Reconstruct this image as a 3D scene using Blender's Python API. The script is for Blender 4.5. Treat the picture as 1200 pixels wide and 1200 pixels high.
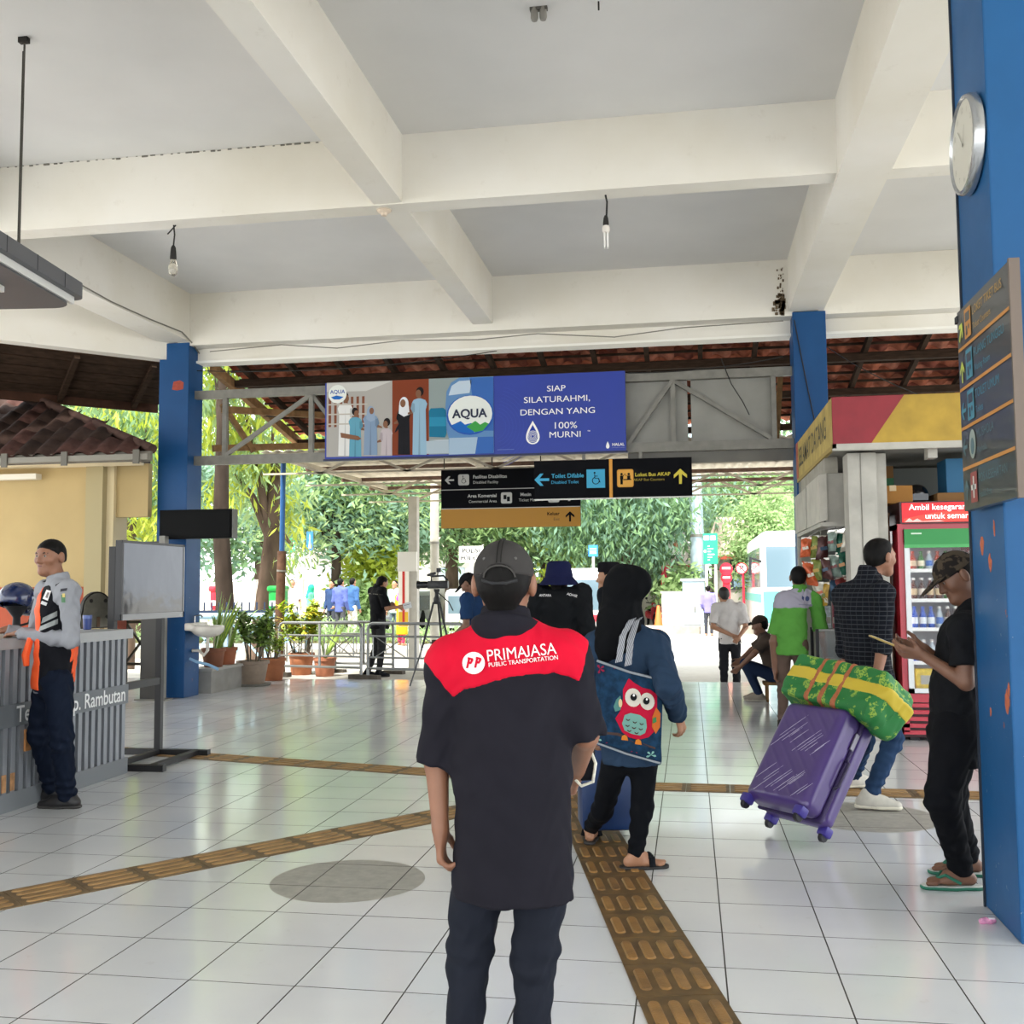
import bpy, bmesh, math, random
import numpy as np
from mathutils import Vector, Matrix
from mathutils.bvhtree import BVHTree

for _o in list(bpy.data.objects):
    bpy.data.objects.remove(_o, do_unlink=True)
SC = bpy.context.scene
COL = SC.collection
R = math.radians

# ------------------------------------------------------------------ camera, sky, sun, exposure
F_PX = 1225.0
CAM_H = 1.40
_dy = np.array([208, -87, F_PX]); _dy = _dy / np.linalg.norm(_dy)
_up = np.cross(_dy, np.array([1, .0078, 0.]))
_up = _up if _up[1] > 0 else -_up
_up /= np.linalg.norm(_up)
_dx = np.cross(_up, _dy)
_dx = _dx if _dx[0] > 0 else -_dx
RW = np.stack([_dx, _dy, _up])          # world = RW @ camera(x right, y up, z forward)
cam_data = bpy.data.cameras.new('camera')
cam = bpy.data.objects.new('camera', cam_data)
COL.objects.link(cam)
cam_data.sensor_width = 36.0
cam_data.lens = F_PX / 1200.0 * 36.0
cam_data.clip_end = 400
_m = Matrix.Identity(4)
for i in range(3):
    _m[i][0] = RW[i, 0]; _m[i][1] = RW[i, 1]; _m[i][2] = -RW[i, 2]
_m[2][3] = CAM_H
cam.matrix_world = _m
SC.camera = cam

world = bpy.data.worlds.new('world'); SC.world = world
world.use_nodes = True
_bg = world.node_tree.nodes['Background']
_bg.inputs[0].default_value = (0.93, 0.97, 1.0, 1)
_bg.inputs[1].default_value = 3.5
sun_data = bpy.data.lights.new('sun', 'SUN')
sun_data.energy = 11.0; sun_data.angle = R(6); sun_data.color = (1.0, .95, .86)
sun = bpy.data.objects.new('sun', sun_data); COL.objects.link(sun)
sun.rotation_euler = (R(28), R(-12), 0)
sun.location = (0, 20, 30)
VS = SC.view_settings
SC.display_settings.display_device = 'sRGB'
VS.view_transform = 'Standard'; VS.look = 'None'; VS.gamma = 1.0; VS.exposure = 0.12
VS.use_curve_mapping = False

def PX(x, y, Y):
    r = RW @ np.array([x - 600, 600 - y, F_PX]); v = r * (Y / r[1]); v[2] += CAM_H
    return v
def FL(x, y, z=0.0):
    r = RW @ np.array([x - 600, 600 - y, F_PX]); v = r * ((z - CAM_H) / r[2]); v[2] += CAM_H
    return v
def PXX(x, y, X):
    r = RW @ np.array([x - 600, 600 - y, F_PX]); v = r * (X / r[0]); v[2] += CAM_H
    return v

# ------------------------------------------------------------------ materials
def lin(c):
    if isinstance(c, str):
        c = c.lstrip('#'); c = [int(c[i:i + 2], 16) / 255 for i in (0, 2, 4)]
    return [(v / 12.92 if v <= .04045 else ((v + .055) / 1.055) ** 2.4) for v in c]
_M = {}
def mat(name, c, rough=.6, metal=0.0, var=.0, vscale=6.0, bump=0.0, bscale=60.0, spec=.5, trans=0.0, emit=0.0, coat=0.0, alpha=1.0, stretch=None):
    if name in _M: return _M[name]
    if rough >= .8 and spec == .5: spec = .12
    m = bpy.data.materials.new(name); m.use_nodes = True; _M[name] = m
    nt = m.node_tree; b = nt.nodes['Principled BSDF']
    col = lin(c)
    b.inputs['Base Color'].default_value = (*col, 1)
    b.inputs['Roughness'].default_value = rough
    b.inputs['Metallic'].default_value = metal
    b.inputs['Specular IOR Level'].default_value = spec
    b.inputs['Transmission Weight'].default_value = trans
    b.inputs['Coat Weight'].default_value = coat
    b.inputs['Alpha'].default_value = alpha
    if emit:
        b.inputs['Emission Color'].default_value = (*col, 1); b.inputs['Emission Strength'].default_value = emit
    m.diffuse_color = (*col, 1)
    if var or bump:
        tc = nt.nodes.new('ShaderNodeNewGeometry'); pos = tc.outputs['Position']
        if stretch:
            mp = nt.nodes.new('ShaderNodeVectorMath'); mp.operation = 'MULTIPLY'; mp.inputs[1].default_value = stretch
            nt.links.new(pos, mp.inputs[0]); pos = mp.outputs[0]
    if var:
        n = nt.nodes.new('ShaderNodeTexNoise'); n.inputs['Scale'].default_value = vscale; n.inputs['Detail'].default_value = 5
        nt.links.new(pos, n.inputs['Vector'])
        r = nt.nodes.new('ShaderNodeMapRange'); r.inputs['From Min'].default_value = .3; r.inputs['From Max'].default_value = .7
        r.inputs['To Min'].default_value = 1 - var; r.inputs['To Max'].default_value = 1 + var
        nt.links.new(n.outputs['Fac'], r.inputs['Value'])
        mx = nt.nodes.new('ShaderNodeVectorMath'); mx.operation = 'SCALE'; mx.inputs[0].default_value = col
        nt.links.new(r.outputs[0], mx.inputs['Scale'])
        nt.links.new(mx.outputs[0], b.inputs['Base Color'])
    if bump:
        n2 = nt.nodes.new('ShaderNodeTexNoise'); n2.inputs['Scale'].default_value = bscale; n2.inputs['Detail'].default_value = 3
        nt.links.new(pos, n2.inputs['Vector'])
        bp = nt.nodes.new('ShaderNodeBump'); bp.inputs['Strength'].default_value = bump; bp.inputs['Distance'].default_value = .01
        nt.links.new(n2.outputs['Fac'], bp.inputs['Height']); nt.links.new(bp.outputs[0], b.inputs['Normal'])
    return m
class NB:
    """tiny node-building helper for patterned materials"""
    def __init__(s, m): s.nt = m.node_tree; s.b = s.nt.nodes['Principled BSDF']
    def n(s, t, **kw):
        o = s.nt.nodes.new(t)
        for k, v in kw.items(): setattr(o, k, v)
        return o
    def l(s, a, b): s.nt.links.new(a, b)
    def pos(s): return s.n('ShaderNodeNewGeometry').outputs['Position']
    def sep(s, v):
        o = s.n('ShaderNodeSeparateXYZ'); s.l(v, o.inputs[0]); return o.outputs
    def math(s, op, a, b=None, c=None):
        o = s.n('ShaderNodeMath', operation=op)
        for i, v in enumerate((a, b, c)):
            if v is None: continue
            if isinstance(v, (int, float)): o.inputs[i].default_value = v
            else: s.l(v, o.inputs[i])
        return o.outputs[0]
    def noise(s, v, scale, detail=4, rough=.5):
        o = s.n('ShaderNodeTexNoise'); s.l(v, o.inputs['Vector']); o.inputs['Scale'].default_value = scale; o.inputs['Detail'].default_value = detail
        o.inputs['Roughness'].default_value = rough
        return o.outputs['Fac']
    def mixc(s, f, a, b):
        o = s.n('ShaderNodeMix', data_type='RGBA')
        if isinstance(f, (int, float)): o.inputs[0].default_value = f
        else: s.l(f, o.inputs[0])
        for i, v in ((6, a), (7, b)):
            if hasattr(v, 'links'): s.l(v, o.inputs[i])
            else: o.inputs[i].default_value = (*v, 1)
        return o.outputs[2]
    def ramp(s, f, lo, hi):
        o = s.n('ShaderNodeMapRange'); s.l(f, o.inputs[0]); o.inputs[1].default_value = lo; o.inputs[2].default_value = hi
        return o.outputs[0]

# ------------------------------------------------------------------ object helpers
def V(*a): return np.array(a, float)
def unit(v): v = np.asarray(v, float); return v / (np.linalg.norm(v) + 1e-12)
ROOTLOC = {}
def prop(o, label=None, cat=None, group=None, kind=None):
    if label: o['label'] = label
    if cat: o['category'] = cat
    if group: o['group'] = group
    if kind: o['kind'] = kind
    return o
def thing(name, label, cat, loc, group=None, kind=None):
    o = bpy.data.objects.new(name, None); COL.objects.link(o)
    o.location = tuple(float(v) for v in loc); ROOTLOC[o.name] = np.array(loc, float)
    o.empty_display_size = .1
    return prop(o, label, cat, group, kind)
def offset_of(parent):
    off = np.zeros(3)
    while parent is not None:
        off = off + np.array(parent.location); parent = parent.parent
    return off
def make(name, verts, faces, m, parent=None, smooth=False, label=None):
    me = bpy.data.meshes.new(name)
    v = np.asarray(verts, float)
    if parent is not None: v = v - offset_of(parent)
    elif len(v):
        pass
    loc = None
    if parent is None and len(v):
        lo, hi = v.min(0), v.max(0); loc = np.array([(lo[0] + hi[0]) / 2, (lo[1] + hi[1]) / 2, lo[2]]); v = v - loc
    if isinstance(faces, np.ndarray):
        n, k = faces.shape
        me.vertices.add(len(v)); me.vertices.foreach_set('co', v.astype(np.float32).ravel())
        me.loops.add(n * k); me.loops.foreach_set('vertex_index', faces.astype(np.int32).ravel())
        me.polygons.add(n); me.polygons.foreach_set('loop_start', np.arange(0, n * k, k, dtype=np.int32))
        me.update(calc_edges=True); me.validate()
    else:
        me.from_pydata([tuple(q) for q in v], [], faces); me.update()
    if smooth:
        me.polygons.foreach_set('use_smooth', [True] * len(me.polygons))
    if m is not None: me.materials.append(m)
    o = bpy.data.objects.new(name, me); COL.objects.link(o)
    if parent is not None: o.parent = parent
    if loc is not None: o.location = tuple(loc)
    if label: o['label'] = label
    return o
class MB:
    """collects primitive shapes (world coordinates) into one mesh"""
    def __init__(s): s.v = []; s.f = []
    def add(s, vs, fs):
        b = len(s.v); s.v.extend([tuple(map(float, q)) for q in vs]); s.f.extend([tuple(b + i for i in q) for q in fs]); return s
    def box(s, c, h, ax=None):
        """centre, half sizes, optional 3 axis rows"""
        ax = np.eye(3) if ax is None else np.asarray(ax, float); c = np.asarray(c, float)
        vs = [c + ax[0] * h[0] * i + ax[1] * h[1] * j + ax[2] * h[2] * k for i in (-1, 1) for j in (-1, 1) for k in (-1, 1)]
        return s.add(vs, [(0, 1, 3, 2), (4, 6, 7, 5), (0, 4, 5, 1), (2, 3, 7, 6), (0, 2, 6, 4), (1, 5, 7, 3)])
    def bx(s, x0, x1, y0, y1, z0, z1):
        return s.box(((x0 + x1) / 2, (y0 + y1) / 2, (z0 + z1) / 2), (abs(x1 - x0) / 2, abs(y1 - y0) / 2, abs(z1 - z0) / 2))
    def bbox_bevel(s, c, h, ax=None, b=.01):
        ax = np.eye(3) if ax is None else np.asarray(ax, float); c = np.asarray(c, float)
        bm = bmesh.new(); bmesh.ops.create_cube(bm, size=2)
        for q in bm.verts: q.co = Vector((q.co.x * h[0], q.co.y * h[1], q.co.z * h[2]))
        bmesh.ops.bevel(bm, geom=bm.edges[:], offset=b, segments=2, profile=.5, affect='EDGES')
        bm.verts.index_update()
        vs = [c + ax[0] * q.co.x + ax[1] * q.co.y + ax[2] * q.co.z for q in bm.verts]
        fs = [tuple(l.index for l in f.verts) for f in bm.faces]; bm.free()
        return s.add(vs, fs)
    def beam(s, a, b, w, h=None, upv=(0, 0, 1)):
        """rectangular bar from a to b"""
        h = h or w; a = np.asarray(a, float); b = np.asarray(b, float); d = unit(b - a)
        upv = np.asarray(upv, float)
        if abs(d @ upv) > .98: upv = V(0, 1, 0)
        sx = unit(np.cross(d, upv)); uz = np.cross(sx, d)
        return s.box((a + b) / 2, (w / 2, np.linalg.norm(b - a) / 2, h / 2), (sx, d, uz))
    def tube(s, pts, r, n=8, cap=True):
        pts = [np.asarray(p, float) for p in pts]; rs = r if isinstance(r, (list, tuple)) else [r] * len(pts)
        rings = []; prev = None
        for i, p in enumerate(pts):
            d = unit((pts[min(i + 1, len(pts) - 1)] - pts[max(i - 1, 0)]))
            ref = prev if prev is not None else (V(0, 0, 1) if abs(d[2]) < .9 else V(1, 0, 0))
            x = unit(ref - d * (ref @ d)) if np.linalg.norm(ref - d * (ref @ d)) > 1e-6 else unit(np.cross(d, V(0, 1, 0.01)))
            prev = x; y = np.cross(d, x)
            rings.append([p + (x * math.cos(t) + y * math.sin(t)) * rs[i] for t in np.linspace(0, 2 * math.pi, n, endpoint=False)])
        vs = [q for g in rings for q in g]; fs = []
        for i in range(len(pts) - 1):
            for j in range(n):
                fs.append((i * n + j, i * n + (j + 1) % n, (i + 1) * n + (j + 1) % n, (i + 1) * n + j))
        if cap: fs += [tuple(range(n - 1, -1, -1)), tuple(range((len(pts) - 1) * n, len(pts) * n))]
        return s.add(vs, fs)
    def lathe(s, c, prof, n=20, ax=(0, 0, 1), xax=None, scale=(1, 1)):
        """prof: list of (radius, height) about axis ax through c"""
        ax = unit(ax); ref = xax if xax is not None else ((1, 0, 0) if abs(ax[0]) < .9 else (0, 1, 0))
        x = unit(np.asarray(ref, float) - ax * (np.asarray(ref, float) @ ax)); y = np.cross(ax, x); c = np.asarray(c, float)
        vs = []; fs = []
        for r, h in prof:
            for t in np.linspace(0, 2 * math.pi, n, endpoint=False):
                vs.append(c + ax * h + (x * math.cos(t) * scale[0] + y * math.sin(t) * scale[1]) * r)
        for i in range(len(prof) - 1):
            for j in range(n):
                fs.append((i * n + j, i * n + (j + 1) % n, (i + 1) * n + (j + 1) % n, (i + 1) * n + j))
        if prof[0][0] > 1e-5: fs.append(tuple(range(n - 1, -1, -1)))
        if prof[-1][0] > 1e-5: fs.append(tuple(range((len(prof) - 1) * n, len(prof) * n)))
        return s.add(vs, fs)
    def prism(s, poly, o, ex, ey, depth):
        """2-D polygon on plane (o, ex, ey), extruded by vector depth"""
        o = np.asarray(o, float); ex = np.asarray(ex, float); ey = np.asarray(ey, float); d = np.asarray(depth, float)
        a = [o + ex * p[0] + ey * p[1] for p in poly]; b = [q + d for q in a]; n = len(poly)
        fs = [tuple(range(n)), tuple(range(2 * n - 1, n - 1, -1))] + [(i, (i + 1) % n + 0, n + (i + 1) % n, n + i)[::-1] for i in range(n)]
        return s.add(a + b, fs)
    def quad(s, a, b, c, d): return s.add([a, b, c, d], [(0, 1, 2, 3)])
    def build(s, name, m, parent=None, smooth=False, label=None):
        o = make(name, s.v, s.f, m, parent, smooth, label)
        bm = bmesh.new(); bm.from_mesh(o.data); bmesh.ops.recalc_face_normals(bm, faces=bm.faces)
        bm.to_mesh(o.data); bm.free()
        if smooth:
            try: o.data.set_sharp_from_angle(angle=R(40))
            except Exception: pass
        return o
def copy_tree(root, loc, label=None, group=None):
    c = root.copy(); COL.objects.link(c); c.location = tuple(map(float, loc))
    if label: c['label'] = label
    if group: c['group'] = group
    for ch in list(root.children):
        k = ch.copy(); COL.objects.link(k); k.parent = c
        for g in list(ch.children):
            q = g.copy(); COL.objects.link(q); q.parent = k
    return c
def text_mesh(s, size=1.0, bold=0.0, align='CENTER', xscale=1.0, shear=0.0, spacing=1.0, valign='CENTER'):
    cu = bpy.data.curves.new('t', 'FONT'); cu.body = s; cu.size = size; cu.align_x = align; cu.align_y = valign
    cu.offset = bold * size; cu.shear = shear; cu.space_character = spacing; cu.resolution_u = 4
    ob = bpy.data.objects.new('t', cu)
    me = ob.to_mesh()
    v = np.array([q.co[:] for q in me.vertices]) if len(me.vertices) else np.zeros((0, 3))
    v = v[:, :2] * V(xscale, 1) if len(v) else v
    f = [tuple(p.vertices) for p in me.polygons]
    ob.to_mesh_clear(); bpy.data.objects.remove(ob, do_unlink=True); bpy.data.curves.remove(cu)
    return v, f
def letter(s, o, ex, ey, size, m, parent, bold=0.012, align='CENTER', xscale=1.0, shear=0.0, name='lettering', spacing=1.0):
    v, f = text_mesh(s, size, bold, align, xscale, shear, spacing)
    if not len(v): return None
    o = np.asarray(o, float); P = o + v[:, :1] * np.asarray(ex, float) + v[:, 1:2] * np.asarray(ey, float)
    return make(name, P, f, m, parent)
class Print:
    """flat printed shapes on a panel: plane (o, ex, ey), normal n towards the reader"""
    def __init__(s, o, ex, ey, parent):
        s.o = np.asarray(o, float); s.ex = np.asarray(ex, float); s.ey = np.asarray(ey, float); s.n = unit(np.cross(s.ex, s.ey)); s.p = parent; s.k = 0
    def at(s, x, y, lift=None):
        return s.o + s.ex * x + s.ey * y + s.n * (s.lift if lift is None else lift)
    def poly(s, name, pts, m, layer=1):
        s.lift = .0012 * layer + .001
        return make(name, [s.at(*p) for p in pts], [tuple(range(len(pts)))], m, s.p)
    def rect(s, name, x0, y0, x1, y1, m, layer=1, rad=0.0):
        if rad <= 0: return s.poly(name, [(x0, y0), (x1, y0), (x1, y1), (x0, y1)], m, layer)
        pts = []
        for cx, cy, a in ((x1 - rad, y1 - rad, 0), (x0 + rad, y1 - rad, 90), (x0 + rad, y0 + rad, 180), (x1 - rad, y0 + rad, 270)):
            for t in (0, 30, 60, 90): pts.append((cx + rad * math.cos(R(a + t)), cy + rad * math.sin(R(a + t))))
        return s.poly(name, pts, m, layer)
    def disc(s, name, x, y, rx, ry, m, layer=1, n=24, a0=0, a1=360):
        full = a1 - a0 >= 360
        pts = [(x + rx * math.cos(R(a0 + (a1 - a0) * i / (n if full else n - 1))), y + ry * math.sin(R(a0 + (a1 - a0) * i / (n if full else n - 1)))) for i in range(n)]
        return s.poly(name, pts, m, layer)
    def ring(s, name, x, y, r, w, m, layer=1, n=28, a0=0, a1=360, sy=1.0):
        s.lift = .0012 * layer + .001; vs = []; fs = []
        for i in range(n + 1):
            t = R(a0 + (a1 - a0) * i / n)
            for q in (r, r - w): vs.append(s.at(x + q * math.cos(t), y + q * math.sin(t) * sy))
        for i in range(n): fs.append((2 * i, 2 * i + 1, 2 * i + 3, 2 * i + 2))
        return make(name, vs, fs, m, s.p)
    def line(s, name, pts, w, m, layer=1):
        s.lift = .0012 * layer + .001; vs = []; fs = []; pts = [np.array(p, float) for p in pts]
        for i, p in enumerate(pts):
            d = unit(pts[min(i + 1, len(pts) - 1)] - pts[max(i - 1, 0)]); nn = V(-d[1], d[0]) * w / 2
            vs += [s.at(*(p + nn)), s.at(*(p - nn))]
        for i in range(len(pts) - 1): fs.append((2 * i, 2 * i + 1, 2 * i + 3, 2 * i + 2))
        return make(name, vs, fs, m, s.p)
    def arrow(s, name, x, y, L, m, ang=0, layer=2, w=.18, head=.42):
        c, q = math.cos(R(ang)), math.sin(R(ang))
        P = [(-.5, -w / 2), (.15, -w / 2), (-.12, -head), (.1, -head), (.5, 0), (.1, head), (-.12, head), (.15, w / 2), (-.5, w / 2)]
        return s.poly(name, [(x + L * (px * c - py * q), y + L * (px * q + py * c)) for px, py in P], m, layer)
    def text(s, t, x, y, size, m, layer=2, **kw):
        s.lift = .0012 * layer + .001
        return letter(t, s.at(x, y), s.ex, s.ey, size, m, s.p, **kw)

# ------------------------------------------------------------------ smooth solids: signed distances + surface nets (bodies, clothes, bags)
class S:
    def __init__(s): s.ops = []; s.disp = None; s.infl = 0.0
    def copy(s):
        q = S(); q.ops = list(s.ops); q.disp = s.disp; q.infl = s.infl; return q
    def _bb(s, lo, hi): return np.minimum(lo, hi), np.maximum(lo, hi)
    def cap(s, a, b, ra, rb=None, k=.02, flat=None, op='+'):
        a = np.asarray(a, float); b = np.asarray(b, float); rb = ra if rb is None else rb; ba = b - a; L2 = ba @ ba + 1e-9
        if flat is not None: fn, ff = unit(flat[0]), flat[1]
        a4, ba4 = a.astype(np.float32), ba.astype(np.float32); f4 = fn.astype(np.float32) if flat is not None else None
        def f(p):
            q = p - a4; t = np.clip(q @ ba4 / np.float32(L2), 0, 1); o = q - t[:, None] * ba4; s2 = np.einsum('ij,ij->i', o, o)
            if flat is not None:
                c = o @ f4; s2 = s2 + c * c * np.float32(1 / ff ** 2 - 1)
            return np.sqrt(np.maximum(s2, 0)) - (np.float32(ra) + np.float32(rb - ra) * t)
        m = max(ra, rb) * (max(1, flat[1]) if flat else 1)
        s.ops.append((op, f, np.minimum(a, b) - m, np.maximum(a, b) + m, k)); return s
    def ell(s, c, r, ax=None, k=.02, op='+'):
        c = np.asarray(c, float); r = np.asarray(r, float); ax = np.eye(3) if ax is None else np.asarray(ax, float)
        def f(p):
            q = ((p - c) @ ax.T) / r; k0 = np.sqrt((q * q).sum(1)); k1 = np.sqrt(((q / r) ** 2).sum(1)) + 1e-9
            return k0 * (k0 - 1) / k1
        m = r.max(); s.ops.append((op, f, c - m, c + m, k)); return s
    def box(s, c, h, ax=None, rad=.01, k=.01, op='+'):
        c = np.asarray(c, float); h = np.asarray(h, float); ax = np.eye(3) if ax is None else np.asarray(ax, float)
        def f(p):
            q = np.abs((p - c) @ ax.T) - (h - rad); return np.sqrt((np.maximum(q, 0) ** 2).sum(1)) + np.minimum(q.max(1), 0) - rad
        m = np.linalg.norm(h); s.ops.append((op, f, c - m, c + m, k)); return s
    def cut(s, p0, n, k=.004):
        """keep the side opposite to n"""
        p0 = np.asarray(p0, float); n = unit(n)
        s.ops.append(('p', lambda p: (p - p0) @ n, None, None, k)); return s
    def fn(s, f, k=.004):
        s.ops.append(('p', f, None, None, k)); return s
    def ev(s, p, bc=None, bh=0.0, bn=1):
        d = np.full(len(p), 1.0, p.dtype)
        for op, f, lo, hi, k in s.ops:
            if op == 'p':
                e = f(p); h = np.clip(.5 + .5 * (e - d) / k, 0, 1); d = d * (1 - h) + e * h + k * h * (1 - h)
                continue
            m = k + .02 if bc is not None else k + .05
            if bc is None: i = np.nonzero(((p > lo - m) & (p < hi + m)).all(1))[0]
            else:
                b = np.nonzero(((bc > lo - m - bh) & (bc < hi + m + bh)).all(1))[0]; i = (b[:, None] * bn + np.arange(bn)).ravel()
            if not len(i): continue
            e = f(p[i]); di = d[i]
            if op == '+':
                h = np.clip(.5 + .5 * (di - e) / k, 0, 1); d[i] = di * (1 - h) + e * h - k * h * (1 - h)
            else:
                e = -e; h = np.clip(.5 + .5 * (e - di) / k, 0, 1); d[i] = di * (1 - h) + e * h + k * h * (1 - h)
        if s.disp is not None: d = d + s.disp(p)
        return d - s.infl
    def mesh(s, vox):
        lo = np.min([o[2] for o in s.ops if o[0] == '+'], 0) - .03 - s.infl; hi = np.max([o[3] for o in s.ops if o[0] == '+'], 0) + .03 + s.infl
        B = 4; nb = np.ceil((hi - lo) / (vox * B)).astype(int) + 1
        g = np.stack(np.meshgrid(*[np.arange(n) for n in nb], indexing='ij'), -1).reshape(-1, 3)
        dc = s.ev(lo + (g + .5) * vox * B)
        act = np.abs(dc) < vox * B * 1.15 + .006
        N = nb * B + 1
        D = np.ones(N, np.float32)
        A = act.reshape(nb)
        sg = np.where(dc < 0, -1.0, 1.0).astype(np.float32).reshape(nb)
        D[:-1, :-1, :-1] = sg.repeat(B, 0).repeat(B, 1).repeat(B, 2)
        need = A.copy()                                  # blocks holding any corner of an active block
        for i in (0, 1):
            for j in (0, 1):
                for k in (0, 1):
                    need[i:, j:, k:] |= A[:nb[0] - i, :nb[1] - j, :nb[2] - k]
        bl = np.stack(np.nonzero(need), -1)
        o3 = np.stack(np.meshgrid(*[np.arange(B)] * 3, indexing='ij'), -1).reshape(-1, 3)
        idx = (bl[:, None, :] * B + o3[None]).reshape(-1, 3)
        D[idx[:, 0], idx[:, 1], idx[:, 2]] = s.ev((lo + idx * vox).astype(np.float32), lo + (bl + .5) * vox * B - vox * .5, vox * B * .5, B ** 3)
        I = D < 0
        c = [I[i:N[0] - 1 + i, j:N[1] - 1 + j, k:N[2] - 1 + k] for i in (0, 1) for j in (0, 1) for k in (0, 1)]
        anyv = c[0].copy(); allv = c[0].copy()
        for q in c[1:]: anyv |= q; allv &= q
        cells = np.stack(np.nonzero(anyv & ~allv), -1)
        if not len(cells): return np.zeros((0, 3)), np.zeros((0, 4), int)
        acc = np.zeros((len(cells), 3)); cnt = np.zeros(len(cells))
        cor = [(i, j, k) for i in (0, 1) for j in (0, 1) for k in (0, 1)]
        dv = {q: D[cells[:, 0] + q[0], cells[:, 1] + q[1], cells[:, 2] + q[2]] for q in cor}
        for q in cor:
            for a in range(3):
                if q[a] == 0:
                    w = list(q); w[a] = 1; w = tuple(w); d0, d1 = dv[q], dv[w]
                    x = (d0 < 0) != (d1 < 0)
                    t = np.where(x, d0 / np.where(x, d0 - d1, 1), 0)
                    P = np.tile(np.array(q, float), (len(cells), 1)); P[:, a] = t
                    acc += P * x[:, None]; cnt += x
        verts = lo + (cells + acc / cnt[:, None]) * vox
        vid = np.full(N, -1, np.int32); vid[cells[:, 0], cells[:, 1], cells[:, 2]] = np.arange(len(cells))
        quads = []
        for a in range(3):
            b, cc = (a + 1) % 3, (a + 2) % 3
            sl0 = [slice(1, n - 1) for n in N]; sl0[a] = slice(0, N[a] - 1); sl1 = list(sl0); sl1[a] = slice(1, N[a])
            s0 = I[tuple(sl0)]; s1 = I[tuple(sl1)]
            e = np.stack(np.nonzero(s0 != s1), -1)
            off = np.array([1, 1, 1]); off[a] = 0; e = e + off
            fl = I[e[:, 0], e[:, 1], e[:, 2]]
            def v(db, dcc):
                q = e.copy(); q[:, b] -= db; q[:, cc] -= dcc; return vid[q[:, 0], q[:, 1], q[:, 2]]
            Q = np.stack([v(1, 1), v(0, 1), v(0, 0), v(1, 0)], -1)
            Q[~fl] = Q[~fl][:, ::-1]
            quads.append(Q)
        quads = np.concatenate(quads); quads = quads[(quads >= 0).all(1)]
        return verts, quads
    def build(s, name, vox, m, parent, label=None):
        v, f = s.mesh(vox * 1.12)
        return make(name, v, f, m, parent, True, label)
def wrinkle(A, f=1.0, seed=0.0):
    def g(p):
        x, y, z = p[:, 0] + seed, p[:, 1] + seed * .7, p[:, 2]
        return A * (np.sin(f * (34 * z + 21 * x + 5 * np.sin(17 * y + 9 * x))) * np.sin(f * (13 * x - 19 * y + 11 * z + seed)) + .5 * np.sin(f * (70 * z - 33 * x + 4 * np.sin(26 * x + 31 * y))))
    return g

# ------------------------------------------------------------------ people
def frame(yaw):
    a = R(yaw); return V(math.sin(a), math.cos(a), 0), V(math.cos(a), -math.sin(a), 0)
def skeleton(base, H, yaw, lean=0.0):
    """joints of a standing figure; yaw 0 looks away from the camera, -90 to the left, 180 to the camera"""
    f, r = frame(yaw); u = V(0, 0, 1); b = np.asarray(base, float)
    def p(x, y, z): return b + r * x * H + f * (y + lean * max(0, z - .5)) * H + u * z * H
    J = dict(head=p(0, .012, .932), neck=p(0, -.008, .86), chest=p(0, -.005, .745), waist=p(0, 0, .62), pelvis=p(0, 0, .535), f=f, r=r, H=H, base=b)
    for s, n in ((-1, 'L'), (1, 'R')):
        J['sh' + n] = p(s * .108, -.008, .812); J['el' + n] = p(s * .135, -.02, .635); J['wr' + n] = p(s * .14, .03, .49)
        J['hip' + n] = p(s * .05, 0, .525); J['kn' + n] = p(s * .055, .01, .285); J['an' + n] = p(s * .055, -.015, .045)
        J['toe' + n] = f.copy(); J['hd' + n] = None
    J['hf'] = f.copy(); J['hu'] = u.copy()
    return J
def head_sdf(sd, c, f, u, q, ears=True, detail=True):
    f = unit(f); u = unit(u - f * (u @ f)); r = np.cross(f, u); A = (r, f, u)
    g = lambda x, y, z: c + (r * x + f * y + u * z) * q
    sd.ell(g(0, -.012, .028), V(.076, .096, .086) * q, A, k=.02)
    sd.cap(g(0, .022, -.01), g(0, .048, -.082), .06 * q, .034 * q, k=.035)
    sd.cap(g(-.036, .02, -.05), g(0, .066, -.09), .026 * q, .02 * q, k=.03); sd.cap(g(.036, .02, -.05), g(0, .066, -.09), .026 * q, .02 * q, k=.03)
    if detail:
        sd.cap(g(0, .084, .012), g(0, .103, -.026), .009 * q, .013 * q, k=.014)
        sd.cap(g(-.013, .09, -.03), g(.013, .09, -.03), .009 * q, k=.012)
        sd.cap(g(-.036, .074, .026), g(.036, .074, .026), .012 * q, k=.016)
        sd.ell(g(-.045, .056, -.02), V(.022, .022, .02) * q, A, k=.03); sd.ell(g(.045, .056, -.02), V(.022, .022, .02) * q, A, k=.03)
        sd.cap(g(-.02, .078, -.051), g(.02, .078, -.051), .009 * q, k=.008); sd.cap(g(-.016, .079, -.062), g(.016, .079, -.062), .009 * q, k=.008)
        sd.ell(g(-.032, .094, .008), V(.016, .012, .009) * q, A, k=.012, op='-'); sd.ell(g(.032, .094, .008), V(.016, .012, .009) * q, A, k=.012, op='-')
    if ears:
        for s in (-1, 1):
            sd.ell(g(s * .084, -.01, -.004), V(.013, .021, .036) * q, A, k=.008)
    return g, A
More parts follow.
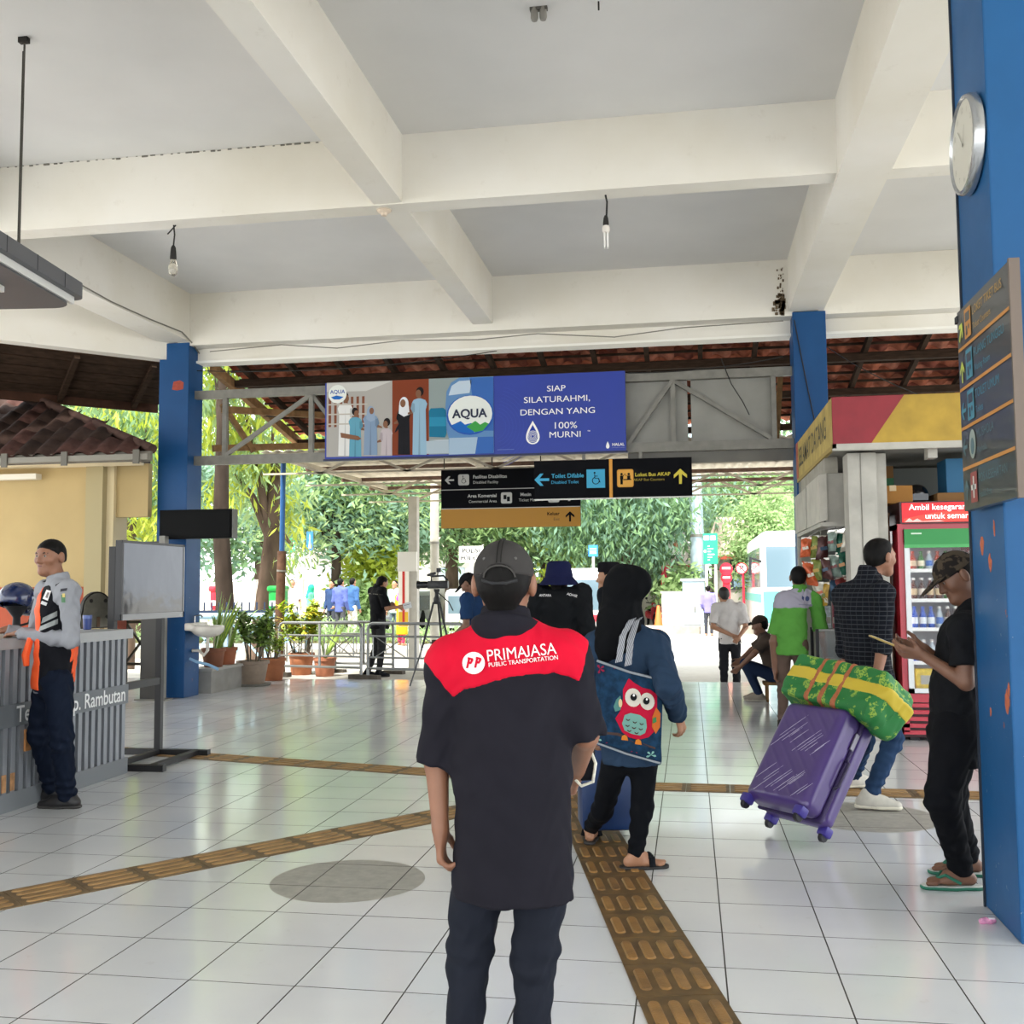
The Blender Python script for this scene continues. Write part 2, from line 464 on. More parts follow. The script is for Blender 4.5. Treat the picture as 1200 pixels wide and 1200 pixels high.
def hand_sdf(sd, w, d, n, side, q=1.0, curl=25, spread=1.0, thumb=1.0):
    """w wrist, d towards the fingers, n palm normal (fingers curl to it), side=+1/-1 thumb side = side*(d x n)"""
    d = unit(d); n = unit(n - d * (n @ d)); t = np.cross(d, n) * side
    g = lambda x, y, z: w + (d * x + t * y + n * z) * q
    sd.cap(g(.0, 0, 0), g(.03, 0, 0), .024 * q, .027 * q, k=.02, flat=(n, .72))
    sd.cap(g(.032, .014, 0), g(.088, .022, 0), .021 * q, .02 * q, k=.016, flat=(n, .62)); sd.cap(g(.032, -.012, 0), g(.082, -.022, 0), .021 * q, .018 * q, k=.016, flat=(n, .62))
    for i, (y, L, rr) in enumerate(((.031, .072, .0088), (.0105, .08, .0092), (-.0105, .074, .0088), (-.03, .058, .0078))):
        p = g(.09 - .004 * abs(i - 1), y, .0); a = R(curl + 4 * i); yy = y * .12 * spread
        dr = unit(d * math.cos(a) + n * math.sin(a) + t * yy * 3)
        p1 = p + dr * L * .45 * q; b = R(2.1 * (curl + 4 * i)); d2 = unit(d * math.cos(b) + n * math.sin(b) + t * yy * 3); p2 = p1 + d2 * L * .32 * q
        c = R(2.9 * (curl + 4 * i)); d3 = unit(d * math.cos(c) + n * math.sin(c)); p3 = p2 + d3 * L * .25 * q
        sd.cap(p, p1, rr * q * 1.08, rr * q, k=.006); sd.cap(p1, p2, rr * q, rr * q * .92, k=.004); sd.cap(p2, p3, rr * q * .92, rr * q * .8, k=.004)
    p = g(.022, .026, .006); dt = unit(d * .62 + t * .72 * thumb + n * .3); p1 = p + dt * .042 * q; p2 = p1 + unit(d * .85 + t * .3 * thumb + n * .35) * .034 * q
    sd.cap(g(.012, .012, .004), p, .015 * q, .0145 * q, k=.014); sd.cap(p, p1, .0135 * q, .011 * q, k=.01); sd.cap(p1, p2, .0108 * q, .0088 * q, k=.004)
def foot_sdf(sd, an, toe, q, toes=True):
    toe = unit(V(toe[0], toe[1], 0)); s = np.cross(toe, V(0, 0, 1)); z0 = an[2] - .07 * q
    g = lambda x, y, z: V(an[0], an[1], z0) + toe * x * q + s * y * q + V(0, 0, z * q)
    sd.cap(g(-.04, 0, .03), g(.06, 0, .032), .03 * q, .032 * q, k=.02); sd.cap(g(0, 0, .07), g(.07, 0, .04), .034 * q, .026 * q, k=.03)
    sd.cap(g(.06, .0, .026), g(.135, .004, .018), .036 * q, .033 * q, k=.02, flat=((0, 0, 1), .55))
    if toes:
        for i, y in enumerate((-.03, -.013, .003, .018, .031)):
            sd.cap(g(.14 - .006 * abs(i - 1), y, .016), g(.172 - .009 * i, y * 1.05, .013), .0115 * q if i else .014 * q, .009 * q if i else .012 * q, k=.006)
def body_sdf(J, detail=True, hands=True, feet=False, girth=1.0, toes=True, legs=True):
    H = J['H']; q = H / 1.7; sd = S(); f, r = J['f'], J['r']; gq = q * girth
    g, A = head_sdf(sd, J['head'], J['hf'], J['hu'], q, detail=detail)
    sd.cap(J['neck'] - V(0, 0, .03 * q), J['head'] - unit(J['hu']) * .03 * q - unit(J['hf']) * .012 * q, .056 * q, .05 * q, k=.03)
    sd.cap(J['chest'], J['neck'] - V(0, 0, .05 * q), .1 * gq, .06 * gq, k=.05, flat=(f, .75))
    sd.cap(J['waist'], J['chest'], .115 * gq, .125 * gq, k=.05, flat=(f, .72)); sd.cap(J['pelvis'], J['waist'], .125 * gq, .11 * gq, k=.05, flat=(f, .75))
    for n in 'LR':
        sd.cap(J['chest'] + V(0, 0, .05 * q), J['sh' + n], .06 * gq, .052 * gq, k=.04)
        sd.cap(J['sh' + n], J['el' + n], .046 * gq, .038 * gq, k=.02); sd.cap(J['el' + n], J['wr' + n], .039 * gq, .026 * gq, k=.012)
        if legs:
            sd.cap(J['hip' + n], J['kn' + n], .072 * gq, .05 * gq, k=.03); sd.cap(J['kn' + n], J['an' + n], .05 * gq, .032 * gq, k=.02)
            if feet: foot_sdf(sd, J['an' + n], J['toe' + n], q, toes)
        if hands:
            hd = J['hd' + n]
            if hd is None:
                d = unit(J['wr' + n] - J['el' + n]); s = -1 if n == 'L' else 1
                nn = -r * s; side = s if True else 0
                t = np.cross(d, nn); side = 1 if t @ f > 0 else -1
                hd = dict(d=d, n=nn, side=side, curl=22)
            hand_sdf(sd, J['wr' + n], q=q, **hd)
        else:
            d = unit(J['wr' + n] - J['el' + n]); sd.cap(J['wr' + n], J['wr' + n] + d * .12 * q, .03 * q, .025 * q, k=.02, flat=(r, .6))
    return sd
def shirt_sdf(J, sleeve='short', hem=.47, loose=1.0, sl=None, girth=1.0, wr=.004, seed=0.0, bell=1.0, slw=1.0):
    H = J['H']; q = H / 1.7; gq = q * girth; f, r = J['f'], J['r']; L = loose; sd = S()
    bot = J['pelvis'] + (V(0, 0, 1) * (hem * H - .535 * H))
    for n in 'LR':                                   # sleeves first, trimmed square at the cuff
        a, e, w = J['sh' + n], J['el' + n], J['wr' + n]
        if sleeve == 'short':
            t = .72 if sl is None else sl
            sd.cap(a, a + (e - a) * (t + .12), .062 * gq * L * slw, .066 * gq * L * slw, k=.001); sleeve_cut(sd, a, e, t, .24)
        else:
            t = .96 if sl is None else sl
            sd.cap(a, e, .062 * gq * L * slw, .052 * gq * L * slw, k=.001); sd.cap(e, e + (w - e) * (t + .06), .052 * gq * L * slw, .041 * gq * L * slw, k=.02); sleeve_cut(sd, e, w, t, .2)
    sd.cap(J['chest'], J['neck'] - V(0, 0, .055 * q), .118 * gq * L, .07 * gq, k=.05, flat=(f, .78))
    sd.cap(J['waist'], J['chest'], .135 * gq * L * bell, .15 * gq * L, k=.04, flat=(f, .74)); sd.cap(bot, J['waist'], .142 * gq * L * bell, .132 * gq * L * bell, k=.04, flat=(f, .78))
    sd.cap(J['neck'] - V(0, 0, .055 * q), J['neck'] + V(0, 0, .0 * q), .066 * q, .061 * q, k=.02)
    for n in 'LR': sd.cap(J['chest'] + V(0, 0, .055 * q), J['sh' + n], .072 * gq, .06 * gq * (1 + (L - 1) * .6), k=.05); sd.cap(J['neck'] - V(0, 0, .045 * q), J['sh' + n] * .8 + J['neck'] * .2 - V(0, 0, .012 * q), .06 * gq, .058 * gq, k=.05)
    sd.disp = wrinkle(wr * q, 1.0 / max(q, .6), seed)
    sd.cut(bot - V(0, 0, .02 * q), (0, 0, -1), k=.006)
    return sd
def sleeve_cut(sd, a, e, t, width=.14):
    """trim the rounded end of a sleeve by a small box beyond the cuff"""
    d = unit(e - a); p = a + (e - a) * t; x = unit(np.cross(d, V(.3, .9, .1))); y = np.cross(d, x)
    sd.box(p + d * (width * .5 + .012), (width * .5, width * .5, width * .5), (d, x, y), rad=.004, k=.004, op='-'); return sd
def trousers_sdf(J, loose=1.0, top=.58, girth=1.0, wr=.005, seed=3.0, hem=.05, flare=1.0):
    H = J['H']; q = H / 1.7; gq = q * girth * loose; sd = S(); f = J['f']
    sd.cap(J['pelvis'] - V(0, 0, .01 * q), J['pelvis'] + V(0, 0, (top - .535) * H), .136 * gq, .122 * gq, k=.04, flat=(f, .8))
    for n in 'LR':
        h, k_, a = J['hip' + n], J['kn' + n], J['an' + n]
        sd.cap(h, k_, .084 * gq, .062 * gq, k=.03); e = k_ + (a - k_) * .94
        sd.cap(k_, e, .062 * gq, .047 * gq * flare, k=.03)
    def folds(p):
        z = p[:, 2]; w = wrinkle(wr * q, 1.0, seed)(p)
        for n in 'LR':
            kz = J['kn' + n][2]; az = J['an' + n][2]
            w = w + .5 * wr * q * np.exp(-((z - kz) / (.09 * q)) ** 2) * np.sin(80 * z / q + 20 * p[:, 0]) + .6 * wr * q * np.exp(-((z - az - .05) / (.07 * q)) ** 2) * np.sin(110 * z / q + 16 * p[:, 0])
        return w
    sd.disp = folds
    return sd
def shoe_sdf(an, toe, q, z0=None, L=1.0, up=None):
    toe = unit(toe); upv = V(0, 0, 1) if up is None else up; s = np.cross(toe, upv); sd = S()
    b = an - upv * .075 * q
    g = lambda x, y, z: b + toe * x * q * L + s * y * q + upv * z * q
    sd.cap(g(-.055, 0, .034), g(.05, 0, .034), .036 * q, .036 * q, k=.02); sd.cap(g(.04, 0, .03), g(.155, .003, .026), .043 * q, .036 * q, k=.03, flat=(upv, .72))
    sd.cap(g(-.03, 0, .05), g(-.02, 0, .085), .037 * q, .038 * q, k=.03); sd.cap(g(0, 0, .07), g(.09, 0, .045), .036 * q, .03 * q, k=.04)
    sd.cut(g(0, 0, .004), -upv, k=.006)
    return sd
def sole_sdf(an, toe, q, th=.022, L=1.0, up=None, wide=1.0):
    toe = unit(toe); upv = V(0, 0, 1) if up is None else up; s = np.cross(toe, upv); sd = S(); b = an - upv * .075 * q
    g = lambda x, y, z: b + toe * x * q * L + s * y * q + upv * z * q
    sd.cap(g(-.06, 0, .012), g(.05, 0, .012), .038 * q * wide, .036 * q * wide, k=.03); sd.cap(g(.05, 0, .012), g(.155, .004, .012), .045 * q * wide, .038 * q * wide, k=.03)
    sd.cut(g(0, 0, th), upv, k=.003); sd.cut(g(0, 0, 0), -upv, k=.003)
    return sd
def hair_sdf(J, cut=(-.35, .9), off=.012, infl=.009, low=-.05, seed=1.0, back=0.0):
    """short hair: an inflated skull trimmed to a hairline"""
    q = J['H'] / 1.7; f = unit(J['hf']); u = unit(J['hu'] - f * (J['hu'] @ f)); r = np.cross(f, u); c = J['head']; sd = S()
    sd.ell(c + (f * -.012 + u * .028) * q, (V(.076, .096, .086) + infl) * q, (r, f, u), k=.01)
    sd.cap(c + (f * -.06 - u * .02) * q, c + (f * (-.055 - back) - u * .06) * q, .06 * q, .045 * q, k=.03, flat=(f, .7))
    n = f * cut[1] + u * cut[0]
    sd.cut(c + (f * off + u * .02) * q, n, k=.015); sd.cut(c + u * low * q, -u + f * .35, k=.01)
    sd.disp = lambda p: .0018 * np.sin(300 * p[:, 0] + 5) * np.sin(280 * p[:, 1]) * np.sin(260 * p[:, 2] + seed)
    return sd
def eyes(J, parent, q=None):
    q = J['H'] / 1.7; f = unit(J['hf']); u = unit(J['hu'] - f * (J['hu'] @ f)); r = np.cross(f, u); c = J['head']
    g = lambda x, y, z: c + (r * x + f * y + u * z) * q
    for s in (-1, 1):
        m = MB(); m.lathe(g(s * .032, .076, .008), [(0, -.012 * q), (.0085 * q, -.004 * q), (.0092 * q, .001 * q), (.007 * q, .006 * q), (0, .008 * q)], 10, ax=f)
        e = m.build('eye', mat('eye_white', '#9d9288', .3), parent, True)
        m = MB(); m.lathe(g(s * .032, .0812, .008), [(0, 0), (.0065 * q, .0002), (.005 * q, .0026 * q), (0, .0034 * q)], 8, ax=f); m.build('iris', mat('iris', '#17100c', .2), e, True)
        m = MB(); m.tube([g(s * .014, .085, .024), g(s * .032, .086, .029), g(s * .05, .073, .025)], [.0035 * q, .0045 * q, .003 * q], 6); m.build('eyebrow', mat('hair_black', '#0d0b0a', .6, spec=.15), parent, True)
    m = MB(); m.tube([g(-.023, .079, -.056), g(-.01, .0865, -.0555), g(.01, .0865, -.0555), g(.023, .079, -.056)], [.003 * q, .0055 * q, .0055 * q, .003 * q], 6); m.build('mouth', mat('lip', '#6a3b33', .5), parent, True)

# ------------------------------------------------------------------ setting: floor, paving, ceiling, beams, columns, street
def tile_material():
    m = mat('floor_tile', '#d9dadb', .13, spec=.75)
    nb = NB(m); p = nb.pos(); x, y, z = nb.sep(p)
    def disc(cx, cy, r):
        d = nb.math('SQRT', nb.math('ADD', nb.math('POWER', nb.math('SUBTRACT', x, cx), 2), nb.math('POWER', nb.math('SUBTRACT', y, cy), 2)))
        return nb.math('LESS_THAN', d, r)
    pm = nb.math('MAXIMUM', disc(-1.652, 4.953, .37), disc(1.03, 6.72, .42))
    n1 = nb.noise(p, 1.3, 3); n2 = nb.noise(p, 14, 6, .65)
    base = nb.mixc(nb.ramp(n1, .3, .7), lin('#d3d5d7'), lin('#dfe0df'))
    oi = nb.n('ShaderNodeObjectInfo').outputs['Random']
    base = nb.mixc(nb.math('MULTIPLY', oi, .25), base, lin('#c9cccf'))
    base = nb.mixc(nb.math('MULTIPLY', nb.ramp(n2, .62, .78), .3), base, lin('#b4b1aa'))
    worn = nb.mixc(nb.ramp(n2, .3, .7), lin('#8f8d86'), lin('#aaa79e'))
    nb.l(nb.mixc(pm, base, worn), nb.b.inputs['Base Color'])
    ro = nb.math('ADD', nb.math('MULTIPLY', nb.ramp(n1, .3, .7), .08), .09)
    ro = nb.math('ADD', ro, nb.math('MULTIPLY', pm, .38))
    nb.l(ro, nb.b.inputs['Roughness'])
    return m
M_TILE = tile_material()
M_GROUT = mat('grout', '#605e5a', .9, spec=.05)
FLOOR_Y1 = 15.7
floor = MB().bx(-12.2, 8.2, -10.5, FLOOR_Y1 + .01, -.35, -.004).build('floor', M_GROUT)
prop(floor, 'white glazed tile floor of the open terminal hall', 'floor', kind='structure')
def tile_faces(x0, x1, y0, y1, g=.0016, b=.0012, zt=.0, zb=-.008):
    X0, X1, Y0, Y1 = x0 + g, x1 - g, y0 + g, y1 - g
    vs = [(X0, Y0, zb), (X1, Y0, zb), (X1, Y1, zb), (X0, Y1, zb), (X0, Y0, zt - b * .6), (X1, Y0, zt - b * .6), (X1, Y1, zt - b * .6), (X0, Y1, zt - b * .6), (X0 + b, Y0 + b, zt), (X1 - b, Y0 + b, zt), (X1 - b, Y1 - b, zt), (X0 + b, Y1 - b, zt)]
    fs = []
    for k in (0, 4):
        for i in range(4): fs.append((k + i, k + (i + 1) % 4, k + 4 + (i + 1) % 4, k + 4 + i))
    return vs, fs + [(8, 9, 10, 11)]
def project(p):
    c = RW.T @ (np.asarray(p, float) - V(0, 0, CAM_H))
    return (600 + F_PX * c[0] / c[2], 600 - F_PX * c[1] / c[2], c[2]) if c[2] > .1 else None
xs = [0.102 + .4 * k for k in range(0, 20)] ; xs = [-.205 - .4 * k for k in range(0, 30)][::-1] + xs
ys = [3.627 + .4 * k for k in range(-35, 31)]
ys = [y for y in ys if y < FLOOR_Y1] + [FLOOR_Y1]
cand = []
for i in range(len(xs) - 1):
    for j in range(len(ys) - 1):
        x0, x1, y0, y1 = xs[i], xs[i + 1], ys[j], ys[j + 1]
        pr = project(((x0 + x1) / 2, (y0 + y1) / 2, 0)); vis = 0
        if pr and -60 < pr[0] < 1260 and 700 < pr[1] < 1290: vis = 1 / pr[2] ** 3
        cand.append((vis, x0, x1, y0, y1))
cand.sort(key=lambda c: -c[0])
shared = {}
rest_v, rest_f = [], []
for n, (vis, x0, x1, y0, y1) in enumerate(cand):
    if n < 300:
        w, h = round(x1 - x0, 3), round(y1 - y0, 3)
        if (w, h) not in shared:
            vs, fs = tile_faces(-w / 2, w / 2, -h / 2, h / 2)
            me = bpy.data.meshes.new('tile'); me.from_pydata(vs, [], fs); me.materials.append(M_TILE); me.materials.append(M_GROUT); me.polygons.foreach_set('material_index', [1] * 8 + [0]); shared[(w, h)] = me
        o = bpy.data.objects.new('tile', shared[(w, h)]); COL.objects.link(o); o.parent = floor
        rr = random.Random(n)
        o.location = tuple(V((x0 + x1) / 2, (y0 + y1) / 2, 0) - V(*floor.location))
        o.rotation_euler = (R(rr.uniform(-.05, .05)), R(rr.uniform(-.05, .05)), 0)
    else:
        vs, fs = tile_faces(x0, x1, y0, y1); b = len(rest_v); rest_v += vs; rest_f += [tuple(b + i for i in f) for f in fs]
_dt = prop(make('distant_tiles', rest_v, rest_f, M_TILE, floor), kind='stuff'); _dt.data.materials.append(M_GROUT); _dt.data.polygons.foreach_set('material_index', ([1] * 8 + [0]) * (len(rest_f) // 9))

# tactile guide paving: each paver a plate with four raised bars
def paver_mats():
    a = mat('paver_gold', '#876335', .42, var=.35, vscale=9, bump=.15, bscale=120)
    b = mat('paver_base', '#5f4827', .5, var=.35, vscale=12)
    c = mat('paver_tan', '#96754a', .5, var=.25, vscale=9)
    d = mat('paver_tan_base', '#6b573a', .55, var=.3, vscale=12)
    return a, b, c, d
PG, PBASE, PT, PTB = paver_mats()
def bar_mesh(m, c, d, s, L, w, z0, z1):
    n = 5; top = []; bot = []
    for e, a0 in ((1, -90), (-1, 90)):
        for i in range(n):
            t = R(a0 + 180 * i / (n - 1)); dx, sx = math.cos(t), math.sin(t)
            for lst, k, z in ((bot, 1.0, z0), (top, .72, z1)):
                lst.append(c + d * (e * (L / 2 - w / 2) + dx * w / 2 * k) + s * (sx * w / 2 * k) + V(0, 0, z))
    N = len(top)
    m.add(bot + top, [tuple(range(N, 2 * N))] + [(i, (i + 1) % N, N + (i + 1) % N, N + i) for i in range(N)])
def strip(a, b, label, mt, mb, L=.205, name='tactile_path'):
    a = V(*a, 0); b = V(*b, 0); d = unit(b - a); s = V(-d[1], d[0], 0); n = int(np.linalg.norm(b - a) / .3)
    root = thing(name, label, 'tactile paving', (a + b) / 2)
    pm = bm_ = None
    for i in range(n):
        c = a + d * (.3 * (i + .5))
        if pm is None:
            m = MB(); m.box(c + V(0, 0, -.001), (.1485, .1485, .005), (d, s, V(0, 0, 1))); po = m.build('paver', mb, root); c0 = c
            m = MB()
            for k in (-1.5, -.5, .5, 1.5): bar_mesh(m, c + s * k * .069, d, s, L, .044, .0035, .0095)
            bo = m.build('raised_bars', mt, po, True); pm, bm_ = po.data, bo.data
        else:
            po = bpy.data.objects.new('paver', pm); COL.objects.link(po); po.parent = root; po.location = tuple(c - c0)
            bo = bpy.data.objects.new('raised_bars', bm_); COL.objects.link(bo); bo.parent = po
    return root
strip((.13, 2.85), (-.83, 7.3), 'brown tactile guide path with raised bars running ahead between the walkers', PG, PBASE)
strip((-1.06, 7.05), (-4.2, 2.98), 'tan tactile guide path running diagonally towards the lower left', PT, PTB, .25)
strip((-6.0, 8.86), (-.95, 7.62), 'tan tactile guide path crossing behind the television stand', PT, PTB, .25)
strip((-.65, 7.52), (4.2, 7.40), 'tan tactile guide path crossing behind the purple suitcase', PT, PTB, .25)

# ceiling
M_SLAB = mat('ceiling_paint', '#dad9d7', .75, var=.05, vscale=.9)
def beam_material():
    m = mat('beam_paint', '#e2ddd0', .7); nb = NB(m); p = nb.pos()
    n1 = nb.noise(p, .7, 5); n2 = nb.noise(p, 5, 6, .7)
    c = nb.mixc(nb.ramp(n1, .35, .7), lin('#e8e5de'), lin('#dcd7ca'))
    c = nb.mixc(nb.math('MULTIPLY', nb.ramp(n2, .6, .75), .25), c, lin('#b7ae9c'))
    nb.l(c, nb.b.inputs['Base Color']); return m
M_BEAM = beam_material()
SLAB = 5.36
poly = [(-6.75, 13.2), (-10.9, 9.05), (-10.9, -10.2), (7.0, -10.2), (7.0, 13.2)]  # unseen stretch behind the camera is lengthened to hold back light from there
ceil = MB().prism(poly, (0, 0, SLAB), (1, 0, 0), (0, 1, 0), (0, 0, .16)).build('ceiling', M_SLAB)
prop(ceil, 'off-white concrete slab ceiling of the terminal hall', 'ceiling', kind='structure')
def cbeam(x0, x1, y0, y1, z0, label=None): return MB().bx(x0, x1, y0, y1, z0, SLAB + .02).build('beam', M_BEAM, ceil, label=label)
cbeam(1.25, 1.66, -10.1, 13.12, 4.71); cbeam(-6.94, -6.52, -10.1, 13.12, 4.71)
for y0, y1 in ((-4.1, .3), (.5, 4.5), (4.9, 8.6), (8.82, 12.9)): cbeam(-2.655, -2.40, y0, y1, 4.75)
for y0, y1 in ((-4.1, .3), (4.9, 8.6), (8.82, 12.9)): cbeam(4.9, 5.15, y0, y1, 4.75)
for x0, x1 in ((-10.9, -6.9), (-6.53, 1.26), (1.65, 7.0)):
    cbeam(x0, x1, 8.6, 8.82, 4.74); cbeam(x0, x1, .3, .52, 4.74); cbeam(x0, x1, 4.47, 4.92, 4.70)
cbeam(-6.7, 1.3, 12.86, 13.12, 4.66); cbeam(1.6, 7.0, 12.86, 13.12, 4.66)
MB().bx(-6.6, 7.0, 13.10, 13.24, 4.475, SLAB + .1).build('edge_fascia', M_BEAM, ceil)
MB().beam((-6.7, 13.12, 4.93), (-10.9, 8.92, 4.93), .2, .9).build('edge_fascia', M_BEAM, ceil)
MB().bx(-11.0, -10.8, -10.2, 9.1, 4.475, SLAB + .1).build('edge_fascia', M_BEAM, ceil)
MB().bx(-6.6, 7.0, 13.05, 13.3, 4.46, 4.49).build('drip_edge', mat('drip_white', '#f1efe8', .6), ceil)
# patched crack, damp nest stain, old plaster marks
m = MB()
for k, (ox, oy) in enumerate(((-3.9, 10.2), (-3.5, 10.05))):
    pts = [(ox + .55 * math.cos(t) * (1 + .2 * math.sin(3 * t + k)) * .8, oy + .22 * math.sin(t) * (1 + .3 * math.cos(2 * t))) for t in np.linspace(0, 2 * math.pi, 26, endpoint=False)]
    m.prism(pts, (0, 0, SLAB - .006), (1, 0, 0), (0, 1, 0), (0, 0, .01))
m.build('plaster_patch', mat('plaster_patch', '#c3c0b4', .9, var=.15, vscale=8, bump=.6, bscale=14), ceil)
rr = random.Random(4); m = MB()
for k in range(90):
    z = 4.68 + abs(rr.gauss(0, .22)); x = 1.2 - abs(rr.gauss(0, .045)); s_ = rr.uniform(.005, .016) * (1.8 if z < 4.85 else 1)
    if z < 5.3: m.box((x, 12.852, z), (s_ * .7, .01, s_), None)
m.build('mud_nest', mat('mud', '#6f604e', .95), ceil)
m = MB()
rr = random.Random(9)
for k in range(46):
    x = -6.3 + k * .082 + rr.uniform(-.02, .02); s_ = rr.uniform(.006, .022)
    m.box((x, 8.597, SLAB - rr.uniform(.0, .012)), (s_ * 1.4, .004, s_ * .45), None)
m.build('flaking_joint', mat('joint_dark', '#77746c', .9), ceil)

# columns
def column_material(name, c):
    m = mat(name, c, .5, spec=.3); nb = NB(m); p = nb.pos(); x, y, z = nb.sep(p)
    n1 = nb.noise(p, 1.6, 5); n2 = nb.noise(p, 9, 6, .6); n3 = nb.noise(p, 26, 4, .6)
    c0 = lin(c); c1 = [v * .82 for v in c0]
    col = nb.mixc(nb.ramp(n1, .3, .7), c0, c1)
    low = nb.math('MULTIPLY', nb.math('LESS_THAN', z, 1.9), nb.math('GREATER_THAN', n2, .715))
    col = nb.mixc(low, col, lin('#a8573c'))
    scr = nb.math('MULTIPLY', nb.math('LESS_THAN', z, 1.4), nb.math('GREATER_THAN', n3, .70))
    col = nb.mixc(nb.math('MULTIPLY', scr, .6), col, lin('#8c93a0'))
    nb.l(col, nb.b.inputs['Base Color'])
    nb.l(nb.math('ADD', nb.math('MULTIPLY', n1, .3), .33), nb.b.inputs['Roughness'])
    return m
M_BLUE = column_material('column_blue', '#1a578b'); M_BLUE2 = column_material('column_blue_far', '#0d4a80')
def col(x0, x1, y0, y1, zt, m, label):
    o = MB().bbox_bevel(((x0 + x1) / 2, (y0 + y1) / 2, zt / 2), ((x1 - x0) / 2, (y1 - y0) / 2, zt / 2), None, .008).build('column', m)
    return prop(o, label, 'column', kind='structure')
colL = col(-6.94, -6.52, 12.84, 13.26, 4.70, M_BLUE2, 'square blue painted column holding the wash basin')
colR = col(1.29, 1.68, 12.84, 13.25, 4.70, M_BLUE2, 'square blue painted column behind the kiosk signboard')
colN = col(1.245, 1.72, 4.445, 4.94, 4.70, M_BLUE, 'large scuffed blue painted column at the right with clock and sign')
# bare orange spots where paint chipped away
m = MB(); rr = random.Random(2)
def chip(m, x, y, z, w, h, seed):
    q = random.Random(seed); n = 11
    pts = [(w * math.cos(t) * q.uniform(.6, 1.1), h * math.sin(t) * q.uniform(.6, 1.1)) for t in np.linspace(0, 2 * math.pi, n, endpoint=False)]
    m.prism(pts, (x, y, z), (0, 1, 0), (0, 0, 1), (.002, 0, 0))
for k, (yy, zz, w, h) in enumerate(((4.77, 1.57, .03, .045), (4.66, 1.49, .028, .04), (4.58, 1.63, .012, .04), (4.50, .93, .035, .05), (4.47, .98, .018, .03), (4.74, .86, .012, .02))):
    chip(m, 1.2435, yy, zz, w, h, k)
m.build('chipped_patch', mat('chip_orange', '#b9613f', .7, var=.2, vscale=40), colN)
m = MB(); m.prism([(-.09, -.06), (-.02, -.075), (.07, -.06), (.075, .03), (.02, .06), (-.07, .045)], PX(209, 451, 12.838), (1, 0, 0), (0, 0, 1), (0, .002, 0))
m.build('chipped_patch', mat('chip_red', '#9c3f2c', .7, var=.2, vscale=30), colL)

# street and apron outside
def street_material():
    m = mat('street', '#b9b6ae', .85); nb = NB(m); p = nb.pos()
    c = nb.mixc(nb.ramp(nb.noise(p, .35, 5), .3, .7), lin('#c4c1b9'), lin('#adaaa3')); c = nb.mixc(nb.math('MULTIPLY', nb.ramp(nb.noise(p, 6, 6, .7), .5, .75), .35), c, lin('#8f8b84'))
    nb.l(c, nb.b.inputs['Base Color']); return m
M_STREET = street_material()
GZ = -.27
st = MB().bx(-90, 90, FLOOR_Y1 + .01, 160, GZ - .3, GZ); st.bx(-90, -12.2, -40, FLOOR_Y1 + .01, GZ - .3, GZ); st.bx(8.2, 90, -40, FLOOR_Y1 + .01, GZ - .3, GZ); st.bx(-12.2, 8.2, -40, -10.5, GZ - .3, GZ)
prop(st.build('ground', M_STREET), 'pale concrete street outside the hall', 'street', kind='structure')
ap = MB().bx(-12, -3.3, FLOOR_Y1 + .012, 17.6, GZ, -.02)
prop(ap.build('apron', mat('apron_concrete', '#b3afa6', .8, var=.12, vscale=3)), 'raised concrete apron in front of the steel barriers', 'pavement', kind='structure')

# ------------------------------------------------------------------ tiled lean-to roof behind the hall
M_WOOD = mat('dark_timber', '#35281f', .85, var=.35, vscale=7, stretch=(1, 1, 6))
M_WOODL = mat('pale_timber', '#8a6a48', .8, var=.3, vscale=9)
M_CLAY = [mat('clay_a', '#9c5a43', .85, var=.3, vscale=9), mat('clay_b', '#7d4436', .85, var=.3, vscale=9), mat('clay_c', '#b0705a', .85, var=.3, vscale=9)]
M_STEEL = mat('grey_steel', '#76746d', .5, metal=.2, var=.15, vscale=10)
M_RUST = mat('rusty_steel', '#6a5145', .7, var=.3, vscale=14)
def sheet_tile(w, l, n=8, amp=.03, th=.012):
    """S-shaped pan tile, length along +y, lying on z=0"""
    vs = []; fs = []
    for k, dz in enumerate((0, th)):
        for j in (0, 1):
            for i in range(n + 1):
                t = i / n; vs.append((w * (t - .5), l * (j - .5), amp * math.sin(2 * math.pi * t) + dz + (.0 if j else .02)))
    N = n + 1
    for i in range(n):
        fs.append((i, i + 1, N + i + 1, N + i)); fs.append((2 * N + i, 3 * N + i, 3 * N + i + 1, 2 * N + i + 1))
        fs.append((i, 2 * N + i, 2 * N + i + 1, i + 1)); fs.append((N + i, N + i + 1, 3 * N + i + 1, 3 * N + i))
    return vs, fs
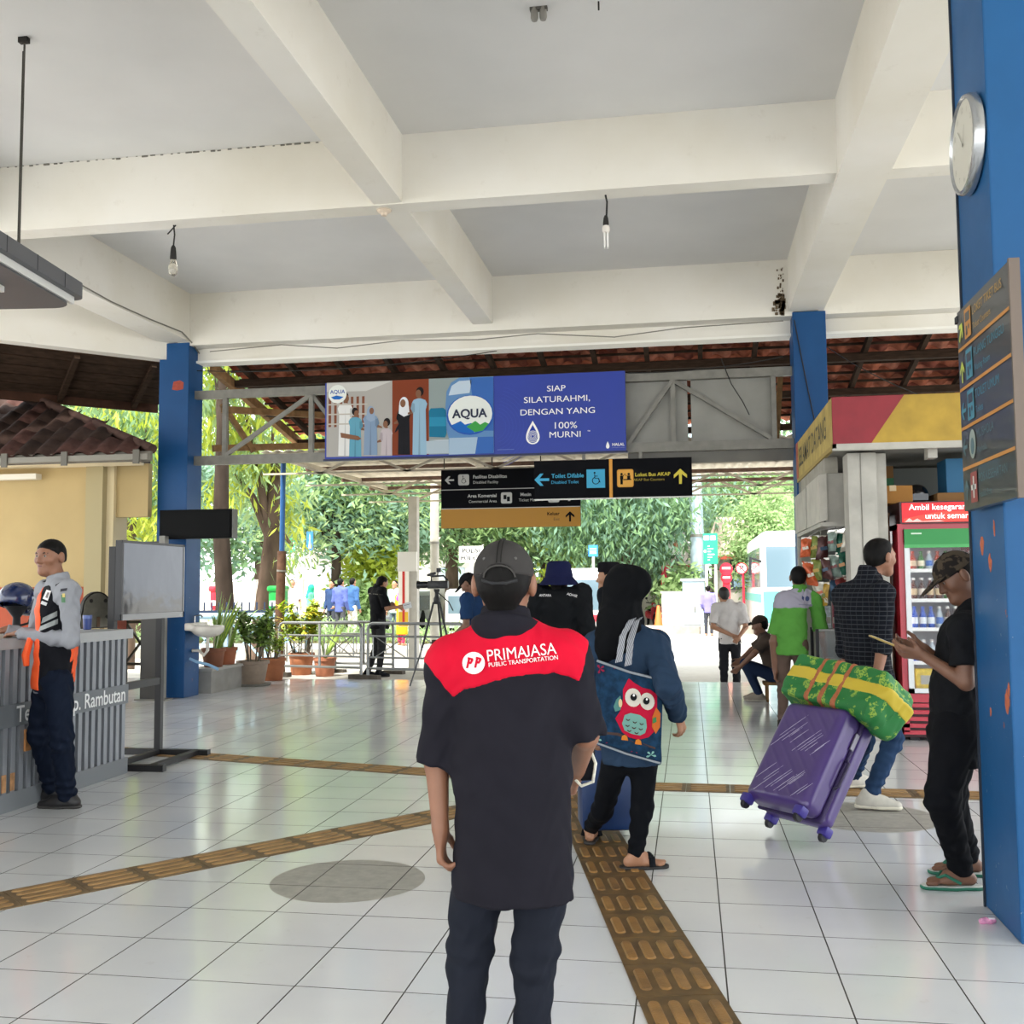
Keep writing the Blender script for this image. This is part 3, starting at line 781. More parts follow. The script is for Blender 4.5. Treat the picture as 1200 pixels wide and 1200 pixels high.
def tiled_plane(parent, O, ex, ey, nx, ny, w, l, inside=None, limit=300, mats=M_CLAY, seed=0, rank=None, name='roof_tile'):
    """tiles on plane O + ex*i*w + ey*j*l; ex across, ey down-slope unit vectors"""
    ex = unit(ex); ey = unit(ey); n = np.cross(ex, ey); n = n if n[2] > 0 else -n
    vs, fs = sheet_tile(w * 1.06, l * 1.14); rr = random.Random(seed)
    M3 = np.stack([ex, ey, n])
    loc = np.array(vs) @ M3
    meshes = []
    for m in mats:
        me = bpy.data.meshes.new(name); me.from_pydata([tuple(q) for q in loc], [], fs); me.materials.append(m)
        me.polygons.foreach_set('use_smooth', [True] * len(fs)); meshes.append(me)
    spots = [(i, j) for i in range(nx) for j in range(ny) if inside is None or inside(i, j)]
    off = offset_of(parent)
    key = (lambda s: np.linalg.norm(O + ex * w * (s[0] + .5) + ey * l * (s[1] + .5) - V(0, 0, CAM_H))) if rank is None else rank
    spots.sort(key=key); rv, rf = [], []
    for k, (i, j) in enumerate(spots):
        p = O + ex * w * (i + .5) + ey * l * (j + .5) + n * (.012 * ((j % 2)) + rr.uniform(0, .006))
        if k < limit:
            o = bpy.data.objects.new(name, rr.choice(meshes)); COL.objects.link(o); o.parent = parent; o.location = tuple(p - off)
        else:
            b = len(rv); rv += [tuple(q + p) for q in loc]; rf += [tuple(b + t for t in f) for f in fs]
    if rv: prop(make('far_roof_tiles', rv, rf, mats[0], parent, True), kind='stuff')
ROOF_Z = lambda Y: 4.60 - .21 * (Y - 13.25)
roof = thing('roof', 'clay tiled lean-to roof on dark timbers behind the hall', 'roof', (-1, 14.8, 3.9), kind='structure')
sl = unit((0, 1, -.21))
tiled_plane(roof, V(-6.4, 13.22, ROOF_Z(13.22) + .07), (1, 0, 0), sl, 46, 11, .25, .31, inside=None, seed=3,
            rank=lambda s: (0 if (s[0] > 31 or s[1] < 3 or (s[0] < 14)) else 1, s[1]))
for j in range(11):
    y = 13.25 + .31 * j * .979
    MB().bx(-6.4, 5.1, y, y + .035, ROOF_Z(y) + .02, ROOF_Z(y) + .05).build('batten', M_WOOD, roof)
for k in range(17):
    x = -6.1 + .7 * k; y1 = 16.45
    if y1 > 13.7: MB().beam((x, 13.22, ROOF_Z(13.22) - .02), (x, y1, ROOF_Z(y1) - .02), .06, .09).build('rafter', M_WOOD, roof)
for y in (13.95, 15.1, 16.4):
    x0 = -6.4
    MB().bx(x0, 5.1, y - .05, y + .05, ROOF_Z(y) - .16, ROOF_Z(y) - .065).build('purlin', M_WOOD, roof)
MB().beam((-6.4, 13.3, 4.45), (-6.4, 16.6, ROOF_Z(16.6) - .06), .09, .13).build('hip_rafter', M_WOODL, roof)
MB().beam((-6.35, 13.5, 3.9), (-5.3, 14.9, 4.0), .07, .09).build('brace', M_WOODL, roof)
MB().beam((-6.45, 13.45, 3.35), (-5.0, 15.4, 3.62), .07, .09).build('brace', M_WOODL, roof)
MB().beam((-6.4, 13.6, 4.0), (-6.05, 13.9, 3.35), .07, .07).build('brace', M_WOODL, roof)
MB().beam((1.18, 13.32, 4.1), (1.12, 13.45, 3.25), .06, .12).build('brace', M_WOODL, roof)

# dark timber eave on the chamfered left corner
dg = unit(V(-1, -1, 0)); nn = unit(V(-1, 1, 0)); A0 = V(-6.95, 13.42, 0)
eave = thing('roof', 'dark timber eave above the small cream building', 'roof', A0 + dg * 2 + V(0, 0, 4), kind='structure')
for k in range(5):
    o0 = .06 + .2 * k; z = 4.50 - .085 * k
    MB().beam(A0 + nn * o0 + V(0, 0, z), A0 + dg * 4.8 + nn * o0 + V(0, 0, z), .185, .022, upv=(-.3, .3, .9)).build('plank', M_WOOD, eave)
for k in range(5):
    p = A0 + dg * (.35 + 1.0 * k); MB().beam(p + V(0, 0, 4.5), p + nn * 1.0 + V(0, 0, 4.06), .07, .1).build('rafter', M_WOOD, eave)
MB().beam(A0 + nn * 1.0 + V(0, 0, 4.1), A0 + dg * 4.8 + nn * 1.0 + V(0, 0, 4.1), .06, .2).build('fascia_board', mat('red_timber', '#3f2a20', .85, var=.3, vscale=5), eave)
tiled_plane(eave, A0 + nn * .0 + V(0, 0, 4.6), dg, nn + V(0, 0, -.42), 18, 4, .26, .3, seed=8)

# steel truss between the columns
truss = thing('truss', 'grey steel truss spanning between the two far blue columns', 'truss', (-2.6, 13.06, 3.1), kind='structure')
ZT, ZB_, YT = 4.02, 3.13, 13.06
for z, h in ((ZT, .11), (ZB_, .12)):
    MB().bx(-6.52, 1.29, YT - .04, YT + .04, z - h / 2, z + h / 2).build('chord', M_STEEL, truss)
TX = lambda px: PX(px, 490, YT)[0]
tops = [TX(365), TX(470), TX(577), TX(684), TX(789)]; bots = [TX(264), TX(417), TX(524), TX(631), TX(736), TX(907)]
for x in tops + [TX(264), TX(907)]:
    MB().bx(x - .03, x + .03, YT - .03, YT + .03, ZB_, ZT).build('vertical', M_STEEL, truss)
for i, x in enumerate(tops):
    MB().beam((x, YT - .012, ZT - .05), (bots[i], YT - .012, ZB_ + .05), .05, .05).build('diagonal', M_STEEL, truss)
    MB().beam((x, YT + .012, ZT - .05), (bots[i + 1], YT + .012, ZB_ + .05), .05, .05).build('diagonal', M_STEEL, truss)
M_SHEET = mat('dull_sheet', '#8b8a84', .6, metal=.15, var=.12, vscale=2.5)
for a, b in ((590, 735), (735, 806), (810, 905)):
    MB().bx(TX(a), TX(b), YT + .06, YT + .075, ZB_ + .02, ZT + .06).build('sheet_panel', M_SHEET, truss)
MB().bx(TX(735), 1.29, YT + .045, YT + .06, ZB_ - .2, ZB_ - .06).build('sheet_panel', mat('dull_sheet_dark', '#6c6a64', .6, var=.1, vscale=3), truss)

# light corrugated canopy beyond
can = thing('canopy', 'pale corrugated sheet canopy on thin steel frames beyond the hall', 'canopy', (0, 19, 3.5), kind='structure')
vs, fs = [], []
x0, x1 = -6.9, 8.5; n = int((x1 - x0) / .045)
for i in range(n + 1):
    x = x0 + (x1 - x0) * i / n; z = 3.66 + .02 * math.sin(2 * math.pi * x / .19)
    vs += [(x, 16.1, z), (x, 22.2, z + .08)]
for i in range(n): fs.append((2 * i, 2 * i + 2, 2 * i + 3, 2 * i + 1))
cs = make('corrugated_sheet', vs, fs, mat('corrugated_pale', '#d8cfbd', .6, var=.1, vscale=3), can, True)
sm_ = cs.modifiers.new('thick', 'SOLIDIFY'); sm_.thickness = .004
M_FR = mat('frame_cream', '#b5ab98', .6, var=.15, vscale=8)
for y in (16.25, 18.2, 20.2, 22.05):
    MB().bx(x0, x1, y - .03, y + .03, 3.56, 3.63).build('purlin', M_RUST, can); MB().bx(x0, x1, y - .02, y + .02, 3.28, 3.31).build('lower_chord', M_FR, can)
for y in (16.25, 20.2, 22.05):
    for k in range(11):
        x = -6.6 + 1.45 * k; MB().beam((x, y, 3.58), (x + .7, y, 3.29), .04, .04).build('web_bar', M_FR, can); MB().beam((x + 1.4, y, 3.58), (x + .7, y, 3.29), .04, .04).build('web_bar', M_FR, can)
for x in (-6.5, -3.6, -.7, 2.2, 5.1):
    MB().beam((x, 16.2, 3.53), (x, 22.1, 3.6), .06, .08).build('rafter', M_FR, can)
# posts carrying it
p = PX(328, 790, 16.9); pole = thing('post', 'round canopy post painted blue above and bare brown below', 'post', (p[0], p[1], -.02))
MB().tube([(p[0], p[1], -.02), (p[0] - .015, p[1], .9), (p[0] + .02, p[1], 2.05)], [.09, .08, .075], 14).build('lower_shaft', mat('bark_brown', '#5b4436', .85, var=.3, vscale=10), pole, True)
MB().tube([(p[0] + .02, p[1], 2.05), (p[0] + .03, p[1], 3.56)], .045, 14).build('upper_shaft', mat('post_blue', '#134a7c', .5), pole, True)
MB().tube([(p[0] + .015, p[1], 1.7), (p[0] + .017, p[1], 1.73)], .083, 14).build('wire_band', M_STEEL, pole, True)
p = FL(514, 780, GZ); q = PX(485, 640, 21.0)
wp = thing('post', 'square white post with a red and yellow banner strip', 'post', (q[0], 21.0, GZ))
MB().bx(q[0] - .09, q[0] + .09, 20.9, 21.1, GZ, 3.3).build('shaft', mat('post_offwhite', '#b3afa7', .7, var=.1), wp)
MB().bx(q[0] - .3, q[0] + .1, 20.82, 20.9, 1.75, 2.15).build('sign_box', mat('box_white', '#d5d2cc', .6), wp)
MB().bx(q[0] - .29, q[0] - .07, 20.84, 20.88, .62, 1.75).build('banner', mat('banner_white', '#f3eee4', .7), wp)
MB().bx(q[0] - .2, q[0] - .15, 20.83, 20.839, .68, 1.98).build('banner_red_bar', mat('banner_red', '#c8322c', .6), wp)
MB().bx(q[0] - .28, q[0] - .08, 20.832, 20.838, .63, .92).build('banner_yellow_foot', mat('banner_yellow', '#e5b92d', .6), wp)

# ------------------------------------------------------------------ small cream building on the left
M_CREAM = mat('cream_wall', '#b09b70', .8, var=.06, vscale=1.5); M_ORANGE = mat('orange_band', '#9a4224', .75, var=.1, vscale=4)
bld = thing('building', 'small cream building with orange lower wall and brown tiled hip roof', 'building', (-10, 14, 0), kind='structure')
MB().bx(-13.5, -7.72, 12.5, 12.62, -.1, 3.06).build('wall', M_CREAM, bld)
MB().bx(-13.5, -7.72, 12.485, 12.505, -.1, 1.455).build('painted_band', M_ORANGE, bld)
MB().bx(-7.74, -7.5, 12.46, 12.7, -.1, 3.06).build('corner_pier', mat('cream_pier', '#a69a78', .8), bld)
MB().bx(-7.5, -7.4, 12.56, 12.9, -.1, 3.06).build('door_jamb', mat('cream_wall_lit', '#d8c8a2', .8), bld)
MB().bx(-7.405, -7.385, 12.55, 12.91, -.1, 1.455).build('painted_band', M_ORANGE, bld)
MB().bx(-7.5, -6.95, 12.62, 12.72, 2.36, 3.06).build('lintel', M_CREAM, bld)
# hip roof: eave front at y=11.75, right eave at x=-6.35
E0, E1, EB = V(-13.5, 11.75, 3.10), V(-6.42, 11.75, 3.07), V(-8.3, 15.0, 3.07)
AP = V(-11.3, 14.4, 4.9); AP0 = V(-13.5, 14.4, 4.9)
MB().add([E0, E1, AP, AP0, EB], [(0, 1, 2, 3), (1, 4, 2)]).build('roof_deck', M_WOOD, bld)
M_BRT = [mat('brown_tile_a', '#3b2d28', .9, var=.25, vscale=12), mat('brown_tile_b', '#312520', .9, var=.25, vscale=12), mat('brown_tile_c', '#4a332e', .9, var=.3, vscale=12)]
eyv = unit(E1 + (AP - E1) - AP0 - (E0 - AP0) if False else V(0, 11.75 - 14.4, 3.08 - 4.9)); slope_len = math.hypot(14.4 - 11.75, 4.9 - 3.08)
ny = int(slope_len / .3) + 1
def inside_roof(i, j):
    x = -12.0 + .27 * (i + .5); d = .3 * (j + .5); t = d / slope_len           # t=0 at ridge
    return x < AP[0] + (E1[0] - AP[0]) * t - .05 and t < 1.02
tiled_plane(bld, V(-12.0, 14.4, 4.95), (1, 0, 0), eyv, 22, ny, .27, .3, inside=inside_roof, limit=220, mats=M_BRT, seed=5)
MB().tube([AP + V(0, 0, .08), E1 + V(0, 0, .05)], .06, 10).build('hip_ridge', mat('ridge_pink', '#4f3c36', .8, var=.25, vscale=8), bld, True)
MB().bx(-13.5, -6.42, 11.70, 11.75, 2.97, 3.09).build('fascia_board', mat('fascia_grey', '#6f6a60', .7, var=.2, vscale=6), bld)
MB().bx(-13.5, -6.42, 11.62, 11.70, 2.98, 3.05).build('gutter', mat('gutter_grey', '#7c786e', .6), bld)
for px_ in (8, 78, 162):
    x = PX(px_, 538, 11.66)[0]; MB().bx(x - .04, x + .04, 11.6, 11.62, 2.93, 3.1).build('gutter_bracket', mat('gutter_dark', '#5c584f', .6), bld)
MB().bx(-9.2, -8.35, 12.3, 12.42, 2.86, 2.93).build('tube_lamp', mat('lamp_white', '#d9d5c8', .5), bld)
MB().bx(-13.5, -6.95, 11.76, 12.5, 3.02, 3.05).build('soffit', mat('soffit', '#e3d6b8', .8), bld)

# ------------------------------------------------------------------ billboard on the truss
M_WHT = mat('print_white', '#f3f3f1', .6); M_BLK = mat('print_black', '#14151a', .6); M_NAVY = mat('print_navy', '#1b2f8c', .5)
def board(name, label, cat, x0, x1, y, z0, z1, m, th=.04, group=None):
    root = thing(name, label, cat, ((x0 + x1) / 2, y, z0), group)
    MB().bx(x0, x1, y, y + th, z0, z1).build('panel', m, root)
    return root, Print((x0, y, z0), (x1 - x0, 0, 0), (0, 0, z1 - z0), root)
YB = 12.93
bx0, bx1 = PX(381, 495, YB)[0], PX(733, 480, YB)[0]; bz0, bz1 = 3.085, 4.085
bb = thing('billboard', 'long blue water advert billboard hung on the steel truss', 'billboard', ((bx0 + bx1) / 2, YB, bz0))
MB().bx(bx0, bx1, YB, YB + .06, bz0, bz1).build('panel', mat('ad_blue', '#1c3698', .5, var=.06, vscale=2), bb)
W = bx1 - bx0; HB = bz1 - bz0
pr = Print((bx0, YB, bz0), (1, 0, 0), (0, 0, 1), bb)
u = lambda x: (x - 38) / (1176 - 38) * W            # billboard crop pixels -> metres
def vv(x, y):
    top = 68 - (x - 38) * .0475; bot = 348 - (x - 38) * .0315
    return (bot - y) / (bot - top) * HB
def q(x, y): return (u(x), vv(x, y))
def pp(name, pts, m, l): pr.poly(name, [q(*p) for p in pts], m, l)
C_ = lambda n, c, **k: mat('ad_' + n, c, .7, spec=.2, **k)
pp('photo_wall', [(44, 340), (302, 334), (302, 56), (44, 66)], C_('grey', '#a7a49f'), 1)
pp('photo_ceiling', [(44, 100), (200, 95), (300, 58), (44, 68)], C_('ceil', '#c4c3bf'), 2)
for k in range(7):
    pp('shelf_slot', [(52 + 22 * k, 230), (62 + 22 * k, 229), (62 + 22 * k, 120 - k), (52 + 22 * k, 121 - k)], C_('brick', '#7a4a36'), 2)
for k in range(3): pp('shelf_board', [(50, 150 + 36 * k), (205, 146 + 36 * k), (205, 141 + 36 * k), (50, 145 + 36 * k)], C_('shelf', '#b7b1a6'), 3)
pp('photo_door', [(302, 333), (444, 329), (444, 48), (302, 55)], C_('rust', '#7c3a22'), 1)
pp('photo_side', [(444, 329), (690, 322), (690, 37), (444, 48)], C_('sage', '#8b9796'), 1)
FB = [2.0]
def fig(x, top, bot, w, shirt, skin='#7d5843', hair='#1b1514', veil=None, head=17, side=1):
    FB[0] += .6; b_ = FB[0]; hx = x; hy = top + head; sh = top + head * 2.45
    pp('figure_neck', [(x - head * .35, sh + 6), (x + head * .35, sh + 6), (x + head * .35, hy), (x - head * .35, hy)], C_('c' + skin[1:], skin), b_)
    pp('figure_body', [(x - w * .9, bot), (x + w * .9, bot), (x + w * .8, sh + head * 2.2), (x + w, sh + head * .9), (x + w * .75, sh + head * .1), (x + w * .25, sh - 4), (x - w * .25, sh - 4), (x - w * .75, sh + head * .1), (x - w, sh + head * .9), (x - w * .8, sh + head * 2.2)], C_('c' + shirt[1:], shirt), b_ + .1)
    pp('figure_fold', [(x - w * .15, bot), (x + w * .1, bot), (x + w * .02, sh + head * .6)], C_('f' + shirt[1:], '#' + ''.join('%02x' % int(int(shirt[i:i + 2], 16) * .86) for i in (1, 3, 5))), b_ + .2)
    pp('figure_sleeve', [(x + side * w * .95, sh + head * .7), (x + side * w * 1.15, sh + head * 2.0), (x + side * w * .8, sh + head * 3.1), (x + side * w * .6, sh + head * 2.6), (x + side * w * .62, sh + head * .9)], C_('f' + shirt[1:], shirt), b_ + .3)
    pp('figure_forearm', [(x + side * w * .95, sh + head * 2.4), (x + side * w * 1.5, sh + head * 2.9), (x + side * w * 1.5, sh + head * 3.3), (x + side * w * .8, sh + head * 3.1)], C_('c' + skin[1:], skin), b_ + .3)
    if veil:
        pr.disc('figure_veil', *q(hx, hy + 6), u(38 + head * 1.05), (head * 1.55) / 280 * HB, C_('c' + veil[1:], veil), b_ + .4); pp('figure_veil_drape', [(hx - head * 1.1, hy + 10), (hx + head * 1.1, hy + 10), (hx + head * 1.3, hy + head * 2.6), (hx, hy + head * 3.1), (hx - head * 1.2, hy + head * 2.4)], C_('c' + veil[1:], veil), b_ + .46)
    else: pr.disc('figure_hair', *q(hx - side * 2, hy - 5), u(38 + head * .86), head * 1.0 / 280 * HB, C_('c' + hair[1:], hair), b_ + .4)
    pr.disc('figure_face', *q(hx + side * 4, hy + 3), u(38 + head * .62), head * .86 / 280 * HB, C_('c' + skin[1:], skin), b_ + .53)
fig(118, 104, 335, 30, '#d8d8d6'); fig(158, 162, 338, 27, '#5f9ab0', head=14); fig(218, 152, 332, 30, '#7d93ad', veil='#8d9fb6', head=14); fig(280, 200, 332, 24, '#b9aeb2', head=15, side=-1)
fig(348, 120, 330, 26, '#17171d', veil='#d9dbe0', head=17, side=-1); fig(408, 84, 330, 30, '#8fb0c6', head=17, side=-1)
pp('figure_arm', [(100, 250), (170, 262), (182, 272), (170, 278), (102, 268)], C_('c7d5843', '#7d5843'), 7)
pp('figure_arm', [(355, 200), (322, 242), (312, 250), (318, 232), (345, 190)], C_('c17171d', '#17171d'), 7)
pp('counter_front', [(425, 327), (520, 324), (520, 276), (425, 280)], C_('counter', '#a9b7c1'), 5)
pp('counter_top', [(440, 276), (690, 268), (690, 322), (520, 324), (520, 280)], C_('counter2', '#bcc6cd'), 4)
pp('gallon_small', [(446, 264), (506, 266), (512, 250), (510, 165), (500, 156), (452, 158), (444, 168)], C_('gallon', '#1d6f8f'), 6)
pp('gallon_small_band', [(446, 225), (510, 224), (510, 190), (446, 191)], C_('gallon2', '#2c86a8'), 7)
pp('gallon_big', [(520, 330), (690, 322), (690, 38), (560, 44), (530, 62), (512, 96), (508, 150), (510, 230), (520, 268)], C_('bottle', '#5f87b5'), 6)
pp('gallon_shine', [(628, 240), (690, 240), (690, 40), (600, 43), (612, 120)], C_('bottle2', '#3a66ad'), 7)
pp('gallon_glare', [(520, 110), (600, 100), (608, 52), (560, 56), (532, 74)], C_('bottle3', '#b9c9d8'), 7)
pp('gallon_base', [(520, 329), (690, 323), (690, 262), (522, 268)], C_('bottle4', '#9fb6cb'), 8)
pp('gallon_base_blue', [(620, 326), (690, 323), (690, 262), (630, 264)], C_('bottle2', '#3a66ad'), 9)
cx, cy = q(602, 182); rx = u(38 + 90); ry = 72 / 280 * HB
pr.disc('brand_roundel_edge', cx, cy, rx, ry, C_('edge', '#2a57a8'), 9); pr.disc('brand_roundel', cx, cy + .01, rx * .93, ry * .93, C_('cream', '#dfe3de'), 10)
pp('roundel_hills_blue', [(528, 222), (566, 205), (582, 218), (606, 212), (640, 240), (600, 250), (556, 244)], C_('hill', '#1f63b4'), 11)
pp('roundel_hills_green', [(588, 226), (622, 204), (640, 218), (658, 208), (672, 214), (650, 240), (620, 246)], C_('green', '#3f9a4a'), 12)
pr.text('AQUA', *q(600, 178), .155, mat('ad_aqua', '#16233f', .6), 13, bold=.03, xscale=1.0)
px_, py_ = q(88, 108)
pr.disc('corner_mark', px_, py_, u(38 + 36), 34 / 280 * HB, C_('cream', '#dfe3de'), 9); pr.text('AQUA', *q(88, 100), .07, mat('ad_navyink', '#24489c', .6), 10, bold=.02)
pp('corner_mark_wave', [(62, 120), (84, 113), (112, 118), (96, 128), (74, 128)], C_('hill', '#1f63b4'), 10)
for t, x, y, s_ in (('SIAP', 924, 82, .105), ('SILATURAHMI,', 926, 122, .108), ('DENGAN YANG', 928, 168, .108), ('100%', 955, 220, .118), ('MURNI', 955, 254, .108)):
    pr.text(t, *q(x, y), s_, M_WHT, 5, bold=0, xscale=1.22)
pr.text('TM', *q(1042, 240), .025, M_WHT, 5)
def drop(x, y, w, h, m, l):
    pts = []
    for i in range(28):
        t = 2 * math.pi * i / 28; pts.append((x + w * math.sin(t) * (math.sin(t / 2) ** 1.3), y + h * math.cos(t)))
    pr.poly('drop_mark', pts, m, l)
dx_, dy_ = q(836, 246); drop(dx_, dy_, .12, .15, M_WHT, 5); drop(dx_, dy_ - .018, .088, .115, C_('blue2', '#1c3698'), 6)
for k in range(4): pr.ring('drop_lines', dx_, dy_ - .05, .075 - .017 * k, .006, M_WHT, 7, sy=.95)
drop(q(1110, 292)[0], q(1110, 292)[1], .03, .045, M_WHT, 5); pr.text('HALAL', *q(1148, 290), .05, M_WHT, 5, bold=.02); pr.rect('halal_line', u(1124), vv(1124, 302), u(1172), vv(1172, 301) + .001, M_WHT, 5)
pr.rect('small_print', u(703), vv(703, 312), u(766), vv(766, 311) + .012, mat('ad_small', '#5a6fb5', .6), 5)
for k in range(9): pr.ring('ripple_line', u(690), .35, .16 + .045 * k, .004, mat('ad_ripple', '#2744a8', .5), 2, n=24, a0=-75, a1=75)
m = MB()
for x in (bx0 + .1, bx1 - .1, (bx0 + bx1) / 2): m.bx(x - .015, x + .015, YB + .06, YT - .04, ZT - .05, ZT + .02)
m.build('hanger', M_STEEL, bb)
MB().bx(bx0 - .02, bx1 + .02, YB - .008, YB + .02, bz0 - .025, bz0).build('frame_edge', mat('frame_navy', '#131c45', .5), bb)

# ------------------------------------------------------------------ hanging direction signs
M_SBLK = mat('sign_black', '#0a0b10', .7, spec=.1); M_CY = mat('sign_cyan', '#2f9fc8', .5); M_AM = mat('sign_amber', '#d9952a', .5); M_YEL = mat('sign_yellow', '#d8c63a', .5)
Y1 = 12.95
x0, x1 = PX(626, 563, Y1)[0], PX(811, 560, Y1)[0]; z1 = PX(720, 538, Y1)[2]; z0 = PX(720, 583, Y1)[2]
sgn = thing('direction_sign', 'wide black hanging sign with blue toilet and amber bus panels', 'sign', ((x0 + x1) / 2, Y1, z0), 'hanging direction signs')
MB().bx(x0, x1, Y1, Y1 + .07, z0, z1).build('panel', M_SBLK, sgn)
MB().bx(x0, x1, Y1 - .004, Y1 + .074, z0 - .012, z0).build('bottom_trim', mat('trim_alu', '#d5d6d2', .4), sgn)
m = MB()
for a in (588, 700):
    pass
for k in (.32, .68):
    xx = x0 + (x1 - x0) * k; MB().bx(xx - .02, xx + .02, Y1 + .02, Y1 + .05, z1, ZB_ - .05).build('hanger', M_STEEL, sgn)
P1 = Print((x0, Y1, z0), ((x1 - x0) / 1110, 0, 0), (0, 0, (z1 - z0) / 275), sgn)     # units: zoomed pixels
P1.arrow('arrow', 55, 140, 105, M_CY, 180); P1.text('Toilet Difable', 240, 163, 42, M_CY, bold=.015); P1.text('Disabled Toilet', 220, 118, 32, M_CY, bold=.0)
P1.rect('pictogram_panel', 375, 72, 505, 205, M_CY, 2)
def wheelchair(P, x, y, s, m, l):
    P.disc('pictogram_head', x - .08 * s, y + .42 * s, .07 * s, .07 * s, m, l, 12); P.ring('pictogram_wheel', x, y - .14 * s, .27 * s, .055 * s, m, l, a0=100, a1=400)
    P.line('pictogram_body', [(x - .08 * s, y + .32 * s), (x - .06 * s, y + .02 * s), (x + .18 * s, y + .02 * s), (x + .3 * s, y - .28 * s)], .06 * s, m, l); P.line('pictogram_arm', [(x - .07 * s, y + .18 * s), (x + .14 * s, y + .18 * s)], .05 * s, m, l)
wheelchair(P1, 440, 138, 100, M_SBLK, 3)
P1.rect('divider', 535, 0, 558, 275, M_AM, 2)
P1.rect('pictogram_panel', 590, 72, 705, 200, M_AM, 2, 14); P1.rect('pictogram_panel_edge', 597, 79, 698, 193, mat('sign_amber2', '#e0a43c', .5), 3, 10)
for xx in (622, 672): P1.disc('pictogram_head', xx, 165, 9, 9, M_SBLK, 4, 12); P1.rect('pictogram_body', xx - 11, 128, xx + 11, 155, M_SBLK, 4)
P1.rect('pictogram_counter', 634, 122, 690, 130, M_SBLK, 4); P1.rect('pictogram_legs', 613, 92, 630, 128, M_SBLK, 4); P1.line('pictogram_ticket', [(632, 150), (645, 168), (656, 150)], 5, M_SBLK, 4)
P1.text('Loket Bus AKAP', 838, 158, 36, M_YEL, bold=.015); P1.text('AKAP Bus Counters', 812, 122, 26, mat('sign_yellow_dim', '#a8922c', .5), bold=0.0)
P1.arrow('arrow', 1030, 140, 108, M_YEL, 90)
Y2 = 16.21
x0, x1 = PX(517, 590, Y2)[0], PX(680, 580, Y2)[0]; z1 = PX(598, 549, Y2)[2]; z0 = PX(598, 618, Y2)[2]
sg2 = thing('direction_sign', 'three-row hanging sign with a mustard yellow exit row', 'sign', ((x0 + x1) / 2, Y2, z0), 'hanging direction signs')
MB().bx(x0, x1, Y2, Y2 + .06, z0, z1).build('panel', M_SBLK, sg2)
P2 = Print((x0, Y2, z0), ((x1 - x0) / 163, 0, 0), (0, 0, (z1 - z0) / 69), sg2)
M_MUS = mat('sign_mustard', '#b9831a', .5); M_GRYW = mat('sign_greywhite', '#c9c9c4', .5)
P2.rect('exit_row', 0, 0, 163, 22.5, M_MUS, 1); P2.rect('row_line', 0, 22.5, 163, 23.4, M_GRYW, 2); P2.rect('row_line', 0, 45, 163, 45.8, M_GRYW, 2)
P2.arrow('arrow', 10, 57, 11, M_GRYW, 180); P2.rect('pictogram_panel', 20.5, 50.5, 33.5, 63.5, M_GRYW, 2, 2); wheelchair(P2, 27, 57, 10, M_SBLK, 3)
P2.text('Fasilitas Disabilitas', 38, 60, 5.4, M_GRYW, align='LEFT', bold=.02); P2.text('Disabled Facility', 38, 53.5, 4.6, M_GRYW, align='LEFT', bold=0)
P2.text('Area Komersial', 66, 37.5, 5.4, M_GRYW, align='RIGHT', bold=.02); P2.text('Commercial Area', 66, 31, 4.6, M_GRYW, align='RIGHT', bold=0)
P2.rect('pictogram_panel', 71, 28, 84, 41, M_GRYW, 2, 2); P2.rect('pictogram_bag', 74, 33, 77.5, 38, M_SBLK, 3); P2.rect('pictogram_bag', 78, 30.5, 81.5, 36, M_SBLK, 3)
P2.text('Mesin', 100, 38, 5.4, M_GRYW, bold=.02); P2.text('Ticket Machine', 106, 31.5, 4.6, M_GRYW, bold=0)
P2.rect('pictogram_panel', 126, 28, 139, 41, M_GRYW, 2, 2); P2.arrow('arrow', 150, 34, 11, M_GRYW, 0)
P2.text('Keluar', 139, 15, 5.4, M_SBLK, align='RIGHT', bold=.02); P2.text('Exit', 139, 8.5, 4.6, mat('sign_brown', '#4c3810', .5), align='RIGHT', bold=0); P2.arrow('arrow', 151, 11.5, 12, M_SBLK, 90)
for k in (.02, .37, .72): MB().tube([(x0 + (x1 - x0) * k, Y2 + .03, z1), (x0 + (x1 - x0) * k, Y2 + .03, 3.6)], .01, 6).build('hanger_rod', mat('rod_dark', '#3a332d', .6), sg2)

# ------------------------------------------------------------------ clock and wall sign on the near column
ck = thing('wall_clock', 'round silver rimmed wall clock on the near blue column', 'clock', (1.2, 4.655, 3.08)); cc = V(1.2, 4.655, 3.29)
MB().lathe(cc, [(.0, .045), (.2, .045), (.212, .035), (.213, .01), (.206, -.004), (.196, -.008), (.19, .0), (.188, .012), (0, .012)], 40, ax=(1, 0, 0)).build('case', mat('clock_rim', '#b9bbbd', .22, metal=.85), ck, True)
MB().lathe(cc, [(.189, .004), (.189, .012)], 40, ax=(1, 0, 0)).build('dial', mat('clock_dial', '#c9c6ba', .4), ck)
pc = Print((1.204, 4.655, 3.29), (0, -1, 0), (0, 0, 1), ck); M_TICK = mat('clock_tick', '#a19e92', .5)
for h in range(12):
    t = R(90 - 30 * (h + 1)); pc.text(str(h + 1), .15 * math.cos(t), .15 * math.sin(t), .034, M_TICK, 1, bold=0)
pc.line('hour_hand', [(0, 0), (.03, .08)], .006, M_TICK, 2); pc.line('minute_hand', [(0, 0), (-.075, .09)], .005, M_TICK, 2); pc.disc('hub', 0, 0, .008, .008, mat('hub_dark', '#4c4a45', .5), 3, 10)
MB().bx(1.236, 1.2455, 4.93, 4.944, .0, 4.7).build('conduit', mat('conduit_dark', '#1d2634', .6), colN)
ws = thing('wall_sign', 'tall dark grey direction sign with five rows on the near column', 'sign', (1.2, 4.41, 1.715))
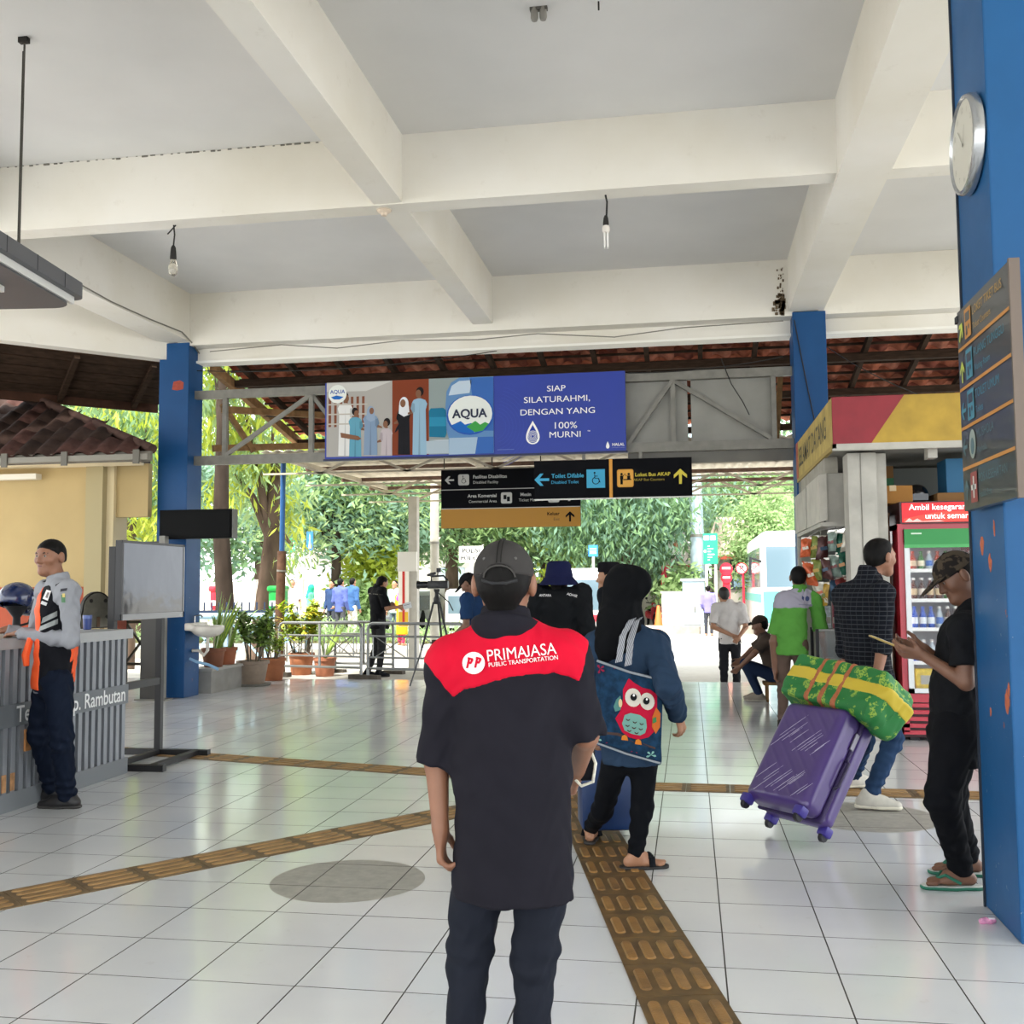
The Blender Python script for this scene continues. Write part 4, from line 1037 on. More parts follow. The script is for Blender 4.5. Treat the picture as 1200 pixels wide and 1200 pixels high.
MB().bx(1.185, 1.215, 4.035, 4.795, 1.715, 2.59).build('panel', mat('sign_charcoal', '#34373a', .38, coat=.3), ws)
MB().bx(1.18, 1.218, 4.02, 4.036, 1.71, 2.595).build('edge_trim', mat('trim_brown', '#6e6259', .5, metal=.3), ws)
MB().bx(1.215, 1.246, 4.46, 4.7, 2.0, 2.3).build('wall_bracket', mat('bracket_dark', '#23262a', .6), ws)
MB().box((1.2, 4.8, 2.56), (.02, .02, .015)).build('clip', mat('bracket_dark', '#23262a', .6), ws)
pw = Print((1.185, 4.795, 1.715), (0, -.76, 0), (0, 0, .875), ws)      # x 0..1 left->right as read, y 0..1
M_OR = mat('sign_orange', '#b9803a', .5); M_TEAL = mat('sign_teal', '#3e7f93', .5); M_LIME = mat('sign_lime', '#b9c44e', .5); M_DIM = mat('sign_dimteal', '#4c6a72', .5)
rows = [(.80, '#'), (.60, ''), (.405, ''), (.205, '')]
for yv, _ in rows: pw.rect('row_line', .02, yv - .008, .99, yv + .008, M_OR, 2)
def wtext(y, a, b, c): pw.text(a, .33, y + .035, .06, c, 2, align='LEFT', bold=.0, xscale=1.15); pw.text(b, .33, y - .04, .045, c, 2, align='LEFT', bold=0, xscale=1.15)
wtext(.90, 'LOKET TIKET BUS', 'Ticket Counters', mat('sign_ochre', '#a9853e', .5)); wtext(.70, 'RUANG TUNGGU', 'Waiting Room', M_TEAL); wtext(.50, 'TOILET UMUM', 'Toilets', M_TEAL); wtext(.31, 'MUSHOLA', 'Musholla', M_DIM); wtext(.1, 'POS KESEHATAN', 'Health Post', M_DIM)
for yv, mm, dark in ((.90, M_OR, 1), (.70, M_TEAL, 1), (.50, M_TEAL, 1)):
    pw.rect('pictogram_panel', .17, yv - .07, .30, yv + .075, mm, 2); pw.rect('pictogram_window', .19, yv + .01, .28, yv + .055, mat('sign_charcoal', '#34373a'), 3); pw.rect('pictogram_base', .2, yv - .055, .23, yv - .01, mat('sign_charcoal', '#34373a'), 3); pw.disc('pictogram_head', .262, yv - .02, .014, .014, mat('sign_charcoal', '#34373a'), 3, 10)
pw.disc('pictogram_dome', .24, .31, .065, .07, mat('sign_pale', '#8f9a92', .5), 2); pw.disc('pictogram_dome_inner', .24, .30, .035, .04, M_DIM, 3)
pw.rect('pictogram_panel', .17, .03, .30, .175, mat('sign_red', '#8e3f3a', .5), 2); pw.rect('pictogram_cross', .222, .05, .248, .155, M_GRYW, 3); pw.rect('pictogram_cross', .185, .09, .285, .115, M_GRYW, 3)
pw.arrow('arrow', .085, .885, .11, M_LIME, 50, w=.2); pw.arrow('arrow', .085, .685, .11, M_LIME, 90); pw.arrow('arrow', .085, .49, .1, M_TEAL, 180); pw.arrow('arrow', .085, .31, .1, M_DIM, 180); pw.arrow('arrow', .085, .1, .1, M_DIM, 90)

# ------------------------------------------------------------------ lamps, detector and wires on the ceiling
def wire(name, pts, r, label, m=None, cat='cable'):
    o = MB().tube(pts, r, 6).build(name, m or mat('wire_black', '#191715', .6), None, True); return prop(o, label, cat)
def hang(p, q, n=10, sag=.05): return [np.asarray(p) + (np.asarray(q) - np.asarray(p)) * t - V(0, 0, sag * 4 * t * (1 - t)) for t in np.linspace(0, 1, n)]
M_CORD = mat('cord_black', '#161413', .6); M_GLASS = mat('bulb_glass', '#e9e5da', .08, trans=.85, spec=.5)
l1 = thing('bulb_lamp', 'bare round glass bulb hanging on a black cord at left', 'lamp', (-4.6, 8.73, 4.3)); b = V(-4.6, 8.73, 4.74)
MB().tube([b, b + V(.01, 0, -.09), b + V(.0, 0, -.2)], .008, 6).build('cord', M_CORD, l1, True); MB().tube([b + V(.02, 0, 0), b + V(-.06, 0, -.08)], .007, 5).build('cord_tail', M_CORD, l1, True)
MB().lathe(b, [(.012, -.19), (.022, -.21), (.026, -.25), (.03, -.31), (.026, -.325)], 12).build('socket', M_CORD, l1, True)
MB().lathe(b, [(.02, -.32), (.03, -.34), (.042, -.39), (.043, -.42), (.034, -.455), (.014, -.475), (0, -.478)], 16).build('glass_bulb', M_GLASS, l1, True)
l2 = thing('bulb_lamp', 'white tube energy-saving bulb hanging on a black cord in the middle', 'lamp', (-.64, 8.73, 4.27)); b = V(-.642, 8.73, 4.74)
MB().tube([b, b + V(.012, 0, -.06), b + V(.005, 0, -.2)], .008, 6).build('cord', M_CORD, l2, True)
MB().lathe(b, [(.012, -.18), (.02, -.2), (.026, -.25), (.024, -.27)], 12).build('socket', M_CORD, l2, True); MB().lathe(b, [(.026, -.27), (.032, -.285), (.032, -.315), (.024, -.33)], 14).build('ballast', mat('ballast_white', '#d9d3cc', .5), l2, True)
for s in (-1, 1): MB().tube([b + V(.013 * s, -.01, -.325), b + V(.013 * s, -.01, -.455), b + V(.013 * s, .012, -.465), b + V(.013 * s, .012, -.325)], .0075, 7).build('tube', mat('tube_white', '#e8e6e2', .3), l2, True)
sdv = FL(450, 246, 4.74); sd_ = thing('smoke_detector', 'small round cream smoke detector under the beam crossing', 'detector', sdv)
MB().lathe(V(sdv[0], 8.72, 4.74), [(.06, 0), (.062, -.012), (.05, -.022), (.03, -.03), (.026, -.05), (.012, -.055), (0, -.056)], 18).build('body', mat('detector_cream', '#d9c8b4', .5), sd_, True)
MB().lathe(V(sdv[0], 8.72, 4.74), [(.068, 0), (.068, -.006), (.06, -.008)], 18).build('base_ring', mat('detector_cream2', '#c5b6a4', .5), sd_, True)
t0 = V(-.94, 6.83, SLAB)
cl = thing('speaker_lamp', 'small grey twin spotlight fixed to the ceiling at the top edge', 'lamp', t0 - V(0, 0, .1))
for s in (-1, 1): MB().lathe(t0 + V(.03 * s, 0, 0), [(.022, 0), (.025, -.03), (.026, -.07), (.02, -.09), (0, -.092)], 12).build('lamp_head', mat('spot_grey', '#8b8780', .5), cl, True)
MB().bx(t0[0] - .06, t0[0] + .06, t0[1] - .02, t0[1] + .02, SLAB - .02, SLAB).build('base', mat('spot_dark', '#55524c', .6), cl)
wire('cable', hang((-.53, 6.83, SLAB), (-.53, 6.83, SLAB - .06), 3, 0), .006, 'short cable end poking from the ceiling at the top edge')
wire('cable', [PX(x, y, 12.845) for x, y in ((246, 412), (330, 404), (395, 408), (470, 399), (560, 398), (630, 391), (720, 395), (800, 384), (918, 376))], .007, 'thin grey cable strung along the far beam', mat('wire_grey', '#7a766d', .6))
wire('cable', [(-6.5, 9.0, 4.78), (-6.5, 9.8, 4.76), (-6.5, 10.9, 4.72), (-6.5, 11.8, 4.74), (-6.5, 12.6, 4.78), (-6.49, 12.85, 4.7)] + [PXX(x, y, -6.5) for x, y in ((232, 412), (242, 425), (246, 440))], .009, 'grey cable running along the left beam to the column', mat('wire_grey', '#7a766d', .6))
wire('cable', [V(1.29, 12.825, 4.6) + V(.02 + .34 * t, 0, -1.9 * t - .1 * math.sin(3 * t)) for t in np.linspace(0, 1, 8)], .007, 'black cable down the front of the far right column')
wire('cable', hang(PX(967, 405, 13.3), PX(1075, 462, 10.5), 8, .04), .006, 'thin slanting cable under the tiled roof at right')
wire('cable', hang((-6.51, 13.06, 4.36), (-2.4, 13.14, 4.46), 14, .1), .006, 'thin cable sagging above the billboard')
wire('cable', hang(PX(735, 437, 13.0), PX(918, 418, 13.0), 12, .05) , .006, 'thin black cable above the grey sheet panel')
wire('cable', [PX(x, y, 12.99) for x, y in ((845, 420), (857, 450), (870, 470), (878, 486))], .006, 'thin cable dropping across the grey sheet panel')

# suspended grey lamp unit in the top left corner
fx = thing('pendant_fixture', 'suspended dark grey panel light with white slots in the top left corner', 'lamp', (-4.9, 6.4, 3.55))
d = unit(V(-.02, 1, 0)); s_ = V(1, 0, 0)
fz = 3.60; e1 = FL(102, 352, fz); e2 = FL(0, 290, fz)
dv_ = unit(e2 - e1); A = e1
def slab2(name, m, o, L, w, z0, z1, r):
    sx = unit(np.cross(dv_, V(0, 0, 1))); sx = sx if sx[0] < 0 else -sx
    pts = []
    for i in range(7): t = R(90 + 90 * i / 6); pts.append((r + r * math.cos(t), r - r * math.sin(t) if False else r - r * math.sin(t)))
    poly = [(0, w), (L, w), (L, 0)] + [(r - r * math.sin(R(90 * i / 6)), r - r * math.cos(R(90 * i / 6))) for i in range(7)]
    return MB().prism(poly, A + V(0, 0, z0 - A[2]) + dv_ * o[0] + sx * o[1], dv_, sx, (0, 0, z1 - z0)).build(name, m, fx)
M_FX = mat('fixture_grey', '#55565a', .5); M_FXL = mat('fixture_white', '#d9d9d6', .4)
slab2('housing', M_FX, (0, 0), 2.6, .75, 3.60, 3.71, .1); slab2('lower_tray', mat('fixture_grey2', '#4c4d51', .5), (.05, .07), 2.5, .62, 3.53, 3.60, .16)
slab2('light_slot', M_FXL, (.09, .052), 2.4, .03, 3.545, 3.599, .01); slab2('light_slot', M_FXL, (.62, .30), 1.8, .03, 3.49, 3.535, .01)
for k in (.35, .75, 1.15): slab2('joint_line', mat('fixture_joint', '#303135', .6), (k, -.003), .01, .01, 3.60, 3.71, .004)
for k, pxx in ((0, 20),):
    top = FL(19, 133, SLAB); bt = V(top[0], top[1], 3.7)
    pt = A + dv_ * .5; 
    wt = PX(22, 305, 6.55)
    MB().tube([V(wt[0], wt[1], SLAB), V(wt[0], wt[1], 3.71)], .008, 6).build('suspension_wire', mat('wire_steel', '#4a4843', .5, metal=.5), fx)
    MB().tube([V(wt[0] - .012, wt[1], SLAB - .1), V(wt[0] - .012, wt[1], 3.71)], .004, 6).build('power_wire', mat('wire_steel', '#4a4843'), fx)
    MB().bx(wt[0] - .04, wt[0] + .03, wt[1] - .02, wt[1] + .02, SLAB - .04, SLAB).build('ceiling_hook', M_CORD, fx)

# ------------------------------------------------------------------ information counter on the left
M_CTR = mat('counter_grey', '#8b8f95', .45, metal=.25, var=.08, vscale=3); M_CTRD = mat('counter_groove', '#4c5056', .6)
M_CTRT = mat('counter_top_grey', '#a3a5a6', .4, var=.06)
ct = thing('counter', 'grey slatted information counter beside the uniformed officer', 'counter', (-4.6, 5.5, 0))
MB().bx(-5.0, -4.33, 3.2, 7.56, .06, 1.03).build('body', M_CTRD, ct)
MB().bx(-5.02, -4.29, 3.18, 7.6, 1.03, 1.1).build('worktop', M_CTRT, ct)
MB().bx(-5.0, -4.3, 3.2, 7.57, 0, .12).build('plinth', mat('plinth_grey', '#787c80', .5), ct)
yy = 7.53; k = 0
while yy > 3.3:
    MB().bx(-4.335, -4.305, yy - .045, yy, .12, 1.03).build('slat', M_CTR, ct); yy -= .083; k += 1
for k in range(8):
    x = -4.37 - .083 * k; MB().bx(x - .045, x, 7.555, 7.58, .12, 1.03).build('slat', M_CTR, ct)
bd = MB().bx(-4.3, -4.29, 5.2, 7.545, .535, .68).build('name_band', mat('counter_band', '#70757a', .5, metal=.2), ct)
letter('Terminal Kp. Rambutan', (-4.286, 7.5, .605), (0, 1, 0), (0, 0, 1), .15, mat('letter_white', '#eceded', .5), ct, bold=.012, align='RIGHT', xscale=.92)
MB().bx(-4.303, -4.288, 6.28, 6.34, .36, .5).build('rusty_plate', mat('rust_spot', '#b07a4a', .7, var=.3, vscale=20), ct)
m = MB()
for k in range(3): m.bx(-4.304, -4.298, 5.98 + .085 * k, 6.02 + .085 * k, .13, .24)
m.build('rust_patch', mat('rust_spot2', '#b98a5e', .7, var=.3, vscale=20), ct)

# things on the counter
hp = V(-4.6, 6.6, 1.1)
hm = thing('helmet', 'dark blue motorcycle helmet perched on a stand on the counter', 'helmet', hp)
sd = S(); sd.ell(hp + V(0, .0, .25), (.12, .14, .115), k=.02); sd.cap(hp + V(-.02, .09, .2), hp + V(-.02, .13, .16), .05, .045, k=.04); sd.cut(hp + V(0, 0, .165), (0, -.25, -1)); sd.ell(hp + V(.0, -.02, .2), (.095, .115, .1), k=.01, op='-')
sd.build('shell', .008, mat('helmet_blue', '#16264f', .12, coat=.6), hm)
MB().lathe(hp, [(.075, 0), (.075, .012), (.03, .03), (.025, .12), (.06, .17), (.085, .2), (.0, .22)], 16).build('stand', mat('stand_dark', '#15171b', .5), hm, True)
MB().tube([hp + V(.1, .06, .19), hp + V(.07, .03, .08), hp + V(.03, -.03, .06)], .009, 6).build('strap', M_CORD, hm, True)
for k in range(3): MB().box(hp + V(.108 - .01 * k, .05 + .035 * k, .29 - .028 * k), (.006, .014, .009)).build('decal', mat('decal_white', '#dedfe2', .4), hm)
pl = thing('oval_panel', 'upright grey oval metal panel with four bolts on the counter', 'panel', (-4.72, 7.8, 1.1))
pts = [(-.17, 0), (.17, 0), (.165, .08)] + [(.15 * math.cos(R(a)), .16 + .13 * math.sin(R(a))) for a in range(0, 181, 15)] + [(-.165, .08)]
pts = [(-.17, 0), (.17, 0), (.168, .07)] + [(.145 * math.cos(R(a)), .15 + .145 * math.sin(R(a))) for a in range(0, 181, 15)] + [(-.168, .07)]
ex = unit(V(.35, 1, 0)); MB().prism(pts, V(-4.72, 7.8, 1.1), ex, (0, 0, 1), (-.03, .01, 0)).build('rim', mat('panel_rim', '#26241f', .6), pl)
MB().prism([(a * .9, .008 + b * .93) for a, b in pts], V(-4.714, 7.798, 1.1), ex, (0, 0, 1), (-.012, .004, 0)).build('plate', mat('panel_grey', '#7f7c70', .5, metal=.3, var=.15, vscale=14), pl)
for a, b in ((-.07, .22), (.07, .22), (-.09, .09), (.09, .09)):
    MB().lathe(V(-4.713, 7.798, 1.1) + ex * a + V(0, 0, b), [(.016, 0), (.016, .008), (.006, .01)], 10, ax=(.94, -.33, 0)).build('bolt', mat('bolt_dark', '#2a2824', .5), pl, True)
MB().bx(-4.71, -4.705, 7.78, 7.82, 1.11, 1.19).build('handle_mark', mat('panel_brown', '#6d4f36', .6), pl)
cup = thing('mug', 'small dark blue tumbler at the end of the counter', 'cup', (-4.55, 7.5, 1.1))
MB().lathe((-4.62, 7.98 - .48, 1.1), [(.026, 0), (.03, .004), (.034, .11), (.03, .11), (.028, .01), (0, .01)], 14).build('cup_body', mat('mug_blue', '#2b3f7d', .35), cup, True)
MB().lathe((-4.62, 7.5, 1.1), [(.0345, .085), (.0352, .09), (.0352, .108), (.0345, .112)], 14).build('rim_band', mat('mug_rim', '#5d6fa8', .4), cup, True)
ld = thing('document_holder', 'low grey acrylic leaflet box on the counter by the officer hands', 'holder', (-4.7, 6.2, 1.1))
MB().bx(-4.85, -4.6, 6.28, 6.42, 1.1, 1.13).build('tray', mat('leaflet_grey', '#a9a79d', .5), ld); MB().box((-4.72, 6.33, 1.145), (.09, .05, .012), (unit((1, .2, 0)), unit((-.2, 1, 0)), V(0, 0, 1))).build('paper_stack', mat('paper', '#d6d4c8', .7), ld)

# ------------------------------------------------------------------ television on a floor stand
tv = thing('television', 'flat television with a glossy grey screen on the black floor stand', 'television', (-4.42, 8.13, 1.15))
XS = -4.42; ty0, ty1, tz0, tz1 = 7.63, 8.67, 1.165, 1.80
tl = 0
MB().bx(XS - .05, XS, ty0, ty1, tz0, tz1).build('case', mat('tv_black', '#15151a', .4), tv)
def screen_material():
    m = mat('tv_screen', '#3b3d41', .08, metal=.75, bump=.5, bscale=2.2); return m
MB().bx(XS, XS + .004, ty0 + .022, ty1 - .022, tz0 + .05, tz1 - .02).build('screen', screen_material(), tv)
MB().bx(XS, XS + .008, ty0, ty1, tz0, tz0 + .048).build('lower_bezel', mat('tv_bezel', '#7d7e80', .35, metal=.5), tv); MB().bx(XS, XS + .008, ty1 - .02, ty1, tz0, tz1).build('side_bezel', mat('tv_bezel', '#7d7e80'), tv); MB().bx(XS, XS + .008, ty0, ty1, tz1 - .018, tz1).build('top_bezel', mat('tv_black', '#15151a'), tv); MB().bx(XS, XS + .01, ty0, ty0 + .02, tz0, tz1).build('side_bezel', mat('tv_black', '#15151a'), tv)
ts = thing('television_stand', 'black steel floor stand carrying the television', 'stand', (-4.5, 8.1, 0)); M_ST = mat('stand_black', '#1c1b1d', .5)
for y in (7.66, 8.42):
    MB().bx(XS - .11, XS - .055, y - .025, y + .025, .05, 1.75).build('upright', M_ST, ts)
    MB().bx(XS - .42, XS + .38, y - .03, y + .03, 0, .05).build('foot', M_ST, ts)
MB().bx(XS - .10, XS - .06, 7.66, 8.42, .60, .66).build('crossbar', M_ST, ts); MB().bx(XS - .10, XS - .06, 7.66, 8.42, 1.36, 1.42).build('mount_bar', M_ST, ts); MB().bx(XS - .1, XS - .05, 7.7, 8.4, .01, .05).build('base_bar', M_ST, ts)
MB().bx(XS + .24, XS + .3, 7.66, 8.42, .01, .05).build('base_bar', M_ST, ts)
gp = thing('post', 'short grey steel post standing before the left column', 'post', (-6.75, 12.56, 0))
MB().bx(-6.95, -6.72, 12.5, 12.6, 0, 2.03).build('shaft', mat('post_dark', '#3b3936', .6), gp); MB().bx(-6.72, -6.64, 12.5, 12.6, 0, 2.1).build('channel', M_STEEL, gp); MB().bx(-7.0, -6.58, 12.45, 12.66, 0, .02).build('base_plate', M_STEEL, gp)
# dark running-text display
dp = thing('text_display', 'long black display box fixed in front of the left column', 'display', (-6.2, 12.62, 2.05))
dx0, dx1 = PX(187, 612, 12.6)[0], PX(272, 612, 12.6)[0]; dz0, dz1 = PX(230, 631, 12.6)[2], PX(230, 597, 12.6)[2]
MB().bx(dx0, dx1, 12.6, 12.74, dz0, dz1).build('case', mat('display_black', '#0c0d0e', .7, spec=.1), dp); MB().bx(dx0 + .03, dx1 - .03, 12.594, 12.6, dz0 + .03, dz1 - .03).build('screen', mat('display_screen', '#090a0b', .6, spec=.1), dp)
MB().bx(dx1, dx1 + .01, 12.6, 12.745, dz0, dz1).build('side_plate', mat('display_side', '#5a5b57', .5), dp); MB().bx(-6.8, -6.6, 12.74, 12.84, dz0 + .1, dz1 - .1).build('wall_bracket', M_STEEL, dp)

# ------------------------------------------------------------------ wash basin on the column
wb = thing('wash_basin', 'white ceramic wash basin with drain pipe on the left column', 'basin', (-6.35, 13.05, .5))
sd = S(); c = V(-6.3, 13.05, .9); sd.ell(c + V(0, 0, .0), (.21, .25, .13), k=.02); sd.cut(c + V(0, 0, .03), (0, 0, 1)); sd.ell(c + V(.01, 0, .05), (.16, .2, .12), k=.01, op='-'); sd.box(c + V(-.17, 0, .02), (.06, .24, .05), rad=.02, k=.03); sd.cut(V(-6.515, 13, .9), (-1, 0, 0))
sd.build('bowl', .01, mat('ceramic', '#d9d4ca', .25, var=.08, vscale=8), wb)
MB().tube([c + V(0, 0, -.1), c + V(0, 0, -.3), c + V(-.05, 0, -.36), c + V(-.12, 0, -.3), c + V(-.215, 0, -.3)], .022, 10).build('trap_pipe', mat('pipe_white', '#cfcac0', .4), wb, True)
MB().tube([c + V(-.19, .0, .06), c + V(-.19, 0, .16), c + V(-.1, 0, .17), c + V(-.08, 0, .14)], .013, 8).build('tap', mat('chrome', '#b9bbbd', .2, metal=.9), wb, True)
hose = [V(-6.5, 12.95, .5), V(-6.4, 12.95, .46), V(-6.25, 12.98, .42), V(-6.12, 13.0, .36)]
MB().tube(hose, .02, 8).build('outlet_hose', mat('hose_blue', '#7fa6c8', .5), wb, True)

# ------------------------------------------------------------------ planters and pots by the column
M_LEAF = mat('leaf_dark', '#7d9c4a', .5, var=.35, vscale=12); M_LEAFY = mat('leaf_lime', '#b5c93c', .5, var=.25, vscale=12); M_LEAFM = mat('leaf_mid', '#a3c05c', .5, var=.35, vscale=12)
for _m in (M_LEAF, M_LEAFY, M_LEAFM): _m.node_tree.nodes['Principled BSDF'].inputs['Subsurface Weight'].default_value = 0
bk = thing('kerb_block', 'grey concrete block standing behind the left column', 'block', (-6.5, 13.9, 0)); MB().bx(-6.75, -6.42, 13.42, 14.4, 0, .3).build('block', mat('block_grey', '#8f8d88', .8, var=.12, vscale=5), bk); MB().bx(-6.77, -6.40, 13.40, 14.42, .3, .335).build('cap_slab', mat('block_cap', '#a3a19b', .8), bk)
def pot(name, label, c, r0, r1, h, colr, group='flower pots by the column'):
    t = thing(name, label, 'pot', c, group); c = V(*c)
    MB().lathe(c, [(r0, 0), (r0 * 1.05, .01), (r1 * .96, h - .05), (r1 * 1.06, h - .045), (r1 * 1.06, h), (r1 * .94, h), (r1 * .9, h - .06), (0, h - .06)], 22).build('pot_shell', mat('pot_' + colr[1:], colr, .75, var=.15, vscale=8), t, True)
    MB().lathe(c + V(0, 0, h - .058), [(r1 * .9, 0), (0, .012)], 14).build('soil', mat('soil', '#3a2c22', .95, bump=.5, bscale=30), t)
    return t
def leaf(m, p, d, L, w, droop=.3, n=4, upv=(0, 0, 1)):
    d = unit(d); s = unit(np.cross(d, V(*upv) + 1e-3)); vs = []; fs = []; p = np.asarray(p, float); q = p.copy()
    for i in range(n + 1):
        t = i / n; ww = w * math.sin(math.pi * min(.97, .12 + .88 * t)) if t < 1 else 0.001
        vs += [q + s * ww / 2, q - s * ww / 2]; dd = unit(d - V(0, 0, droop * t * 1.6)); q = q + dd * L / n
    for i in range(n): fs.append((2 * i, 2 * i + 1, 2 * i + 3, 2 * i + 2))
    m.add(vs, fs)
def bushy(parent, c, h, rad, nst, nlf, seed, ml, stem='#6c6458', L=.19, w=.05, name='leaf', lim=60):
    rr = random.Random(seed); st = []
    for k in range(nst):
        a = rr.uniform(0, 6.28); tip = V(*c) + V(math.cos(a) * rad * rr.uniform(.3, .8), math.sin(a) * rad * rr.uniform(.3, .8), h * rr.uniform(.55, .85)); b = V(*c) + V(math.cos(a) * rad * .2, math.sin(a) * rad * .2, 0)
        MB().tube([b, (b + tip) / 2 + V(rr.uniform(-.02, .02), 0, .02), tip], [.012, .01, .006], 6).build('stem', mat('stem_' + stem[1:], stem, .8), parent, True); st.append((b, tip))
    for k in range(nlf):
        b, tip = rr.choice(st); t = rr.uniform(.45, 1.0); p = b + (tip - b) * t; a = rr.uniform(0, 6.28); d = V(math.cos(a), math.sin(a), rr.uniform(-.1, .9))
        m = MB(); 
        for _ in range(4):
            a2 = a + rr.uniform(-1.2, 1.2); d = V(math.cos(a2), math.sin(a2), rr.uniform(-.2, .9)); leaf(m, p + V(rr.uniform(-.03, .03), rr.uniform(-.03, .03), rr.uniform(-.03, .06)), d, L * rr.uniform(.7, 1.2), w * rr.uniform(.8, 1.3), rr.uniform(.2, .6))
        o = m.build('leaf_cluster', rr.choice(ml), parent); o['kind'] = 'stuff'
g1 = FL(296, 803, 0); g1 = V(g1[0], g1[1], 0)
P_ = pot('potted_shrub', 'leafy green shrub in the big grey-brown pot beside the barrier', g1, .16, .23, .36, '#8b7b6c'); bushy(P_, g1 + V(0, 0, .3), .95, .4, 12, 210, 3, [M_LEAF, M_LEAFM, M_LEAF, mat('leaf_pale', '#9fb37a', .5, var=.2, vscale=12)])
MB().lathe(g1, [(.25, 0), (.27, .02), (.26, .03), (0, .02)], 20).build('saucer', mat('saucer_grey', '#77746d', .7), P_, True)
g2 = FL(319, 797, 0); g2 = V(g2[0], g2[1], 0); P_ = pot('potted_shrub', 'small lime-leaved plant in a terracotta pot behind the grey-brown pot', g2, .15, .2, .34, '#9c5f3c'); bushy(P_, g2 + V(0, 0, .3), .5, .3, 7, 90, 5, [M_LEAFY, M_LEAFY, M_LEAFM], L=.1, w=.04)
g3 = PX(357, 760, 16.9); g3 = V(g3[0], 16.75, -.02); P_ = pot('potted_shrub', 'yellow croton bush in a terracotta pot behind the left barrier', g3, .16, .21, .36, '#a86a47'); bushy(P_, g3 + V(0, 0, .3), 1.1, .6, 13, 260, 7, [M_LEAFY, mat('leaf_yellow', '#d8c83a', .5, var=.2, vscale=12), M_LEAFM, M_LEAFY], L=.16, w=.05)
g4 = V(-6.55, 13.75, .335); P_ = pot('snake_plant', 'striped snake plant in a brown pot on the concrete block', g4, .12, .16, .26, '#7a4b33')
rr = random.Random(4)
for k in range(13):
    a = rr.uniform(-1.2, 1.9); d = V(math.cos(a) * .45, math.sin(a) * .35, 1); m = MB(); p0 = g4 + V(math.cos(a) * .05, math.sin(a) * .05, .2); leaf(m, p0, d, rr.uniform(.6, .95), .065, .06 + .1 * rr.random(), 6, upv=(math.sin(a), -math.cos(a), .2)); lo_ = m.build('leaf', M_LEAF, P_); so = lo_.modifiers.new('t', 'SOLIDIFY'); so.thickness = .004
    m = MB(); leaf(m, p0 + V(.008, -.012, .0), d, rr.uniform(.6, .9), .018, .08, 6, upv=(math.sin(a), -math.cos(a), .2)); m.build('leaf_margin', M_LEAFY, lo_)
g5 = V(-6.6, 14.25, .335); P_ = pot('snake_plant', 'second snake plant in a terracotta pot farther back on the concrete block', g5, .12, .16, .24, '#9a5a3d')
for k in range(7):
    a = rr.uniform(0, 6.28); m = MB(); leaf(m, g5 + V(math.cos(a) * .05, math.sin(a) * .05, .18), V(math.cos(a) * .3, math.sin(a) * .3, 1), rr.uniform(.5, .75), .06, .06, 6, upv=(math.sin(a), -math.cos(a), .2)); m.build('leaf', M_LEAF, P_)
pf = V(g3[0] + .5, 16.5, -.02); P_ = pot('snake_plant', 'spiky plant in a terracotta pot seen through the left barrier', pf, .14, .18, .3, '#a5694c')
for k in range(9):
    a = rr.uniform(0, 6.28); m = MB(); leaf(m, pf + V(0, 0, .25), V(math.cos(a) * .5, math.sin(a) * .4, 1), rr.uniform(.5, .8), .05, .2, 5, upv=(math.sin(a), -math.cos(a), .2)); m.build('leaf', M_LEAFM, P_)

# pale blue steel railing behind the pots
rl = thing('railing', 'pale blue pipe railing behind the potted plants', 'railing', (-7.3, 17.2, 0)); M_PB = mat('rail_blue', '#9fc3d8', .5); a = PX(243, 722, 17.3); b_ = PX(330, 722, 17.3); zt = a[2]
MB().tube([V(a[0] - 1.2, 17.3, zt), V(b_[0] + .3, 17.3, zt)], .06, 10).build('top_rail', M_PB, rl, True)
for k in range(4):
    x = a[0] - .4 + .75 * k; MB().bx(x - .03, x + .03, 17.27, 17.33, -.02, zt).build('post', M_PB, rl)
    if k < 3:
        MB().beam((x, 17.3, zt), (x + .75, 17.3, .1), .03, .03).build('brace', M_PB, rl); MB().beam((x + .75, 17.3, zt), (x, 17.3, .1), .03, .03).build('brace', M_PB, rl)
m = MB(); rr = random.Random(3)
MB().bx(a[0] - 1, b_[0] + .2, 17.28, 17.32, zt + .06, zt + .1).build('spike_strip', mat('spike_navy', '#24344f', .5), rl)
for k in range(18):
    x = a[0] - .9 + .14 * k; MB().bx(x - .012, x + .012, 17.29, 17.31, zt + .1, zt + .24).build('spike', mat('spike_navy', '#24344f'), rl)

